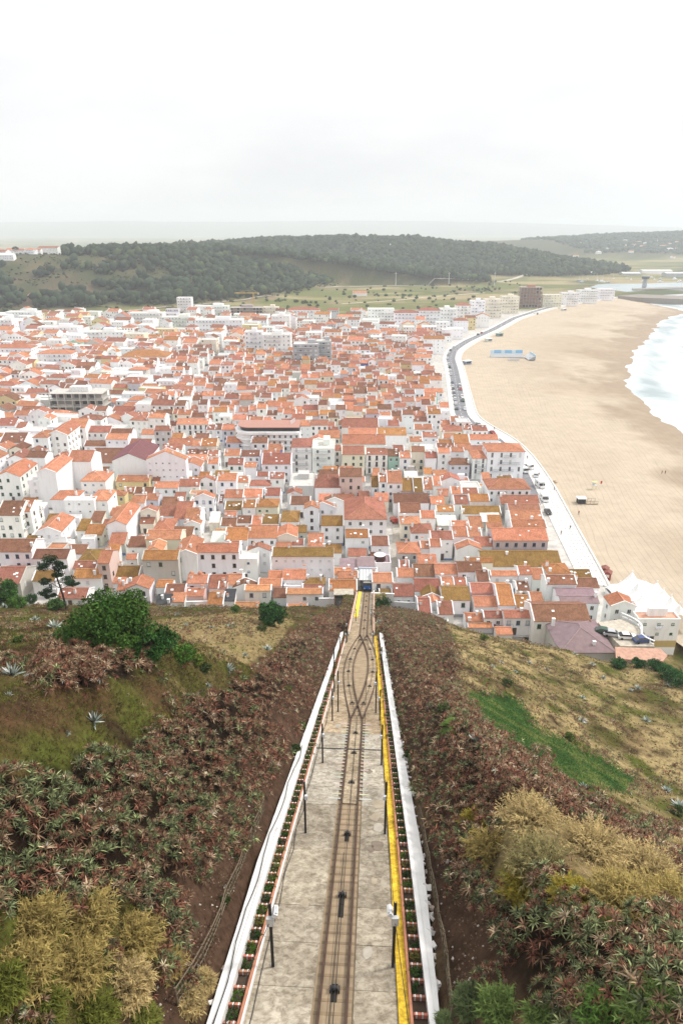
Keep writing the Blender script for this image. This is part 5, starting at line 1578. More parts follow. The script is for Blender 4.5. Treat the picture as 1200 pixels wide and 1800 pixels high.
frame_building(405, 462, 541, 561, 14, 'grey-brown unfinished block far back in town', 4, (0.42, 0.38, 0.36), 0.5, (0.33, 0.27, 0.25))

# ---- rows of terraced houses behind the measured ones
def blocked(x0, x1, y0, y1):
    for a, b, c, d in FOOT:
        if x0 < b and x1 > a and y0 < d and y1 > c: return True
    return False
AV = [at(352, 665, G0)[:2], at(420, 588, G0)[:2]]       # the avenue that runs back to the right
def on_avenue(x, y):
    a, b = AV; ab = b - a; t = np.clip(((x - a[0]) * ab[0] + (y - a[1]) * ab[1]) / (ab @ ab), -0.1, 1.2); q = a + ab * t
    return math.hypot(x - q[0], y - q[1]) < 5.5
cand = []
y = 262.0; row = 0
while y < 650:
    dd = random.uniform(6.4, 8.2); xmax = float(edge_x(y)) - 17.5 - (0 if y < 470 else 4); x = -(0.62 * y + 30) + random.uniform(0, 6)
    while x < xmax - 3:
        left = x < -0.22 * y - 20
        W = random.uniform(4.6, 8.5) if not left else random.uniform(6, 14)
        if x + W > xmax: break
        if not on_avenue(x + W / 2, y): cand.append((x, y, W, dd, left, row))
        x += W + (0.0 if random.random() < 0.92 else random.uniform(1.5, 3.0))
    y += dd + (3.9 if row % 2 else 2.0); row += 1
# beyond: looser, whiter quarter
for i in range(800):
    y = random.uniform(560, 800); x = random.uniform(-0.52 * y, float(edge_x(y)) - 30)
    cand.append((x, y, random.uniform(9, 17), random.uniform(8, 12), True, 999))
far_rows = []
for (x, y, W, dd, left, rw) in cand:
    if y < 300 and False: continue
    if blocked(x + 0.2, x + W - 0.2, y + 0.2, y + dd - 0.2): continue
    if rw == 999:
        if blocked(x - 1, x + W + 1, y - 1, y + dd + 1): continue
        FOOT.append((x, x + W, y, y + dd))
    far_rows.append((x, y, W, dd, left, rw))
far_rows.sort(key=lambda q: math.hypot(q[0], q[1]) / (0.6 + 0.05 * q[2]))
n_ind = max(0, 300 - len(HOUSES))
for i, (x, y, W, dd, left, rw) in enumerate(far_rows):
    far = i >= n_ind
    p = random.random()
    if left:
        typ = 'g' if p < 0.36 else ('y' if p < 0.6 else ('f' if p < 0.90 else 'p')); he = random.choice((5.5, 6.5, 8.5, 9.5)) + random.uniform(-0.5, 0.5); rz = random.uniform(-0.12, 0.12) - 0.12
        if rw == 999: he += 3
    else:
        typ = 'g' if p < 0.80 else ('m' if p < 0.83 else ('y' if p < 0.90 else 'f')); he = random.choice((3.8, 5.6, 6.2, 6.8, 8.2, 9.4)) + random.uniform(-0.4, 0.4); rz = random.uniform(-0.015, 0.015)
    rc = random.choice('ooooorrrrbbbM'); wc = random.choice('wwwwwwwWWWcwwwlys' if random.random() < 0.7 else 'ww')
    if random.random() < 0.012: wc = random.choice('Bgk')
    house(x + W / 2, y + dd / 2, W, dd * random.uniform(0.92, 1.0) if typ != 'y' else dd, he, typ, rc if typ != 'f' else 'w', wc, rz, far=far, base=G0)
fo = FAR.build('far_houses', [M['plaster'], M['tile'], M['glass'], M['corrugated']])
tag(fo, 'crowded white houses with orange roofs filling the farther streets', 'houses', kind='stuff')

# ---- labels: each house by its look and by the landmark it can be counted from
LMK = [('the purple-roofed hall', 228, 812), ('the curved white hotel', 480, 785), ('the lower funicular station', 643, 1005), ('the long mossy-roofed white house', 532, 980),
       ('the long mauve-walled house', 915, 950), ('the seafront hotel', 885, 812), ('the pink house', 617, 840), ('the mint green house', 692, 802), ('the big hipped white house', 642, 913),
       ('the courtyard block', 290, 960), ('the tall white block by the left street', 82, 840), ('the bare concrete frame building', 140, 712), ('the leaning pine', 112, 1010),
       ('the mauve hipped roof', 1032, 1140), ('the corner hotel', 540, 800), ('the yellow house', 233, 846), ('the avenue', 380, 630), ('the beach tents', 1130, 1045), ('the promenade bend', 900, 770)]
names = {}
ASS = {}
for i, (root, px, py, rc, wc, W, he, typ, _) in enumerate(HOUSES):
    best = min(LMK, key=lambda l: math.hypot(l[1] - px, (l[2] - py) * 1.3)); dx, dy = px - best[1], (py - best[2]) * 1.3
    if math.hypot(dx, dy) < 9: d = 'at'
    elif abs(dx) > abs(dy): d = 'left of' if dx < 0 else 'right of'
    else: d = 'behind' if dy < 0 else 'in front of'
    ASS.setdefault((best[0], d), []).append((math.hypot(dx, dy), i))
for (lm, d), L_ in ASS.items():
    L_.sort()
    for k, (_, i) in enumerate(L_):
        root, px, py, rc, wc, W, he, typ, _c = HOUSES[i]
        size = 'long' if W > 11 else ('tall' if he > 8.5 else ('low' if he < 4.2 else ('narrow' if W < 4.2 else 'small' if W < 6 else '')))
        rn = RN[rc]; shape = {'g': 'roof', 'y': 'gable-end roof', 'p': 'hipped roof', 'm': 'lean-to roof', 'f': 'roof'}[typ]
        if typ == 'f' and 'flat' not in rn: rn += ' flat'
        pos = f'{ordinal(k + 1)} nearest {d} {lm}' if d != 'at' else f'{ordinal(k + 1)} at {lm}'
        lab = f'{size} {WN[wc]} house, {rn} {shape}, {pos}'.strip()
        tag(root, ' '.join(lab.split()[:16]), 'house', 'houses of the town')
# two tiled vault domes and the round tank by the station
P = at(673, 983, G0 + 6); t_ = MB(); n = 20
def drum(loc, r, h, col, name, label, cat, dome=False):
    mb = MB(); n = 20; rings = [(r, 0), (r, h)] if not dome else [(r * math.cos(a), h * math.sin(a)) for a in np.linspace(0, 1.45, 6)]
    for rr, z in rings:
        for j in range(n): mb.v.append((loc[0] + rr * math.cos(6.2832 * j / n), loc[1] + rr * math.sin(6.2832 * j / n), loc[2] + z))
    for i in range(len(rings) - 1):
        for j in range(n): mb.f.append((i * n + j, i * n + (j + 1) % n, (i + 1) * n + (j + 1) % n, (i + 1) * n + j)); mb.c.append(col); mb.m.append(0)
    k = (len(rings) - 1) * n; mb.f.append(tuple(k + j for j in range(n))); mb.c.append(col if dome else (0.75, 0.72, 0.70)); mb.m.append(0)
    tag(mb.build(name, M['paint']), label, cat)
drum(at(667, 984, G0 + 5.6), 1.7, 1.7, (0.075, 0.03, 0.03), 'roof_tank', 'dark red round tank on the flat roof beside the station', 'tank')
for i, px in enumerate((337, 352)): drum(at(px, 1010, G0 + 6.0), 0.75, 1.1, RC['o'], 'roof_dome', f'{("left", "right")[i]} of two small terracotta domes above the lower left houses', 'dome', True)

# ================================================================== VEGETATION
def scatter(n, x0, x1, y0, y1):
    """random points on the hillside outside the cutting, with their place in the picture"""
    x = rng.uniform(x0, x1, n); y = rng.uniform(y0, y1, n); u, s = us(x, y)
    ok = ((u < edgeL(s) - 0.5) | (u > edgeR(s) + 0.5) | (s > S_END)) ; x, y = x[ok], y[ok]
    z = hill_z(x, y); ok = z > G0 + 0.2; x, y, z = x[ok], y[ok], z[ok]
    px, py, dep = proj(x, y, z)
    ok = (dep > 4) & (px > -150) & (px < 1350) & (py > 1020) & (py < 1950)
    return x[ok], y[ok], z[ok], px[ok], py[ok], dep[ok]
def hnormal(x, y):
    e = 0.6; zx = (hill_z(x + e, y, False) - hill_z(x - e, y, False)) / (2 * e); zy = (hill_z(x, y + e, False) - hill_z(x, y - e, False)) / (2 * e)
    return unit(np.stack([-zx, -zy, np.ones_like(zx)], -1))
# ---- aloe thickets
GREEN = np.array([0.078, 0.092, 0.034]); RED = np.array([0.145, 0.065, 0.042]); BROWN = np.array([0.155, 0.098, 0.060]); PALE = np.array([0.32, 0.23, 0.15])
def aloe_clump(ta, c, r, n, dep, mixg):
    """rosettes over a dome of radius r centred at c"""
    d = rng.normal(0, 1, (n, 3)); d[:, 2] = np.abs(d[:, 2]) * 1.1 + 0.15; d = unit(d)
    p = c + d * np.array([r, r, r * 0.8]) * rng.uniform(0.75, 1.05, (n, 1))
    ax = unit(d + np.array([0, 0, 0.7]) + rng.normal(0, 0.2, (n, 3)))
    k = rng.uniform(0, 1, (n, 1)); g = (rng.uniform(0, 1, (n, 1)) < mixg)
    col = np.where(g, GREEN * (0.7 + 0.9 * k) + 0.02, np.where(k < 0.42, RED, np.where(k < 0.88, BROWN, PALE)))
    R = r * rng.uniform(0.24, 0.40, n) if dep < 44 else (r * rng.uniform(0.36, 0.6, n) if dep < 70 else r * rng.uniform(0.42, 0.65, n))
    nl, sg = (16, 2) if dep < 44 else ((13, 2) if dep < 62 else (10, 1))
    rosettes(ta, p, ax, R, nl, sg, col, wid=0.19, curve=0.22)
def poisson(x, y, dmin):
    keep = []; cell = {}
    for i in range(len(x)):
        k = (int(x[i] / dmin), int(y[i] / dmin)); ok = True
        for a in (-1, 0, 1):
            for b in (-1, 0, 1):
                for j in cell.get((k[0] + a, k[1] + b), ()):
                    if (x[i] - x[j]) ** 2 + (y[i] - y[j]) ** 2 < dmin * dmin: ok = False
        if ok: keep.append(i); cell.setdefault(k, []).append(i)
    return np.array(keep, int)
clumps = []
x, y, z, px, py, dep = scatter(110000, -60, 60, 2, 168)
am = np.zeros(len(x), int)
for i, k in enumerate(('aloe_l', 'aloe_l2', 'aloe_r', 'aloe_r2', 'aloe_r3')): am[zone(px, py, k)] = i + 1
# scattered isolated clumps on the grass
iso = (am == 0) & (rng.uniform(0, 1, len(x)) < 0.05) & (fbm(x, y, 8, 91) > 0.52) & ~zone(px, py, 'carpet')
am[iso] = 6
sel = am > 0; x, y, z, px, py, dep, am = x[sel], y[sel], z[sel], px[sel], py[sel], dep[sel], am[sel]
nr = dep < 42; i1 = np.nonzero(nr)[0]; i2 = np.nonzero(~nr)[0]; kp = np.concatenate([i1[poisson(x[i1], y[i1], 1.02)], i2[poisson(x[i2], y[i2], 0.73)]])
x, y, z, px, py, dep, am = [a[kp] for a in (x, y, z, px, py, dep, am)]
gap = fbm(x, y, 3.2, 95) > 0.27
x, y, z, px, py, dep, am = [a[gap] for a in (x, y, z, px, py, dep, am)]
order = np.argsort(dep)
inframe = (px > -20) & (px < 1220) & (py < 1820)
thick = {'l': TA(), 'r': TA()}; nind = {'l': 0, 'r': 0}
for i in order:
    side = 'l' if px[i] < 630 else 'r'
    r = random.uniform(0.85, 1.3) if dep[i] < 42 else random.uniform(0.62, 1.05) * (0.9 if dep[i] > 60 else 1.0)
    if am[i] == 6: r *= 0.8
    # greener near the camera on the left, redder down the slope
    if am[i] == 1: mg = float(np.clip(0.85 - (dep[i] - 16) / 55, 0.06, 0.8)) if px[i] < 470 else 0.1
    elif am[i] == 2: mg = 0.05
    elif am[i] == 3: mg = 0.22
    elif am[i] == 4: mg = 0.42
    else: mg = 0.3
    mg = float(np.clip(mg + (fbm(x[i:i + 1], y[i:i + 1], 5, 97)[0] - 0.5) * 0.8, 0.03, 0.9))
    n = 58 if dep[i] < 42 else (20 if dep[i] < 60 else 12)
    c = np.array([x[i], y[i], z[i] + 0.08])
    if inframe[i] and nind[side] < 140 and am[i] != 6:
        ta = TA(); aloe_clump(ta, np.zeros(3), r, n, dep[i], mg); o = ta.build('aloe_clump', M['leaf'], None, c); nind[side] += 1
        tag(o, f'spiky {"greenish" if mg > 0.4 else "reddish-brown"} aloe clump in the near thicket on the {"left" if side == "l" else "right"} bank', 'aloe', f'near aloe clumps on the {"left" if side == "l" else "right"} bank')
    else: aloe_clump(thick[side], c, r, n, dep[i], mg)
for k, nm in (('l', 'left'), ('r', 'right')):
    tag(thick[k].build('aloe_thicket', M['leaf']), f'thicket of reddish aloes covering the {nm} bank of the funicular', 'aloe', kind='stuff')

# ---- grasses and ground cover
x, y, z, px, py, dep = scatter(150000, -80, 85, 2, 158)
n1 = fbm(x, y, 6, 21); n3 = fbm(x, y, 14, 41); n2 = fbm(x, y, 1.6, 31)
inal = zone(px, py, 'aloe_l') | zone(px, py, 'aloe_r') | zone(px, py, 'aloe_r2') | zone(px, py, 'aloe_l2') | zone(px, py, 'aloe_r3'); _u, _s = us(x, y); ear = zone(px, py, 'earth_l') | zone(px, py, 'earth_r') | ((np.maximum(edgeL(_s) - _u, _u - edgeR(_s)) < 2.6) & (_s < S_MID)); car = zone(px, py, 'carpet')
right = px > 640
straw = (~inal & ~ear & ~car) & np.where(right, n1 > 0.36, (n1 > 0.66) | zone(px, py, 'straw_l')) & (rng.uniform(0, 1, len(x)) < np.clip(28 / dep, 0.25, 1.0) * 1.0)
def tufts(idx, nb, h, w, cols, lean, name, label, mat):
    m = len(idx); b = np.stack([x[idx], y[idx], z[idx] - 0.03], 1); b = np.repeat(b, nb, 0) + rng.normal(0, 0.10, (m * nb, 3)) * np.array([1, 1, 0])
    d = unit(np.stack([rng.normal(0, lean, m * nb), rng.normal(0, lean, m * nb), np.ones(m * nb)], 1))
    dd = np.repeat(dep[idx], nb); hh = h * rng.uniform(0.5, 1.3, m * nb) * np.repeat(rng.uniform(0.7, 1.3, m), nb); ww = w * np.clip(dd / 30, 1, 3.2)
    ci = np.clip(((fbm(x[idx], y[idx], 2.6, 151) - 0.5) * 2.2 + 0.5 + rng.normal(0, 0.18, m)) * len(cols), 0, len(cols) - 1).astype(int)
    c = cols[np.repeat(ci, nb)] * rng.uniform(0.75, 1.25, (m * nb, 1))
    ta = TA(); ribbons(ta, b, d, hh, ww, np.full(m * nb, 0.35), 1, np.clip(c, 0, 1)); o = ta.build(name, mat)
    tag(o, label, 'grass', kind='stuff')
SC = np.array([[0.15, 0.13, 0.045], [0.32, 0.245, 0.115], [0.38, 0.30, 0.15], [0.30, 0.235, 0.10], [0.46, 0.37, 0.21]])
tufts(np.nonzero(straw)[0], 7, 0.42, 0.022, SC, 0.42, 'dry_grass', 'straw-coloured dry grass on the slopes', M['dry'])
low = (~inal & ~ear & ~car & ~straw) & (rng.uniform(0, 1, len(x)) < np.clip(22 / dep, 0.22, 1.0))
GC = np.array([[0.060, 0.058, 0.016], [0.085, 0.092, 0.018], [0.040, 0.042, 0.016], [0.095, 0.072, 0.025], [0.075, 0.042, 0.022]])
tufts(np.nonzero(low)[0], 9, 0.26, 0.05, GC, 1.0, 'low_herbs', 'low olive green herbs and moss on the slopes', M['leaf'])
x, y, z, px, py, dep = scatter(130000, -42, -6, 4, 90)
nz = ~(zone(px, py, 'aloe_l') | zone(px, py, 'aloe_l2') | zone(px, py, 'earth_l') | (edgeL(us(x, y)[1]) - us(x, y)[0] < 2.6)) & (px > -30) & (dep < 75)
tufts(np.nonzero(nz)[0][:52000], 6, 0.22, 0.035, np.array([[0.05, 0.03, 0.017], [0.09, 0.055, 0.028], [0.056, 0.050, 0.014], [0.045, 0.045, 0.014], [0.085, 0.092, 0.018], [0.11, 0.125, 0.02], [0.075, 0.045, 0.022], [0.13, 0.095, 0.04]]), 0.9, 'heath_herbs', 'mossy heath herbs on the near left slope', M['leaf'])
xs_, ys_, zs_, px_, py_, dep_ = scatter(260000, 5, 45, 20, 75)
cs = zone(px_ + rng.normal(0, 7, len(px_)), py_ + rng.normal(0, 6, len(px_)), 'carpet'); x, y, z, dep = xs_[cs], ys_[cs], zs_[cs], dep_[cs]
tufts(np.arange(len(x)), 7, 0.20, 0.05, np.array([[0.042, 0.09, 0.022], [0.065, 0.125, 0.03], [0.05, 0.105, 0.025], [0.13, 0.165, 0.045]]), 0.9, 'green_creeper', 'bright green creeper carpet on the right slope', M['leaf'])
# litter of stones on the bare earth
x, y, z, px, py, dep = scatter(30000, -16, 16, 6, 60)
e = np.nonzero(zone(px, py, 'earth_l') | zone(px, py, 'earth_r'))[0]; e = e[rng.uniform(0, 1, len(e)) < 0.6]
m = len(e); c0 = np.stack([x[e], y[e], z[e]], 1); r = rng.uniform(0.02, 0.10, (m, 1)) * (1 + 1.5 * (rng.uniform(0, 1, (m, 1)) < 0.06))
oct_ = np.array([[1, 0, 0], [0, 1, 0], [-1, 0, 0], [0, -1, 0], [0, 0, 0.8], [0, 0, -0.8]], float)
V = c0[:, None] + oct_[None] * r[:, None] * rng.uniform(0.6, 1.3, (m, 6, 1)); T = np.array([[0, 1, 4], [1, 2, 4], [2, 3, 4], [3, 0, 4], [1, 0, 5], [2, 1, 5], [3, 2, 5], [0, 3, 5]])[None] + (np.arange(m) * 6)[:, None, None]
sc3 = np.array([[0.55, 0.50, 0.44], [0.22, 0.15, 0.11], [0.16, 0.10, 0.07], [0.42, 0.20, 0.13]])[rng.choice(4, m, p=[0.17, 0.35, 0.39, 0.09])]
ta = TA(); ta.add(V, T, np.repeat(sc3, 8, 0)); tag(ta.build('loose_stones', M['soil']), 'stones and rubbish scattered on the bare earth banks', 'stones', kind='stuff')
# leaf litter and seedlings on the earth
e = np.nonzero(zone(px, py, 'earth_l') | zone(px, py, 'earth_r'))[0]; e = e[rng.uniform(0, 1, len(e)) < 0.8]
tufts(e, 5, 0.13, 0.04, np.array([[0.04, 0.026, 0.018], [0.055, 0.032, 0.022], [0.12, 0.075, 0.045], [0.05, 0.047, 0.018], [0.17, 0.125, 0.065]]), 1.2, 'leaf_litter', 'dead leaf litter on the bare earth banks', M['dry'])

def spot(px, py):
    """point of the hillside seen at a pixel"""
    d = ray(px, py); t0, t1 = 3.0, 260.0
    for k in range(3):
        ts = np.linspace(t0, t1, 320 if k == 0 else 24); P = d[None] * ts[:, None] + np.array([0, 0, CZ])
        h = np.nonzero(P[:, 2] < hill_z(P[:, 0], P[:, 1]))[0]; i = max(int(h[0]) if len(h) else len(ts) - 1, 1); t0, t1 = ts[i - 1], ts[i]
    return d * t1 + np.array([0, 0, CZ]), t1
# ---- agaves, one by one
def agave(px, py, wpx, label, col=(0.32, 0.37, 0.32), cap=1.25):
    p, t = spot(px, py); R = min(max(wpx / F * t * 0.55, 0.3), cap); n = 38
    ta = TA(); c = np.array([col]) * rng.uniform(0.85, 1.15)
    rosettes(ta, np.zeros((1, 3)), np.array([[0, -0.15, 1.0]]), np.array([R]), n, 4, c, wid=0.25, curve=0.06, lo=0.12, hi=1.45)
    tag(ta.build('agave', M['leaf'], None, p - np.array([0, 0, 0.05])), label, 'agave', 'agaves on the slopes')
AG = [(22, 1186, 52, 'big grey agave at the left picture edge'), (52, 1190, 26, 'small grey agave just right of the big left-edge one'), (165, 1268, 46, 'pale grey agave with a fallen stalk below the brown aloe patch'),
 (175, 1190, 34, 'grey agave standing in front of the brown aloe patch'), (97, 1104, 38, 'wide grey agave left of the dark pine bush'), (62, 1090, 20, 'small agave near the top left brow'),
 (9, 1068, 26, 'agave on the brow at the left edge'), (48, 1066, 18, 'small agave on the brow behind the left-edge one'), (402, 1178, 32, 'grey agave beside the left aloe thicket'), (365, 1206, 20, 'little agave at the thicket edge'),
 (405, 1102, 20, 'agave on the straw grass left of the track'), (328, 1100, 16, 'agave at the left end of the straw grass'), (372, 1104, 14, 'agave in mid straw grass'), (312, 1082, 16, 'agave on the brow behind the pine bush'), (470, 1142, 24, 'agave on the upper edge of the red thicket'), (430, 1152, 16, 'pale agave just left of the red thicket'), (118, 1290, 12, 'tiny agave in the olive herbs'), (15, 1222, 16, 'small agave under the big left-edge one'),
 (838, 1306, 46, 'grey agave just right of the palm'), (1135, 1268, 22, 'agave among the straw on the far right'), (1025, 1384, 22, 'agave below the green carpet'), (1170, 1390, 24, 'agave low on the right edge'), (1192, 1418, 36, 'large agave cut by the right picture edge'),
 (1023, 1228, 16, 'agave on the straw in mid right slope'), (1022, 1268, 22, 'agave right of the green carpet'), (960, 1178, 14, 'agave near the brow, centre right'), (905, 1182, 14, 'agave on the upper right slope'), (930, 1166, 14, 'agave just under the right brow'), (1040, 1168, 14, 'agave close to the mauve roof'), (1092, 1172, 14, 'agave on the brow right of the mauve roof'), (1060, 1192, 12, 'small agave below the mauve roof'),
 (1120, 1210, 16, 'agave on the straw near the right brow'), (1172, 1206, 18, 'agave at the right end of the brow'), (1010, 1150, 12, 'small agave by the mauve house wall'), (1108, 1214, 12, 'tiny agave paired with the brow one'), (880, 1165, 12, 'tiny agave on the olive ground near the brow'), (865, 1172, 12, 'tiny agave left of the brow group'), (770, 1128, 12, 'tiny agave at the edge of the right thicket'), (668, 1096, 20, 'silvery agave by the lower track wall'), (755, 1240, 18, 'agave inside the right thicket')]
for a in AG: agave(*a)
# palm
p, t = spot(797, 1284); ta = TA(); n = 34; phi = rng.uniform(0, 6.28, n); el = rng.uniform(0.2, 1.3, n)
for f in range(n):
    d = np.array([math.cos(el[f]) * math.cos(phi[f]), math.cos(el[f]) * math.sin(phi[f]), math.sin(el[f])]); Lf = 1.35
    k = np.linspace(0.12, 1, 22); mid = d[None] * (Lf * k)[:, None]; mid[:, 2] -= 0.55 * Lf * k ** 2; sd = unit(np.cross(d, [0, 0, 1.0])[None])
    for q in (-1, 1):
        dirs = unit(sd * q + d[None] * 0.9 + np.array([0, 0, -0.2])); ribbons(ta, mid.copy(), np.repeat(dirs, 22, 0), 0.32 * np.sin(np.pi * (0.15 + 0.8 * k)), 0.045, 0.2, 1, np.array([[0.10, 0.16, 0.035]]) * rng.uniform(0.7, 1.3, (22, 1)))
palm = empty('palm', p); ta.build('crown', M['leaf'], palm, (0, 0, 0.35)); mb = MB(); mb.tube([(0, 0, -0.3), (0, 0, 0.4)], [0.2, 0.15], (0.12, 0.08, 0.05), n=8); mb.build('trunk', M['bark'], palm)
tag(palm, 'short bright green palm in the right aloe thicket', 'palm')

# ---- dry feathery shrubs
def feather(px, py, R, H, col, label, n=420, dens=10, name='dry_shrub', group='dry feathery shrubs', mat='dry'):
    p, t = spot(px, py); ta = TA(); col = np.array(col)
    phi = rng.uniform(0, 6.28, n); rr = np.sqrt(rng.uniform(0, 1, n)); el = 1.45 - rr * 1.0
    d = np.stack([np.cos(el) * np.cos(phi), np.cos(el) * np.sin(phi), np.sin(el)], 1)
    L_ = np.sqrt((R * np.cos(el)) ** 2 + (H * np.sin(el)) ** 2) * rng.uniform(0.7, 1.1, n)
    base = np.stack([rng.normal(0, 0.12 * R, n), rng.normal(0, 0.12 * R, n), np.zeros(n)], 1)
    ribbons(ta, base, d, L_, 0.03, 0.18, 3, np.repeat(col[None] * 0.7, n, 0))
    tone = rng.uniform(0.65, 1.3, n)
    for k in np.linspace(0.3, 1.0, dens):
        q = base + d * (L_ * k)[:, None]; q[:, 2] -= 0.18 * L_ * k * k
        for j in range(2):
            dd = unit(d * 0.9 + rng.normal(0, 0.55, (n, 3)) + np.array([0, 0, 0.25])); ribbons(ta, q.copy(), dd, rng.uniform(0.16, 0.34, n), 0.05, 0.5, 1, np.clip(col[None] * (tone * rng.uniform(0.8, 1.2, n))[:, None], 0, 1))
    o = ta.build(name, M[mat], None, p - np.array([0, 0, 0.1])); tag(o, label, 'shrub', group); return o
OL = (0.32, 0.245, 0.085); ST = (0.44, 0.335, 0.155); YG = (0.26, 0.21, 0.035)
for a in [(60, 1640, 1.5, 1.5, OL, 'olive straw shrub at the left edge below the thicket'), (150, 1625, 1.5, 1.5, OL, 'olive straw shrub, tallest of the left mass'), (235, 1660, 1.3, 1.3, OL, 'straw shrub at the right side of the left mass'), (130, 1715, 1.5, 1.4, OL, 'straw shrub in the middle of the left mass'), (225, 1740, 1.2, 1.2, ST, 'pale straw shrub low in the left mass'), (40, 1720, 1.3, 1.3, OL, 'straw shrub lowest at the left edge'), (330, 1765, 0.7, 0.9, ST, 'small pale grass clump by the left fence'), (290, 1700, 0.8, 0.9, OL, 'small olive shrub at the tip of the left mass'), (355, 1730, 0.5, 0.8, ST, 'wispy straw tuft against the left wall'),
 (930, 1450, 1.9, 1.9, ST, 'pale straw shrub, uppermost of the right mass'), (860, 1500, 1.6, 1.3, OL, 'olive shrub at the left end of the right mass'), (950, 1530, 1.9, 1.7, (0.24, 0.205, 0.09), 'grey-green straw shrub in mid right mass'), (1040, 1500, 2.0, 1.6, ST, 'broad straw shrub behind the right mass'), (1130, 1540, 2.0, 1.6, ST, 'broad pale shrub toward the right edge'), (925, 1570, 1.3, 1.1, YG, 'yellow-green shrub at the front of the right mass'), (1090, 1590, 1.6, 1.4, OL, 'olive straw shrub above the near aloes'), (1180, 1600, 1.7, 1.5, OL, 'olive shrub at the right edge'), (1010, 1590, 1.2, 1.0, YG, 'yellowish shrub low in the right mass'), (1195, 1510, 1.8, 1.5, ST, 'pale shrub cut by the right edge'), (840, 1450, 1.1, 1.0, YG, 'small yellow-green shrub above the fence')]: feather(*a)
GRN = (0.115, 0.125, 0.024)
for a in [(60, 1785, 1.0, 1.1, GRN, 'bright green shrub in the bottom left corner'), (160, 1800, 1.0, 1.0, GRN, 'green shrub right of the bottom left corner'), (250, 1800, 0.7, 0.8, (0.17, 0.18, 0.04), 'yellow-green shrub at the bottom left'), (5, 1740, 0.8, 0.9, GRN, 'green shrub at the left edge near the bottom'),
 (830, 1770, 0.8, 1.0, (0.12, 0.155, 0.065), 'grey-green feathery shrub at the foot of the right fence')]: feather(*a, name='green_shrub', group='green foreground shrubs', mat='leaf')
def leafy(px, py, rad, label, col, n=2600, size=0.07, h=None, name='leafy_shrub', group='green foreground shrubs', clumps=22, cat='shrub'):
    p, t = spot(px, py); ta = TA(); h = h or rad; leafcloud(ta, (0, 0, h * 0.75), (rad, rad, h), n, size, col, clumps, 0.4)
    r = empty(name, p); ta.build('foliage', M['leaf'], r); mb = MB()
    for k in range(5):
        a = k * 1.256; mb.tube([(0, 0, -0.2), (math.cos(a) * rad * 0.3, math.sin(a) * rad * 0.3, h * 0.6), (math.cos(a) * rad * 0.6, math.sin(a) * rad * 0.6, h * 1.1)], [0.05, 0.03, 0.01], (0.10, 0.07, 0.045), n=5)
    mb.build('stems', M['bark'], r); tag(r, label, cat, group)
LG = (0.135, 0.195, 0.055)
for a in [(880, 1785, 1.1, 'bright green leafy shrub at the bottom, right of the wall', LG), (960, 1800, 0.9, 'bright leafy shrub at the bottom, second from the wall', LG), (1060, 1795, 1.1, 'bright leafy shrub at the bottom, third from the wall', (0.12, 0.22, 0.045)), (1150, 1785, 1.2, 'bright leafy shrub in the bottom right corner', LG), (785, 1800, 0.5, 'grey-green shrub at the bottom against the right wall', (0.17, 0.22, 0.09))]: feather(a[0], a[1], a[2], a[2] * 1.05, a[4], a[3], n=330, dens=11, name='green_shrub', group='green foreground shrubs', mat='leaf')
# ---- pines and bushes near the town
def pine_bush(px, py, rx, h, label, n=9000, col=(0.055, 0.115, 0.024), size=0.16, name='pine_bush', group='dark green bushes', clumps=60):
    p, t = spot(px, py); r = empty(name, p); ta = TA(); leafcloud(ta, (0, 0, h * 0.52), (rx, rx, h * 0.5), n, size, col, clumps, 0.26); ta.build('crown', M['leaf'], r)
    mb = MB(); mb.tube([(0, 0, -0.4), (0.1, 0, h * 0.4), (0, 0.1, h * 0.8)], [rx * 0.07, rx * 0.05, 0.03], (0.10, 0.07, 0.05), n=7)
    for k in range(7):
        a = k * 0.9; mb.tube([(0, 0, h * 0.15), (math.cos(a) * rx * 0.6, math.sin(a) * rx * 0.6, h * (0.4 + 0.05 * k))], [rx * 0.035, 0.02], (0.10, 0.07, 0.05), n=5)
    mb.build('trunk', M['bark'], r); tag(r, label, 'bush', group)
pine_bush(195, 1145, 3.4, 4.6, 'big dense dark green pine bush on the left slope', 16000, size=0.13, clumps=90)
pine_bush(265, 1150, 2.2, 1.9, 'lower spreading part of dark pine scrub right of the big bush', 6000, (0.04, 0.10, 0.025), 0.13)
pine_bush(320, 1160, 1.3, 1.1, 'small bright green bush right of the pine scrub', 2500, (0.08, 0.16, 0.03), 0.10)
pine_bush(345, 1168, 0.7, 0.8, 'little yellow-green bush near the red thicket', 1200, (0.12, 0.17, 0.035), 0.08)
pine_bush(478, 1098, 2.3, 4.0, 'young pine with upright shoots above the straw grass', 5000, (0.04, 0.10, 0.03), 0.18)
pine_bush(6, 1062, 3.2, 5.5, 'bright green bushy tree at the left picture edge', 7000, (0.06, 0.14, 0.03), 0.2)
pine_bush(32, 1068, 2.0, 2.2, 'low green bush on the left brow', 3500, (0.08, 0.17, 0.03), 0.15)
pine_bush(100, 1072, 1.6, 2.2, 'green shrub at the foot of the leaning pine', 2500, (0.07, 0.14, 0.035), 0.15)
pine_bush(58, 1062, 1.3, 2.6, 'dark shrub by the stone-sided house', 1800, (0.04, 0.09, 0.03), 0.15)
pine_bush(672, 1068, 2.0, 2.4, 'round dark bush right of the lower track', 3500, (0.045, 0.09, 0.03), 0.15)
pine_bush(704, 1070, 1.8, 2.6, 'round yellow-green bush right of the dark one', 3500, (0.12, 0.17, 0.03), 0.15)
pine_bush(415, 1078, 0.9, 1.6, 'thin light green sapling on the left brow', 1200, (0.11, 0.19, 0.05), 0.12)
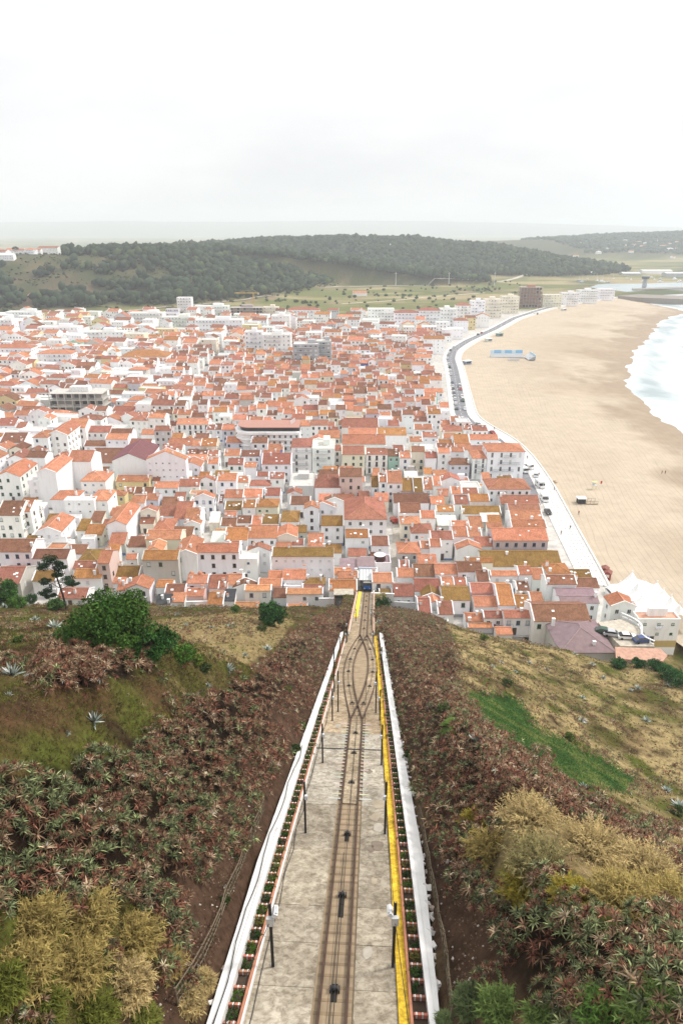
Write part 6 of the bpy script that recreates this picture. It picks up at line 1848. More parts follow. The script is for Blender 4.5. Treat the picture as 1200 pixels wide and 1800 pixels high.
for i, (px, py, r_, h_) in enumerate(((945, 1132, 1.6, 3.0), (962, 1134, 1.5, 2.4), (980, 1136, 1.5, 2.2), (925, 1128, 1.3, 2.2))):
    pine_bush(px, py, r_, h_, f'garden bush, {ordinal(i + 1)} of four in front of the big brown-roofed house', 2200, (0.05, 0.085, 0.035), 0.14)
for i, (px, py, r_) in enumerate(((1150, 1178, 2.0), (1120, 1172, 1.5), (1170, 1190, 2.2), (1190, 1205, 2.5), (1085, 1172, 1.6))):
    pine_bush(px, py, r_, r_ * 1.1, f'green scrub bush, {ordinal(i + 1)} of five around the pink terrace', 2500, (0.04, 0.11, 0.035), 0.15)
# round dark shrubs dotted on the slopes
for i, (px, py, r_) in enumerate(((505, 1215, 0.5), (120, 1135, 0.9), (100, 1130, 0.6), (35, 1130, 0.5), (1188, 1432, 0.9), (360, 1180, 0.6), (1000, 1300, 0.7), (890, 1205, 0.9), (460, 1110, 0.9), (850, 1125, 1.0), (780, 1255, 0.8), (395, 1586, 0.28), (530, 1280, 0.5), (520, 1320, 0.5), (720, 1330, 0.55))):
    pine_bush(px, py, r_, r_ * 1.2, f'small rounded shrub on the slope, {ordinal(i + 1)} from a count of the dotted shrubs' if False else ['green tussock below the red thicket', 'dark round shrub left of the big pine bush', 'dark round shrub far left of the pine bush', 'small dark shrub beside the big agave', 'dark round shrub at the right edge', 'green shrub above the red thicket', 'shrub below the green carpet', 'dark shrub on the right straw slope', 'brown-green shrub at the top of the red thicket', 'shrub on the right brow', 'yellowish shrub by the palm', 'tiny green plant on the left earth bank', 'green tussock on the left earth bank', 'lower green tussock on the left earth bank', 'olive shrub hugging the right wall'][i], 900, (0.06, 0.085, 0.03) if i % 3 else (0.09, 0.13, 0.03), 0.1, group='rounded shrubs on the slopes')
# the leaning pine in front of the houses
def pine_tree(px, py, h, label):
    p, t = spot(px, py); r = empty('pine_tree', p); mb = MB()
    lean = np.array([-0.9, 0, 0]); top = lean + np.array([0, 0, h])
    tr = [np.array([0.35, 0, -0.5]), np.array([0.1, 0, h * 0.3]), np.array([-0.4, 0, h * 0.65]), top * np.array([1, 1, 0.95])]
    mb.tube(tr, [0.2, 0.17, 0.12, 0.05], (0.07, 0.05, 0.04), n=8); ta = TA()
    for k, (dx, dz, w, hh) in enumerate(((-0.2, 0.98, 1.5, 1.0), (-1.1, 0.86, 1.4, 0.8), (0.9, 0.80, 1.2, 0.7), (-1.9, 0.55, 1.3, 0.55), (1.6, 0.55, 1.9, 0.6), (3.0, 0.50, 1.3, 0.4), (-2.4, 0.36, 1.5, 0.5), (0.3, 0.68, 1.3, 0.5), (1.2, 0.9, 0.9, 0.6), (-1.6, 0.28, 1.0, 0.4))):
        c = np.array([lean[0] * dz + dx, rng.uniform(-0.6, 0.6), h * dz]); q = np.array([lean[0] * dz * 0.8, 0, h * (dz - 0.12)])
        mb.tube([q, (q + c) / 2 + np.array([0, 0, 0.15]), c], [0.07, 0.045, 0.02], (0.07, 0.05, 0.04), n=5)
        leafcloud(ta, c, (w, w * 0.9, hh), 900, 0.14, (0.03, 0.06, 0.025), 10, 0.45)
    mb.build('trunk', M['bark'], r); ta.build('crown', M['leaf'], r); tag(r, label, 'tree')
pine_tree(114, 1070, 10.0, 'leaning pine with sparse flat crown in front of the left houses')

# ---- woods on the far hills: a mass of crowns
n = 110000
hx = rng.uniform(-1500, 1200, n); hy = rng.uniform(840, 2250, n); hz = far_z(hx, hy)
px, py, dep = proj(hx, hy, hz); d1 = fbm(hx, hy, 90, 101); d2 = fbm(hx, hy, 30, 102)
onh = (hz > G0 + 5) & (px > -60) & (px < 1260) & (py < 560) & (py > 405)
bare = (hx < -180) & (hy < 1500) & (d1 > 0.64)
bare |= inpoly(px, py, [(-60, 462), (170, 448), (300, 492), (260, 528), (100, 522), (-60, 500)]) & (d2 < 0.60)
bare |= (px < 112) & (py < 466)
keep = onh & ~bare & (d2 > 0.30)
hx, hy, hz = hx[keep], hy[keep], hz[keep]; kp = poisson(hx, hy, 5.0); kp = kp[:17000]; hx, hy, hz = hx[kp], hy[kp], hz[kp]
phi_ = (1 + 5 ** 0.5) / 2
ico = unit(np.array([(-1, phi_, 0), (1, phi_, 0), (-1, -phi_, 0), (1, -phi_, 0), (0, -1, phi_), (0, 1, phi_), (0, -1, -phi_), (0, 1, -phi_), (phi_, 0, -1), (phi_, 0, 1), (-phi_, 0, -1), (-phi_, 0, 1)], float))
icf = np.array([(0, 11, 5), (0, 5, 1), (0, 1, 7), (0, 7, 10), (0, 10, 11), (1, 5, 9), (5, 11, 4), (11, 10, 2), (10, 7, 6), (7, 1, 8), (3, 9, 4), (3, 4, 2), (3, 2, 6), (3, 6, 8), (3, 8, 9), (4, 9, 5), (2, 4, 11), (6, 2, 10), (8, 6, 7), (9, 8, 1)])
def crowns(ta, x, y, z, r, h, col, lobes=3):
    m = len(x)
    for l in range(lobes):
        o = rng.normal(0, 0.35, (m, 3)) * np.stack([r, r, h], 1) * (0 if l == 0 else 1)
        c = np.stack([x, y, z + h * 0.62], 1) + o; k = (1 if l == 0 else 0.62)
        V = c[:, None] + ico[None] * (np.stack([r, r, h * 0.5], 1) * k)[:, None] * rng.uniform(0.65, 1.3, (m, 12, 1))
        T = icf[None] + (np.arange(m) * 12)[:, None, None]; ta.add(V, T, np.repeat(np.clip(col * rng.uniform(0.75, 1.25, (m, 1)), 0, 1), 20, 0))
ta = TA(); m = len(hx); r = rng.uniform(3.2, 7.0, m); col = np.array([[0.027, 0.044, 0.023]]) * rng.uniform(0.75, 1.3, (m, 1)); br = rng.uniform(0, 1, m) < 0.12; col[br] = np.array([0.06, 0.085, 0.03])
crowns(ta, hx, hy, hz - 1, r, r * rng.uniform(1.4, 2.6, m), col, 1)
tag(ta.build('hill_woods', M['far_leaf']), 'dark green woods covering the hills behind the town', 'woods', kind='stuff')
n = 9000; hx = rng.uniform(900, 2700, n); hy = rng.uniform(2700, 3700, n); hz = far_z(hx, hy); px, py, dep = proj(hx, hy, hz); ok = (hz > G0 + 8) & (px < 1260) & (fbm(hx, hy, 160, 121) > 0.36); kp = poisson(hx[ok], hy[ok], 13.0); hx, hy, hz = hx[ok][kp], hy[ok][kp], hz[ok][kp]; m = len(hx); r = rng.uniform(7, 12, m); ta = TA()
crowns(ta, hx, hy, hz - 1, r, r * 1.3, np.array([[0.03, 0.05, 0.027]]) * rng.uniform(0.7, 1.4, (m, 1)), 1)
tag(ta.build('distant_woods', M['far_leaf']), 'hazy woods on the separate hill at the far right', 'woods', kind='stuff')
# hedges, orchards and scrub on the plain
n = 5000; hx = rng.uniform(-700, 700, n); hy = rng.uniform(640, 1500, n); hz = far_z(hx, hy); px, py, dep = proj(hx, hy, hz)
row = (np.abs(((hy + 0.25 * hx) / 46) % 1 - 0.5) < 0.09) | (fbm(hx, hy, 50, 111) > 0.66)
ok = row & (hz < G0 + 6) & (px > -40) & (px < 1000) & (py > 470) & (hx < edge_x(hy) - 90) & ((hy > 800) | (hx < -150))
hx, hy, hz = hx[ok], hy[ok], hz[ok]; m = len(hx); ta = TA(); r = rng.uniform(1.5, 3.4, m)
crowns(ta, hx, hy, hz - 0.4, r, r * 1.3, np.array([[0.06, 0.085, 0.032]]) * rng.uniform(0.6, 1.4, (m, 1)), 2)
tag(ta.build('plain_hedges', M['far_leaf']), 'hedges and scrub on the flat fields behind the town', 'hedges', kind='stuff')
n = 40000; hx = rng.uniform(-1100, 200, n); hy = rng.uniform(840, 1950, n); hz = far_z(hx, hy); px, py, dep = proj(hx, hy, hz)
ok = (hz > G0 + 3) & (px > -40) & (px < 720) & (py < 560) & (fbm(hx, hy, 22, 123) > 0.42); hx, hy, hz = hx[ok][:7500], hy[ok][:7500], hz[ok][:7500]; m = len(hx); r = rng.uniform(0.8, 2.4, m) * np.where(hy > 1450, 1.7, 1.0); ta = TA()
crowns(ta, hx, hy, hz - 0.3, r, r * 1.2, np.array([[0.062, 0.066, 0.03]]) * rng.uniform(0.6, 1.5, (m, 1)), 1)
tag(ta.build('hill_scrub', M['far_leaf']), 'olive scrub on the open faces of the left hill', 'scrub', kind='stuff')
# single trees one can tell apart in and behind the town
def far_tree(px, py, w, h, label, col=(0.045, 0.07, 0.03), n=420, z=G0, group='trees in the town'):
    p = at(px, py, z); r = empty('town_tree', p); ta = TA(); leafcloud(ta, (0, 0, h * 0.62), (w, w, h * 0.42), n, 0.32, col, 16, 0.4); ta.build('crown', M['leaf'], r)
    mb = MB(); mb.tube([(0, 0, -0.3), (0.1, 0, h * 0.35), (0, 0, h * 0.75)], [0.22, 0.16, 0.06], (0.08, 0.06, 0.045), n=6)
    for a in range(4): mb.tube([(0, 0, h * 0.3), (math.cos(a * 1.57) * w * 0.6, math.sin(a * 1.57) * w * 0.6, h * 0.65)], [0.1, 0.03], (0.08, 0.06, 0.045), n=5)
    mb.build('trunk', M['bark'], r); tag(r, label, 'tree', group)
for a in [(376, 588, 4.0, 7, 'round tree, left of two by the avenue'), (401, 588, 4.0, 7, 'round tree, right of two by the avenue'), (358, 600, 4, 5, 'dark tree below the pair by the avenue'), (258, 536, 7, 9, 'yellow-green tree, left of a pair at the hill foot', (0.13, 0.13, 0.05)), (278, 538, 7, 9, 'yellow-green tree, right of a pair at the hill foot', (0.13, 0.13, 0.05)), (298, 548, 6, 9, 'dark tree at the corner of the hill road'), (318, 556, 5, 7, 'dark tree in front of the lone tall block'), (365, 558, 6, 8, 'dark tree before the wide far block'), (385, 560, 6, 8, 'second dark tree before the wide far block'), (525, 573, 5, 6, 'tree behind the square office block'), (572, 560, 5, 7, 'tree right of the back edge block'), (480, 566, 4, 6, 'tree left of the square office block'), (675, 598, 4, 6, 'tree in the central quarter roofs'), (145, 615, 3, 5, 'tree among the left white blocks'), (98, 627, 3, 5, 'tree beside the left terraces'), (163, 650, 3, 5, 'tree in front of the market hall end')]:
    far_tree(*a[:5], **({'col': a[5]} if len(a) > 5 else {}))
for i, (px, py, w) in enumerate(((105, 440, 7), (250, 433, 9), (238, 434, 7), (330, 431, 6), (355, 436, 8), (430, 434, 9), (452, 430, 8), (475, 427, 7), (521, 421, 8), (540, 424, 8), (560, 424, 9), (768, 432, 8), (790, 434, 9), (712, 425, 9))):
    yq = np.linspace(950, 1500, 80) if px < 420 else np.linspace(1600, 2300, 80); xq = (px - 600) / F * yq * 1.08; zq = far_z(xq, yq); kq = int(np.argmin(proj(xq, yq, zq)[1])); x_, yy, z_ = float(xq[kq]), float(yq[kq]), float(zq[kq])
    r = empty('crest_tree', (x_, yy, z_ - 0.5)); ta = TA(); leafcloud(ta, (0, 0, w * 1.25), (w * 0.8, w * 0.8, w * 0.55), 260, 0.9, (0.028, 0.045, 0.025), 14, 0.45); ta.build('crown', M['leaf'], r); mb = MB(); mb.tube([(0, 0, 0), (0.2, 0, w * 1.3)], [0.35, 0.15], (0.06, 0.05, 0.04), n=5); mb.build('trunk', M['bark'], r)
    tag(r, f'dark pine standing on the hill skyline, {ordinal(i + 1)} from the left' if i not in (1, 2, 12, 13) else ['', 'broad pine of the left skyline clump', 'narrower pine of the left skyline clump', '', '', '', '', '', '', '', '', '', 'broad pine on the right skyline', 'pine on the skyline between the far villas'][i], 'tree', 'trees on the skyline')

# ================================================================== STREETS, SHEDS AND GARDEN WALLS
def sheet(name, pts, z, mat, col, th=0.3, kind='structure', parent=None):
    P = [at(a, b, z) for a, b in pts]; mb = MB()
    ar = sum(P[i][0] * P[(i + 1) % len(P)][1] - P[(i + 1) % len(P)][0] * P[i][1] for i in range(len(P)))
    if ar < 0: P = P[::-1]
    mb.face([tuple(p) for p in P], col)
    for i in range(len(P)):
        p, q = P[i], P[(i + 1) % len(P)]; mb.face([(p[0], p[1], z - th), (q[0], q[1], z - th), tuple(q), tuple(p)], col)
    o = mb.build(name, mat, parent)
    if kind: o['kind'] = kind
    return o
sheet('side_street', [(8, 925), (22, 890), (40, 852), (52, 840), (58, 848), (52, 880), (44, 912)], 6.03, M['asphalt'], (0.17, 0.16, 0.165))
sheet('avenue', [(338, 672), (362, 672), (432, 588), (415, 588)], 6.03, M['asphalt'], (0.34, 0.33, 0.33))
sheet('station_street', [(682, 1020), (702, 1020), (722, 950), (716, 905), (695, 870), (684, 880), (690, 940)], 6.03, M['concrete'], (0.44, 0.41, 0.36))
sheet('curving_street', [(522, 925), (545, 958), (556, 952), (538, 915), (505, 868), (494, 872)], 6.04, M['concrete'], (0.40, 0.38, 0.36))
# small outbuildings and lean-tos in the gaps
nsh = 0; sheds = []
for i in range(2600):
    y = random.uniform(150, 262); x = random.uniform(-0.52 * y - 4, 66)
    W = random.uniform(3.0, 6.5); D = random.uniform(3.0, 5.5)
    if x + W > float(edge_x(y)) - 15 or blocked(x - 0.25, x + W + 0.25, y - 0.25, y + D + 0.25): continue
    u, s = us(x + W / 2, y)
    if abs(u) < 5 and s < S_END + 12: continue
    z0 = gz(x + W / 2, y + D / 2)
    px, py, _ = proj(x + W / 2, y, z0)
    if inpoly(px, py, [(8, 925), (22, 885), (40, 850), (58, 846), (52, 880), (44, 912)]) or inpoly(px, py, [(680, 1025), (704, 1020), (724, 950), (716, 900), (690, 865), (680, 880), (686, 940)]) or inpoly(px, py, [(520, 925), (545, 962), (560, 952), (540, 915), (505, 862), (490, 868)]): continue
    if py > 1062 or nsh > 120: continue
    FOOT.append((x, x + W, y, y + D)); nsh += 1
    k0 = len(HOUSES)
    r = house(x + W / 2, y + D / 2, W, D, random.uniform(2.6, 4.4), random.choice('mmgf'), random.choice('oorMbm') if random.random() < 0.85 else 'w', random.choice('wwwcs'), random.uniform(-0.05, 0.05), base=z0, chim=0, win='s', name='outbuilding', detail=False)
    q = HOUSES.pop(); sheds.append((q, px, py))
ASS2 = {}
for i, (q, px, py) in enumerate(sheds):
    best = min(LMK, key=lambda l: math.hypot(l[1] - px, (l[2] - py) * 1.3)); dx, dy = px - best[1], (py - best[2]) * 1.3
    d = ('left of' if dx < 0 else 'right of') if abs(dx) > abs(dy) else ('behind' if dy < 0 else 'in front of'); ASS2.setdefault((best[0], d), []).append((math.hypot(dx, dy), i))
for (lm, d), L_ in ASS2.items():
    L_.sort()
    for k, (_, i) in enumerate(L_):
        root, _, _, rc, wc, W, he, typ, _ = sheds[i][0]
        tag(root, ' '.join(f'low {WN[wc]} outbuilding, {RN[rc]} roof, {ordinal(k + 1)} nearest {d} {lm}'.split()[:16]), 'outbuilding', 'outbuildings between the houses')
# garden walls
for i, (a, b, c, d, h) in enumerate(((78, 955, 126, 950, 2.6), (186, 972, 256, 946, 3.0), (44, 952, 80, 946, 3.0), (276, 1068, 372, 1066, 1.6), (692, 1064, 742, 1066, 2.4), (652, 1060, 692, 1062, 2.8), (742, 1090, 792, 1092, 2.4), (560, 1066, 600, 1066, 2.4), (195, 1012, 250, 1014, 1.6))):
    P, Q = at(a, b, G0 + 1.5), at(c, d, G0 + 1.5); P[2] = gz(P[0], P[1]); Q[2] = gz(Q[0], Q[1]); v = Q - P; L_ = math.hypot(v[0], v[1]); r = empty('garden_wall', (P + Q) / 2, math.atan2(v[1], v[0])); mb = MB()
    mb.box(-L_ / 2, L_ / 2, -0.14, 0.14, -3, h, WC['w']); mb.build('wall', M['plaster'], r); mb = MB(); mb.box(-L_ / 2, L_ / 2, -0.22, 0.22, h + 0.003, h + 0.1, RC['o'] if i in (0, 1) else WC['w']); mb.build('coping', M['plaster'], r)
    tag(r, ['white garden wall with tile coping left of the ruined yard', 'long white wall with tile coping under the big gable', 'white wall behind the left houses', 'low white wall along the left brow', 'white wall below the houses right of the track', 'white wall behind the two round bushes', 'white wall under the flat terrace', 'white wall left of the lower track', 'low wall by the mossy shed'][i], 'wall', 'garden walls')
# platform shelter left of the lower track, with a painted blue panel
P = at(604, 1066, 9.0); r = empty('platform_shelter', P); mb = MB(); mb.box(-2.6, 2.6, 0, 3.2, 3.2, 3.5, (0.46, 0.42, 0.34)); mb.build('roof', M['concrete'], r)
mb = MB(); mb.box(-2.5, 2.5, 2.9, 3.1, -2, 3.2, (0.55, 0.50, 0.48)); mb.box(-2.5, -2.3, 0.1, 2.9, -2, 3.2, (0.5, 0.32, 0.25)); mb.build('wall', M['plaster'], r); mb = MB(); mb.box(2.0, 2.4, 0.3, 0.6, -2, 3.2, (0.72, 0.71, 0.70)); mb.build('post', M['plaster'], r)
tag(r, 'open shelter with flat tan roof beside the lower platform', 'shelter')
P = at(606, 1068, 8.2); r = empty('painted_panel', P); mb = MB(); mb.box(-1.6, 1.6, 0, 0.12, -1.2, 1.9, (0.62, 0.58, 0.56)); mb.build('board', M['plaster'], r)
for pts, c in (([(-1.5, 1.0), (-0.9, 1.7), (0.5, 1.75), (1.2, 1.0), (0.6, 0.5), (-0.7, 0.55)], (0.03, 0.13, 0.55)), ([(-0.5, 0.45), (0.2, 0.45), (0.1, -0.6), (-0.7, -0.6)], (0.25, 0.2, 0.6)), ([(0.4, 0.45), (0.9, 0.75), (1.55, -0.4), (0.9, -0.6)], (0.05, 0.2, 0.6))):
    mb = MB(); mb.face([(x, -0.006, z) for x, z in pts], c); mb.face([(x, -0.003, z) for x, z in pts][::-1], c); mb.build('painted_shape', M['paint'], r)
tag(r, 'wall panel painted with a blue and violet graffito by the platform', 'graffiti')

# ---- the yard, ramp and terrace on the right
yard = sheet('yard', [(1050, 1094), (1092, 1088), (1124, 1104), (1124, 1120), (1150, 1136), (1090, 1136), (1072, 1118)], 11.5, M['concrete'], (0.52, 0.47, 0.39), 6)
sheet('terrace_paving', [(1080, 1137), (1160, 1140), (1172, 1152), (1164, 1162), (1082, 1158)], 12.6, M['concrete'], (0.50, 0.30, 0.22), 0.5)
def balustrade(pts, z, label):
    P = resample([at(a, b, z)[:2] for a, b in pts], 0.9, 4); r = empty('balustrade', (P[0][0], P[0][1], z)); inv = Matrix.Translation(-r.location)
    for d0, d1, z0, z1, nm in ((-0.14, 0.14, -1.5, 0.35, 'plinth'), (-0.2, 0.2, 1.05, 1.2, 'handrail')):
        o = ribbon_strip(nm, P, d0, d1, z + z1, z1 - z0, M['plaster'], (0.8, 0.8, 0.79), kind=None); o.parent = r; o.matrix_parent_inverse = inv
    for q in P[::2]:
        mb = MB(); mb.box(q[0] - 0.15, q[0] + 0.15, q[1] - 0.15, q[1] + 0.15, z + 0.35, z + 1.05, (0.8, 0.8, 0.79)); o = mb.build('baluster', M['plaster']); o.parent = r; o.matrix_parent_inverse = inv
    tag(r, label, 'balustrade')
balustrade([(1090, 1084), (1110, 1092), (1124, 1101), (1128, 1110), (1122, 1122), (1128, 1126), (1148, 1134)], 11.5, 'curving white balustrade round the yard with parked cars')

# ---- tensile tents by the beach
def tents():
    c00, c10, c11, c01 = [at(a, b, 8.5) for a, b in ((1064, 1026), (1136, 1013), (1225, 1085), (1118, 1086))]
    n = 56; T_, S_ = np.meshgrid(np.linspace(0, 1, n), np.linspace(0, 1, n))
    X = (c00[0] * (1 - S_) * (1 - T_) + c10[0] * S_ * (1 - T_) + c11[0] * S_ * T_ + c01[0] * (1 - S_) * T_); Y = (c00[1] * (1 - S_) * (1 - T_) + c10[1] * S_ * (1 - T_) + c11[1] * S_ * T_ + c01[1] * (1 - S_) * T_)
    Z = np.full(X.shape, 7.6); masts = []
    for px, py, h in ((1111, 1004, 4.2), (1121, 1021, 5.6), (1155, 1022, 3.8), (1166, 1035, 3.8), (1180, 1046, 4.4), (1127, 1048, 3.6), (1152, 1050, 3.6), (1195, 1060, 4.4), (1090, 1022, 3.0)):
        p = at(px, py, 7.6 + h); d = np.hypot(X - p[0], Y - p[1]); Z = np.maximum(Z, 7.6 + h * np.exp(-d / 2.0)); masts.append((p, h))
    e = np.minimum(np.minimum(T_, 1 - T_), np.minimum(S_, 1 - S_)); Z = Z - 0.6 * np.exp(-e * 26) + 0.25 * np.sin(X * 1.1) * np.sin(Y * 0.9)
    r = empty('tensile_tent', (float(X.mean()), float(Y.mean()), 4.0)); inv = Matrix.Translation(-r.location)
    stain = np.exp(-((Z - 12) / 1.6) ** 2)[..., None] * np.clip(fbm(X, Y, 3, 7) - 0.35, 0, 1)[..., None]
    o = grid_mesh('canopy', X, Y, Z, np.array([0.80, 0.80, 0.79]) * (1 - stain) + np.array([0.62, 0.50, 0.34]) * stain, M['paint']); o.parent = r; o.matrix_parent_inverse = inv
    for p, h in masts:
        mb = MB(); mb.tube([(p[0], p[1], 3.5), (p[0], p[1], 7.9 + h)], 0.14, (0.8, 0.8, 0.8), n=8); o = mb.build('mast', M['paint']); o.parent = r; o.matrix_parent_inverse = inv
    for a, b in ((c00, c01), (c00, c10)):
        for t in np.linspace(0, 1, 7)[:-1]:
            p = a + (b - a) * t; q = a + (b - a) * (t + 1 / 6); mb = MB(); k = 0.96
            mb.face([(p[0], p[1], 4.5), (q[0], q[1], 4.5), (q[0], q[1], 7.0), (p[0], p[1], 7.0)], (0.72, 0.73, 0.74)); mb.face([(p[0] + .1, p[1] + .1, 4.5), (p[0] + .1, p[1] + .1, 7.0), (q[0] + .1, q[1] + .1, 7.0), (q[0] + .1, q[1] + .1, 4.5)], (0.72, 0.73, 0.74)); o = mb.build('side_panel', M['paint']); o.parent = r; o.matrix_parent_inverse = inv
    tag(r, 'white peaked tensile tents at the near end of the beach', 'tent')
tents()
# ---- beach furniture
def bz(x, y): i = np.argmin(np.abs(by - y)); return float(np.interp(x, BX[i], BZ[i]))
def onbeach(px, py):
    p = at(px, py, 3.5)
    for _ in range(4): p = at(px, py, bz(p[0], p[1]))
    return p
for i, (px, py) in enumerate(((1061, 1010), (1066, 1017))):
    p = onbeach(px, py); r = empty('beach_kiosk', p, -0.45); mb = MB(); mb.box(-1.0, 1.0, -1.1, 1.1, 0, 2.2, (0.30, 0.07, 0.05)); mb.build('walls', M['paint'], r)
    mb = MB(); 
    for k in range(7): mb.box(-1.02, -1.0, -1.08 + k * 0.31, -1.06 + k * 0.31, 0, 2.2, (0.18, 0.04, 0.03))
    mb.build('batten', M['paint'], r); mb = MB(); mb.face([(-1.2, -1.3, 2.15), (0, -1.3, 2.75), (0, 1.3, 2.75), (-1.2, 1.3, 2.15)][::-1], (0.22, 0.07, 0.05)); mb.face([(1.2, -1.3, 2.15), (1.2, 1.3, 2.15), (0, 1.3, 2.75), (0, -1.3, 2.75)], (0.22, 0.07, 0.05)); mb.face([(-1.1, -1.1, 2.2), (1.1, -1.1, 2.2), (0, -1.1, 2.7)], (0.30, 0.07, 0.05)); mb.build('roof', M['paint'], r)
    mb = MB(); mb.box(-0.5, 0.5, -1.13, -1.10, 0.9, 1.8, (0.75, 0.7, 0.66)); mb.build('hatch', M['paint'], r); tag(r, ('rear', 'front')[i] + ' of two red wooden kiosks on the sand by the promenade', 'kiosk')
p = onbeach(1020, 884); r = empty('beach_hut', p); mb = MB(); mb.box(-1.4, 1.4, -1.2, 1.2, 0.1, 2.0, (0.04, 0.04, 0.045)); mb.build('walls', M['paint'], r); mb = MB(); mb.box(-1.7, 1.7, -1.5, 1.5, 2.0, 2.25, (0.78, 0.78, 0.78)); mb.build('roof', M['paint'], r)
mb = MB(); mb.box(1.5, 6.0, -1.6, 1.6, 0.1, 0.28, (0.42, 0.34, 0.25)); mb.build('deck', M['concrete'], r); mb = MB()
for x in (1.6, 3.0, 4.4, 5.9):
    for y in (-1.55, 1.5): mb.box(x - 0.05, x + 0.05, y - 0.05, y + 0.05, 0.28, 1.3, (0.3, 0.25, 0.2))
mb.box(1.6, 5.9, -1.58, -1.52, 1.2, 1.3, (0.3, 0.25, 0.2)); mb.box(1.6, 5.9, 1.47, 1.53, 1.2, 1.3, (0.3, 0.25, 0.2)); mb.build('railing', M['paint'], r); tag(r, 'black hut with white roof and railed deck on the sand', 'hut')
p = onbeach(1043, 860); r = empty('lifeguard_chair', p); mb = MB()
for x in (-0.5, 0.5):
    for y in (-0.5, 0.5): mb.tube([(x * 1.4, y * 1.4, 0), (x, y, 1.7)], 0.06, (0.7, 0.6, 0.3), n=5)
mb.build('legs', M['paint'], r); mb = MB(); mb.box(-0.8, 0.8, -0.7, 0.7, 1.7, 1.85, (0.6, 0.65, 0.7)); mb.box(-0.8, 0.8, 0.6, 0.7, 1.85, 2.7, (0.65, 0.68, 0.72)); mb.build('seat', M['paint'], r); mb = MB(); mb.box(-0.9, 0.9, -0.8, 0.8, 3.1, 3.2, (0.7, 0.62, 0.25)); mb.box(-0.8, -0.72, 0.6, 0.7, 2.7, 3.1, (.6, .6, .6)); mb.box(0.72, 0.8, 0.6, 0.7, 2.7, 3.1, (.6, .6, .6)); mb.build('sunshade', M['paint'], r); tag(r, 'raised lifeguard chair with yellow shade on the empty sand', 'lifeguard chair')
p = onbeach(1053, 858); r = empty('warning_flag', p); mb = MB(); mb.tube([(0, 0, 0), (0, 0, 3.2)], 0.05, (0.6, 0.6, 0.6), n=5); mb.build('pole', M['paint'], r); mb = MB(); mb.box(0.05, 0.7, -0.02, 0.02, 1.9, 3.1, (0.55, 0.05, 0.03)); mb.build('flag', M['paint'], r); tag(r, 'red flag on a pole right of the lifeguard chair', 'flag')
p = onbeach(970, 848); r = empty('timber_pile', p); 
for k in range(9): mb = MB(); a = random.uniform(-0.5, 0.5); mb.tube([(-1.6 + random.uniform(-.6, .6), -1.2 + k * 0.3, 0.15 + 0.1 * (k % 3)), (1.6 + random.uniform(-.6, .6), -1.2 + k * 0.3 + a, 0.2 + 0.1 * (k % 3))], 0.12, (0.42, 0.30, 0.18), n=5); mb.build('timber', M['bark'], r)
tag(r, 'pile of timbers on the sand beside the promenade', 'timber')
# beach arena
A = onbeach(864, 630); Bq = onbeach(926, 634); r = empty('beach_arena', ((A + Bq) / 2)); W = Bq[0] - A[0]; blue = (0.22, 0.48, 0.72)
n = 9
for k in range(n):
    x0 = -W / 2 + W * k / n; mb = MB(); c = blue if k % 3 else (0.55, 0.70, 0.80); mb.box(x0 + 0.05, x0 + W / n - 0.05, 12, 12.3, 0.6, 5.6, c); mb.build('hoarding', M['paint'], r)
for k in range(5): mb = MB(); mb.box(-W / 2, W / 2, 7.5 + k * 0.9, 8.3 + k * 0.9, 0.3, 0.7 + k * 0.6, (0.62, 0.63, 0.64)); mb.build('seating_step', M['paint'], r)
for k in range(5): mb = MB(); mb.box(W / 2 + 1.2 + k * 0.9, W / 2 + 2.0 + k * 0.9, -4.5, 12, 0.3, 0.7 + k * 0.6, (0.66, 0.68, 0.70)); mb.build('seating_step', M['paint'], r)
mb = MB(); mb.box(W / 2 + 6, W / 2 + 6.3, -5, 12.3, 0.3, 4.6, (0.45, 0.62, 0.74)); mb.build('hoarding', M['paint'], r)
for k in range(4): mb = MB(); mb.box(W / 2 + 0.8, W / 2 + 6, -5.3 + 0 * k, -5.1, 0.2 + k * 0.8, 0.35 + k * 0.8, (0.35, 0.35, 0.36)); mb.build('scaffold_bar', M['metal'], r)
for k in range(6): mb = MB(); mb.box(-W * 0.1 + k * 1.6, -W * 0.1 + k * 1.6 + 1.2, -6, -5.6, 0, 1.6, (0.55, 0.57, 0.6)); mb.build('barrier', M['paint'], r)
tag(r, 'temporary beach arena with blue hoardings on the sand', 'arena')
for i, (px, py, c, lb) in enumerate(((858, 600, (0.6, 0.62, 0.6), 'pale cafe kiosk beside the promenade bend'), (877, 591, (0.18, 0.28, 0.28), 'dark green kiosk beyond the pale one'), (820, 640, (0.25, 0.3, 0.4), 'small stall on the sand near the road bend'), (940, 553, (0.25, 0.25, 0.25), 'dark kiosk far along the beach edge'), (990, 546, (0.6, 0.6, 0.58), 'pale beach bar at the far end of the promenade'))):
    p = onbeach(px, py); r = empty('promenade_kiosk', p, 0.5); mb = MB(); mb.box(-3, 3, -2, 2, 0, 2.6, c); mb.build('walls', M['paint'], r); mb = MB(); mb.box(-3.5, 3.5, -2.5, 2.5, 2.6, 2.8, (0.7, 0.7, 0.7) if i != 1 else c); mb.build('roof', M['paint'], r); mb = MB(); mb.box(-2, 2, -2.06, -2.0, 0.9, 2.0, (0.05, 0.05, 0.05)); mb.build('window', M['glass'], r); tag(r, lb, 'kiosk')

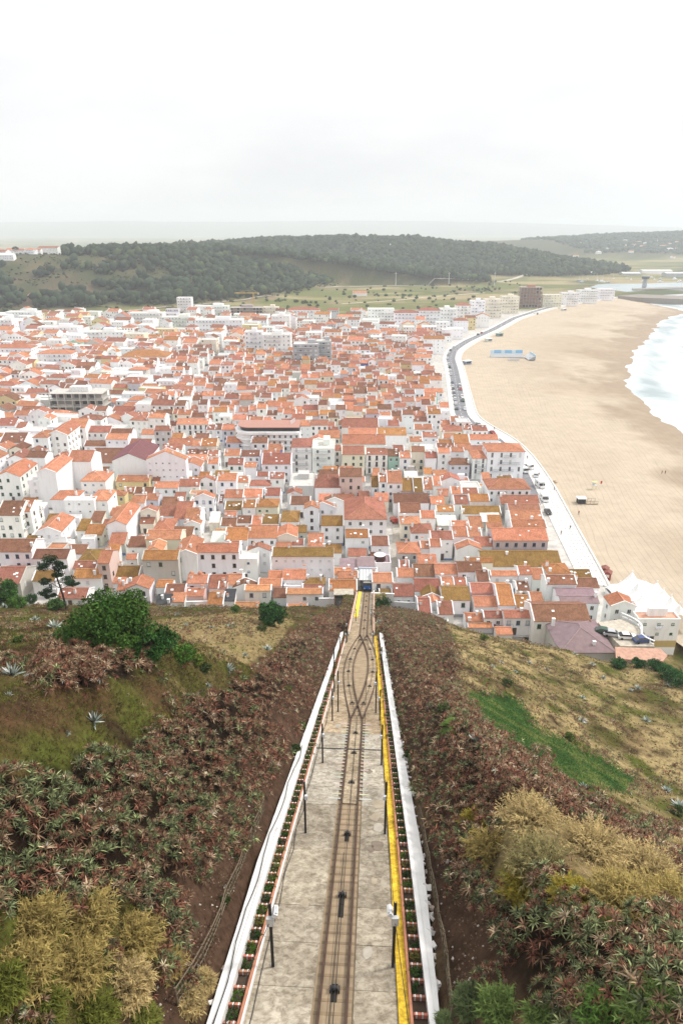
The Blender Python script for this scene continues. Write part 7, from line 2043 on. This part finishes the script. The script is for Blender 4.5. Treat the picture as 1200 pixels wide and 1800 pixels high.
# ---- cars
def car_proto(L_=4.2, W_=1.75, H=1.45):
    r = empty('parked_car'); mb = MB(); hl, hw = L_ / 2, W_ / 2
    prof = [(-hl, 0.32), (-hl, 0.72), (-hl + 0.1, 0.86), (-hl + 1.05, 0.94), (hl - 0.35, 0.98), (hl, 0.86), (hl, 0.34)]
    def extr(mb, prof, w0, w1, zs, col):
        k = len(mb.v); n = len(prof)
        for sgn in (-1, 1):
            for (x, z) in prof: mb.v.append((x, sgn * (w0 if z < zs else w1), z))
        for i in range(n): j = (i + 1) % n; mb.f.append((k + i, k + j, k + n + j, k + n + i)); mb.c.append(col); mb.m.append(0)
        mb.f.append(tuple(k + i for i in range(n))); mb.f.append(tuple(k + n + i for i in range(n))[::-1]); mb.c += [col, col]; mb.m += [0, 0]
    extr(mb, prof, hw, hw, 9, (1, 1, 1)); body = mb
    mb2 = MB(); cab = [(-hl + 0.95, 0.94), (-hl + 1.65, H - 0.08), (hl - 1.0, H - 0.08), (hl - 0.25, 0.97)]; extr(mb2, cab, hw * 0.94, hw * 0.8, 1.2, (0.02, 0.02, 0.02))
    mb3 = MB(); rf = [(-hl + 1.6, H - 0.085), (-hl + 1.75, H), (hl - 1.1, H), (hl - 0.95, H - 0.085)]; extr(mb3, rf, hw * 0.82, hw * 0.8, 9, (1, 1, 1))
    wheel = MB(); n = 12
    for y in (-0.1, 0.1):
        for j in range(n): wheel.v.append((0.31 * math.cos(6.2832 * j / n), y, 0.31 + 0.31 * math.sin(6.2832 * j / n)))
    for j in range(n): wheel.f.append((j, (j + 1) % n, n + (j + 1) % n, n + j)); wheel.c.append((0, 0, 0)); wheel.m.append(0)
    wheel.f += [tuple(range(n)), tuple(range(n, 2 * n))]; wheel.c += [(0, 0, 0)] * 2; wheel.m += [0, 0]
    return body, mb2, mb3, wheel, hl, hw
_b, _g, _r, _w, HLn, HWd = car_proto()
bpy.data.objects.remove(bpy.data.objects['parked_car'])
GLm = _g.mesh('glass', [M['glass']]); WHm = _w.mesh('wheel', [M['rubber']])
hl_mb = MB(); hl_mb.box(-0.02, 0.02, -0.18, 0.18, -0.07, 0.07, (0.8, 0.8, 0.75)); HLm = hl_mb.mesh('headlight', [M['paint']])
CARC = {'white': (0.75, 0.75, 0.75), 'silver': (0.45, 0.46, 0.48), 'black': (0.02, 0.02, 0.022), 'blue': (0.04, 0.07, 0.2), 'red': (0.4, 0.03, 0.03), 'grey': (0.16, 0.17, 0.18), 'yellow': (0.6, 0.42, 0.03), 'dark green': (0.03, 0.08, 0.05)}
CM = {}
def car(x, y, z, rz, colour, label, scale=1.0, name='parked_car', cat='car', group='parked cars'):
    if colour not in CM:
        for m in (_b, _r): m.c = [CARC[colour]] * len(m.f)
        CM[colour] = (_b.mesh('body', [M['car_paint']]), _r.mesh('roof', [M['car_paint']]))
    r = empty(name, (x, y, z), rz); r.scale = (scale,) * 3
    link('body', CM[colour][0], r); link('glass', GLm, r); link('roof', CM[colour][1], r)
    for sx in (-1, 1):
        for sy in (-1, 1): link('wheel', WHm, r, (sx * HLn * 0.62, sy * (HWd - 0.09), 0))
    for sy in (-1, 1): link('headlight', HLm, r, (-HLn - 0.01, sy * 0.6, 0.68))
    tag(r, label, cat, group)
tang = unit(np.gradient(RD, axis=0))
def along(y, off):
    i = int(np.argmin(np.abs(RD[:, 1] - y))); t = tang[i]; n = np.array([-t[1], t[0]]); return RD[i] + n * off, math.atan2(t[1], t[0])
k = 0; cols = ['white', 'silver', 'white', 'grey', 'white', 'black', 'red', 'white', 'silver', 'blue', 'white', 'grey', 'white', 'white', 'dark green', 'white']
cnt = {}
for yy in np.concatenate([np.arange(300, 470, 6.6), np.arange(480, 700, 13)]):
    for off in ((10.4, 5.8) if yy < 460 else (10.4,)):
        if random.random() < 0.3 or (off < 8 and random.random() < 0.6): continue
        P, a = along(yy, off); c = cols[k % len(cols)]; k += 1; side = 'town' if off > 8 else 'beach'
        cnt[(c, side)] = cnt.get((c, side), 0) + 1
        car(P[0], P[1], 6.0, a + (math.pi if off > 8 else 0), c, f'{c} car on the {side} side of the seafront road, {ordinal(cnt[(c, side)])} {c} one')
for px, py, c, lb, a, z in ((1075, 1117, 'silver', 'silver hatchback in the yard behind the mauve roof', 2.9, 11.5), (1100, 1122, 'white', 'white car at the front of the yard', 3.05, 11.5), (1127, 1128, 'blue', 'dark blue car by the pink terrace', 3.3, 11.5), (1061, 1113, 'dark green', 'dark green car half hidden by the mauve roof', 2.8, 11.5), (941, 838, 'silver', 'silver car beside the big orange seafront roof', 1.3, 6.0), (962, 902, 'black', 'black car at the head of the promenade', 1.6, 6.13)):
    p = at(px, py, z); car(p[0], p[1], z, a, c, lb)
for i, (px, py, c) in enumerate(((26, 878, 'dark green'), (31, 869, 'yellow'), (38, 859, 'blue'), (43, 852, 'silver'), (22, 887, 'black'))):
    p = at(px, py, 6.03); car(p[0], p[1], 6.03, 1.05, c, f'{c} car parked in the left side street')
for i, (px, py, c) in enumerate(((352, 655, 'white'), (362, 643, 'grey'), (380, 625, 'silver'), (394, 608, 'white'), (372, 640, 'black'))):
    p = at(px, py, 6.03); car(p[0], p[1], 6.03, 0.9, c, f'{c} car on the avenue, {ordinal(i + 1)} in the line')
def van(px, py, label, rz=1.75, L_=5.6, H=2.7, off=None):
    p = at(px, py, 6.0); r = empty('camper_van', p, rz); mb = MB(); mb.box(-L_ / 2 + 1.5, L_ / 2, -1.05, 1.05, 0.45, H, (0.78, 0.78, 0.77)); mb.box(-L_ / 2, -L_ / 2 + 1.5, -0.95, 0.95, 0.45, 1.3, (0.76, 0.76, 0.76)); mb.face([(-L_ / 2 + 0.5, -0.9, 1.3), (-L_ / 2 + 0.5, 0.9, 1.3), (-L_ / 2 + 1.5, 1.0, 2.1), (-L_ / 2 + 1.5, -1.0, 2.1)][::-1], (0.02, 0.02, 0.03)); mb.box(-L_ / 2 + 1.0, -L_ / 2 + 2.4, -1.04, 1.04, H - 0.55, H + 0.04, (0.78, 0.78, 0.77)); mb.build('body', M['car_paint'], r)
    mb = MB(); mb.box(-L_ / 2 + 0.45, -L_ / 2 + 1.5, -0.97, 0.97, 1.3, 2.0, (0.02, 0.02, 0.03)); mb.build('cab_glass', M['glass'], r)
    for sx in (-1, 1):
        for sy in (-1, 1): link('wheel', WHm, r, (sx * L_ * 0.32, sy * 0.95, 0))
    for sy in (-1.06, 1.06): mb = MB(); mb.box(0.0, 1.0, sy - 0.01, sy + 0.01, 1.5, 2.1, (0.03, 0.03, 0.03)); mb.build('window', M['glass'], r)
    mb = MB(); mb.box(-0.1, 0.5, -0.3, 0.3, H + 0.003, H + 0.12, (0.6, 0.62, 0.65)); mb.build('roof_vent', M['paint'], r); tag(r, label, 'camper van', 'camper vans on the seafront')
van(948, 856, 'tall white camper van at the near end of the seafront road'); van(955, 880, 'white camper van stopped behind the tall one', 1.6); van(920, 830, 'white camper van beside the seafront hotel', 1.8, 5.0, 2.3); van(928, 824, 'white van just beyond the hotel camper', 2.2, 4.8, 2.1)
p = at(692, 918, 6.04); r = empty('dump_truck', p, 1.9); mb = MB(); mb.box(-1.6, -0.3, -0.8, 0.8, 0.5, 1.9, (0.42, 0.05, 0.03)); mb.build('cab', M['car_paint'], r); mb = MB(); mb.box(-0.2, 1.7, -0.9, 0.9, 0.6, 1.4, (0.5, 0.10, 0.05)); mb.build('skip', M['car_paint'], r)
for sx in (-1, 1):
    for sy in (-1, 1): link('wheel', WHm, r, (sx * 1.0, sy * 0.8, 0))
tag(r, 'small red dump truck in the street below the hipped white house', 'truck')
# ---- lamp standards along the promenade
def lamp():
    r = empty('street_lamp'); mb = MB(); mb.tube([(0, 0, 0), (0, 0, 8.0)], [0.09, 0.05], (0.75, 0.75, 0.75), n=6); mb.build('post', M['paint'], r)
    for sx in (-1, 1):
        mb = MB(); mb.tube([(0, 0, 7.4), (sx * 0.8, 0, 8.0), (sx * 1.7, 0, 8.3)], 0.035, (0.75, 0.75, 0.75), n=5); mb.build('arm', M['paint'], r); mb = MB(); mb.box(sx * 1.7 - 0.3, sx * 1.7 + 0.3, -0.12, 0.12, 8.25, 8.38, (0.7, 0.7, 0.7)); mb.build('lamp_head', M['paint'], r)
    return r
LP = lamp(); first = True; i = 0; tE = unit(np.gradient(EDGE, axis=0))
d_ = np.concatenate([[0], np.cumsum(np.linalg.norm(np.diff(EDGE, axis=0), axis=1))])
for d in np.arange(14, d_[-1], 27):
    j = int(np.argmin(np.abs(d_ - d))); q = EDGE[j] + np.array([-tE[j][1], tE[j][0]]) * float(PW[j] - 0.4)
    o = LP if first else copy_tree(LP); first = False; o.location = (q[0], q[1], 6.12); o.rotation_euler = (0, 0, math.atan2(tE[j][1], tE[j][0]) + math.pi / 2); i += 1
    tag(o, f'white two-armed promenade lamp, {ordinal(i)} from the near end', 'street lamp', 'promenade lamps')
# ---- people far off on the beach and promenade
def person_mesh():
    me = bpy.data.meshes.new('person'); bm_v = [(0, 0, 0.95), (0, 0, 1.2), (0, 0, 1.42), (0, 0, 1.53), (0, 0, 1.64), (0, 0, 1.74), (-0.1, 0, 0.88), (-0.12, 0.05, 0.48), (-0.13, 0.0, 0.06), (-0.13, -0.14, 0.04), (0.1, 0, 0.88), (0.12, -0.08, 0.48), (0.13, 0.08, 0.06), (0.13, -0.06, 0.04), (-0.2, 0, 1.40), (-0.26, 0.03, 1.12), (-0.27, -0.06, 0.86), (0.2, 0, 1.40), (0.26, 0.0, 1.12), (0.27, -0.1, 0.88)]
    ed = [(0, 1), (1, 2), (2, 3), (3, 4), (4, 5), (0, 6), (6, 7), (7, 8), (8, 9), (0, 10), (10, 11), (11, 12), (12, 13), (2, 14), (14, 15), (15, 16), (2, 17), (17, 18), (18, 19)]
    me.from_pydata(bm_v, ed, []); return me
PR = [0.15, 0.15, 0.16, 0.055, 0.10, 0.085, 0.10, 0.07, 0.05, 0.04, 0.10, 0.07, 0.05, 0.04, 0.07, 0.05, 0.04, 0.07, 0.05, 0.04]
def person(p, label, col, rz=0.0):
    me = person_mesh(); o = link('person', me, None, p, rz); sk = o.modifiers.new('skin', 'SKIN')
    for v, r in zip(me.skin_vertices[0].data, PR): v.radius = (r, r * 0.75)
    me.skin_vertices[0].data[0].use_root = True; o.modifiers.new('sub', 'SUBSURF').levels = 1; o.modifiers['sub'].render_levels = 1
    m, t, b = newmat('clothing', 0.9, 0.1); c = N(t, 'ShaderNodeTexCoord'); sx = N(t, 'ShaderNodeSeparateXYZ'); t.links.new(c.outputs['Object'], sx.inputs[0]); r = N(t, 'ShaderNodeValToRGB'); r.color_ramp.interpolation = 'CONSTANT'; e = r.color_ramp.elements
    e[0].color = (0.03, 0.035, 0.06, 1); e[1].position = 0.49; e[1].color = (*col, 1); x = e.new(0.75); x.color = (0.45, 0.28, 0.2, 1); x = e.new(0.835); x.color = (0.04, 0.025, 0.02, 1)
    dv = N(t, 'ShaderNodeMath', operation='DIVIDE'); dv.inputs[1].default_value = 2.0; t.links.new(sx.outputs['Z'], dv.inputs[0]); t.links.new(dv.outputs[0], r.inputs[0]); t.links.new(r.outputs[0], b.inputs['Base Color']); me.materials.append(m)
    tag(o, label, 'person', 'people by the sea')
for px, py, c, lb in ((1162, 833, (0.05, 0.05, 0.07), 'person in dark clothes, left of two walking on the sand'), (1168, 833, (0.3, 0.12, 0.1), 'person in reddish top, right of two walking on the sand'), (946, 837, (0.25, 0.08, 0.08), 'person in a dark red top on the promenade by the road end'), (933, 822, (0.04, 0.04, 0.05), 'person in black on the promenade beyond the road end'), (926, 807, (0.05, 0.05, 0.07), 'person standing at the promenade edge behind the hotel'), (1001, 931, (0.06, 0.06, 0.08), 'person in dark clothes on the near promenade'), (868, 756, (0.06, 0.05, 0.05), 'person alone on the sand behind the seafront roofs'), (1016, 905, (0.35, 0.1, 0.08), 'person with reddish top on the sand by the near wall'), (985, 940, (0.4, 0.3, 0.25), 'person in beige walking on the near promenade'), (973, 862, (0.1, 0.1, 0.3), 'person in blue leaning by the sea wall')):
    p = at(px, py, 6.13); x_ = float(edge_x(p[1])); p = p if p[0] < x_ else onbeach(px, py); person(p, lb, c, random.random() * 6)

# ---- beyond the town: farms, villas, roads, harbour
def far_point(px, py):
    d = ray(px, py); ts = np.concatenate([np.arange(500, 4200, 6.0)]); P = d[None] * ts[:, None] + np.array([0, 0, CZ]); z = far_z(P[:, 0], P[:, 1]); k = np.nonzero(P[:, 2] < z)[0]; i = k[0] if len(k) else len(ts) - 1
    if px < 420 and ts[i] > 1700:      # just over the crest: stand it on the skyline
        m = (ts > 900) & (ts < 1500); j = np.nonzero(m)[0][int(np.argmin((P[:, 2] - z)[m]))]; return np.array([P[j, 0], P[j, 1], z[j]])
    return P[i]
def villa(px, py, W, D, he, rc, label, wc='w', name='villa'):
    p = far_point(px, py); k0 = len(HOUSES); r = house(p[0], p[1], W, D, he, random.choice('gp'), rc, wc, random.uniform(-0.4, 0.4), base=p[2] - 0.3, win='n', name=name, detail=False)
    HOUSES.pop(); tag(r, label, 'villa', 'houses on the hills and plain')
for i, (px, py, W, he, rc) in enumerate(((8, 449, 18, 6, 'r'), (22, 446, 14, 7, 'o'), (38, 444, 20, 6, 'r'), (55, 441, 16, 7, 'o'), (66, 442, 14, 6, 'r'), (88, 442, 34, 10, 'r'), (14, 458, 22, 8, 'w'), (0, 441, 14, 6, 'o'))): villa(px, py, W, 12, he, rc, f'white hilltop house, {ordinal(i + 1)} of the cluster on the left skyline')
for a in ((60, 526, 10, 8, 6, 'r', 'lone white house half way down the wooded hill'), (632, 520, 22, 12, 5, 'o', 'white farmhouse on the flat fields'), (205, 437, 26, 12, 5, 'w', 'white low villa on the left skyline'), (290, 434, 40, 12, 5, 'r', 'long low building on the skyline of the left hill'), (652, 436, 14, 10, 6, 'o', 'white villa high on the centre hill, left one'), (690, 434, 20, 10, 6, 'w', 'white villa high on the centre hill, middle one'), (728, 440, 18, 10, 6, 'o', 'white villa on the centre hill, right one'), (835, 436, 26, 12, 6, 'o', 'wide villa on the right of the centre skyline'), (530, 502, 10, 8, 4, 'w', 'small white farm shed at the hill gap'), (585, 497, 12, 8, 4, 'o', 'small house on the fields right of the hill gap'), (140, 549, 14, 8, 4, 'w', 'white shed beside the hill-foot road')): villa(*a)
for i in range(26):
    px = random.uniform(1005, 1195); py = random.uniform(432, 455) if i % 2 else random.uniform(424, 440); villa(px, py, random.uniform(12, 26), 12, random.uniform(6, 10), random.choice('orw'), f'tiny far hillside house, {ordinal(i + 1)} of the village on the right hills')
def far_road(name, pts, w, col):
    P = np.array([far_point(a, b) for a, b in pts]); P = resample(P, 12, 2); z = far_z(P[:, 0], P[:, 1]) + 0.35
    ribbon_strip(name, P[:, :2], -w / 2, w / 2, z, 0.3, M['concrete'], col)
far_road('hill_road', [(-20, 556), (70, 552), (150, 553), (240, 545), (300, 540), (360, 536), (430, 528), (480, 520)], 9, (0.42, 0.36, 0.30))
far_road('plain_road', [(560, 505), (640, 503), (720, 502), (800, 499), (880, 495), (905, 490), (925, 482), (960, 478)], 10, (0.48, 0.43, 0.37))
far_road('field_track', [(600, 535), (680, 530), (760, 522), (850, 515)], 6, (0.50, 0.43, 0.33))
M['harbour'] = flat_mat('harbour_water', (0.30, 0.36, 0.38), 0.25, 0.5, 0, 0.02, 0.1)
sheet('harbour_water', [(1035, 505), (1065, 495), (1140, 492), (1260, 490), (1260, 512), (1150, 509), (1100, 513), (1070, 509)], 6.1, M['harbour'], (1, 1, 1), 0.1)
for i, pts in enumerate(([(1085, 520), (1120, 517), (1260, 522), (1260, 528), (1120, 523)], [(1110, 507), (1200, 504), (1260, 504), (1260, 507), (1200, 507), (1112, 509)])):
    o = sheet('breakwater', pts, 7.6, M['concrete'], (0.26, 0.23, 0.20), 8); tag(o, ('outer dark stone breakwater at the river mouth', 'inner quay of the harbour')[i], 'breakwater'); del o['kind']
def boat(p, label, rz, L_):
    r = empty('boat', p, rz); mb = MB(); w = L_ * 0.16; P = [(-L_ / 2, -w), (L_ * 0.2, -w), (L_ / 2, 0), (L_ * 0.2, w), (-L_ / 2, w)]; c = random.choice(((0.75, 0.75, 0.75), (0.7, 0.72, 0.75), (0.15, 0.25, 0.4)))
    mb.face([(x, y, 1.4) for x, y in P], c)
    for a in range(5): b = (a + 1) % 5; mb.face([(P[a][0] * .9, P[a][1] * .8, -0.2), (P[b][0] * .9, P[b][1] * .8, -0.2), (P[b][0], P[b][1], 1.4), (P[a][0], P[a][1], 1.4)], c)
    mb.build('hull', M['paint'], r); mb = MB(); mb.box(-L_ * .2, L_ * .12, -w * .6, w * .6, 1.4, 3.0, (0.75, 0.75, 0.74)); mb.build('cabin', M['paint'], r); mb = MB(); mb.tube([(0, 0, 1.4), (0, 0, 1.4 + L_ * 0.8)], 0.12, (0.6, 0.6, 0.6), n=5); mb.build('mast', M['paint'], r); tag(r, label, 'boat', 'boats in the harbour')
for i in range(26): p = at(random.uniform(1000, 1110) if i % 3 else random.uniform(1120, 1195), random.uniform(487, 498), 6.1); boat(p, f'small far harbour boat, {ordinal(i + 1)} of the moored fleet', random.random() * 3, random.uniform(9, 18))
for i, (px, py, W, he, wc) in enumerate(((1015, 487, 60, 9, 'B'), (970, 486, 40, 8, 'w'), (1060, 483, 45, 7, 'w'), (1150, 482, 70, 8, 'w'), (1105, 486, 40, 7, 'G'), (1185, 487, 50, 8, 'G'))):
    p = at(px, py, G0); house(p[0], p[1], W, 22, he, 'g', 'w', wc, 0, base=G0, win='0', chim=0, name='warehouse', detail=False, slope=0.2); q = HOUSES.pop(); tag(q[0], f'{WN[wc]} harbour warehouse, {ordinal(i + 1)} by the far basin', 'warehouse', 'harbour warehouses')
p = at(1131, 506, 6.5); r = empty('control_tower', p); mb = MB(); mb.tube([(0, 0, 0), (0, 0, 15)], [4, 3.2], (0.35, 0.36, 0.38), n=10); mb.build('shaft', M['concrete'], r); mb = MB(); mb.tube([(0, 0, 15), (0, 0, 19)], [6, 7], (0.1, 0.1, 0.12), n=12); mb.build('lookout', M['glass'], r); mb = MB(); mb.tube([(0, 0, 19), (0, 0, 20)], 7.4, (0.4, 0.4, 0.4), n=12); mb.build('roof', M['concrete'], r); tag(r, 'squat dark harbour control tower on the quay', 'tower')
p = at(447, 556, G0); r = empty('tower_crane', p); mb = MB(); yl_ = (0.55, 0.36, 0.08)
for x in (-0.7, 0.7):
    for y in (-0.7, 0.7): mb.box(x - 0.15, x + 0.15, y - 0.15, y + 0.15, 0, 26, yl_)
for z in np.arange(1, 26, 1.6): mb.box(-0.85, 0.85, -0.85, 0.85, z, z + 0.18, yl_)
mb.build('mast', M['paint'], r); mb = MB(); mb.box(-22, 7, -0.5, 0.5, 26, 26.8, yl_); mb.box(5, 7, -0.8, 0.8, 24.5, 26, (0.4, 0.4, 0.4)); mb.tube([(-20, 0, 26.8), (0, 0, 30), (6, 0, 26.8)], 0.1, yl_, n=4); mb.build('jib', M['paint'], r); tag(r, 'yellow tower crane above the far unfinished block', 'crane')
for i, px in enumerate((695, 788, 868)):
    p = far_point(px, 502); r = empty('pylon', p); mb = MB(); mb.tube([(0, 0, 0), (0, 0, 24)], [0.9, 0.4], (0.55, 0.55, 0.55), n=6); mb.build('mast', M['paint'], r); mb = MB(); mb.box(-2.5, 2.5, -0.2, 0.2, 21, 21.5, (0.5, 0.5, 0.5)); mb.build('cross_arm', M['paint'], r); tag(r, f'thin grey power pylon on the plain, {ordinal(i + 1)} from the left', 'pylon', 'pylons on the plain')

# ------------------------------------------------------------------ the air
def haze_box():
    mb = MB(); mb.box(-22000, 22000, -400, 24500, -6, 330)
    me = bpy.data.meshes.new('haze'); me.from_pydata(mb.v, [], mb.f)
    m = bpy.data.materials.new('haze'); m.use_nodes = True; t = m.node_tree; t.nodes.clear()
    o = N(t, 'ShaderNodeOutputMaterial'); v = N(t, 'ShaderNodeVolumePrincipled')
    v.inputs['Color'].default_value = (0.88, 0.94, 1.0, 1); v.inputs['Density'].default_value = 0.00016; v.inputs['Anisotropy'].default_value = 0.1
    t.links.new(v.outputs[0], o.inputs['Volume']); me.materials.append(m)
    tag(link('haze', me), kind='stuff')
haze_box()
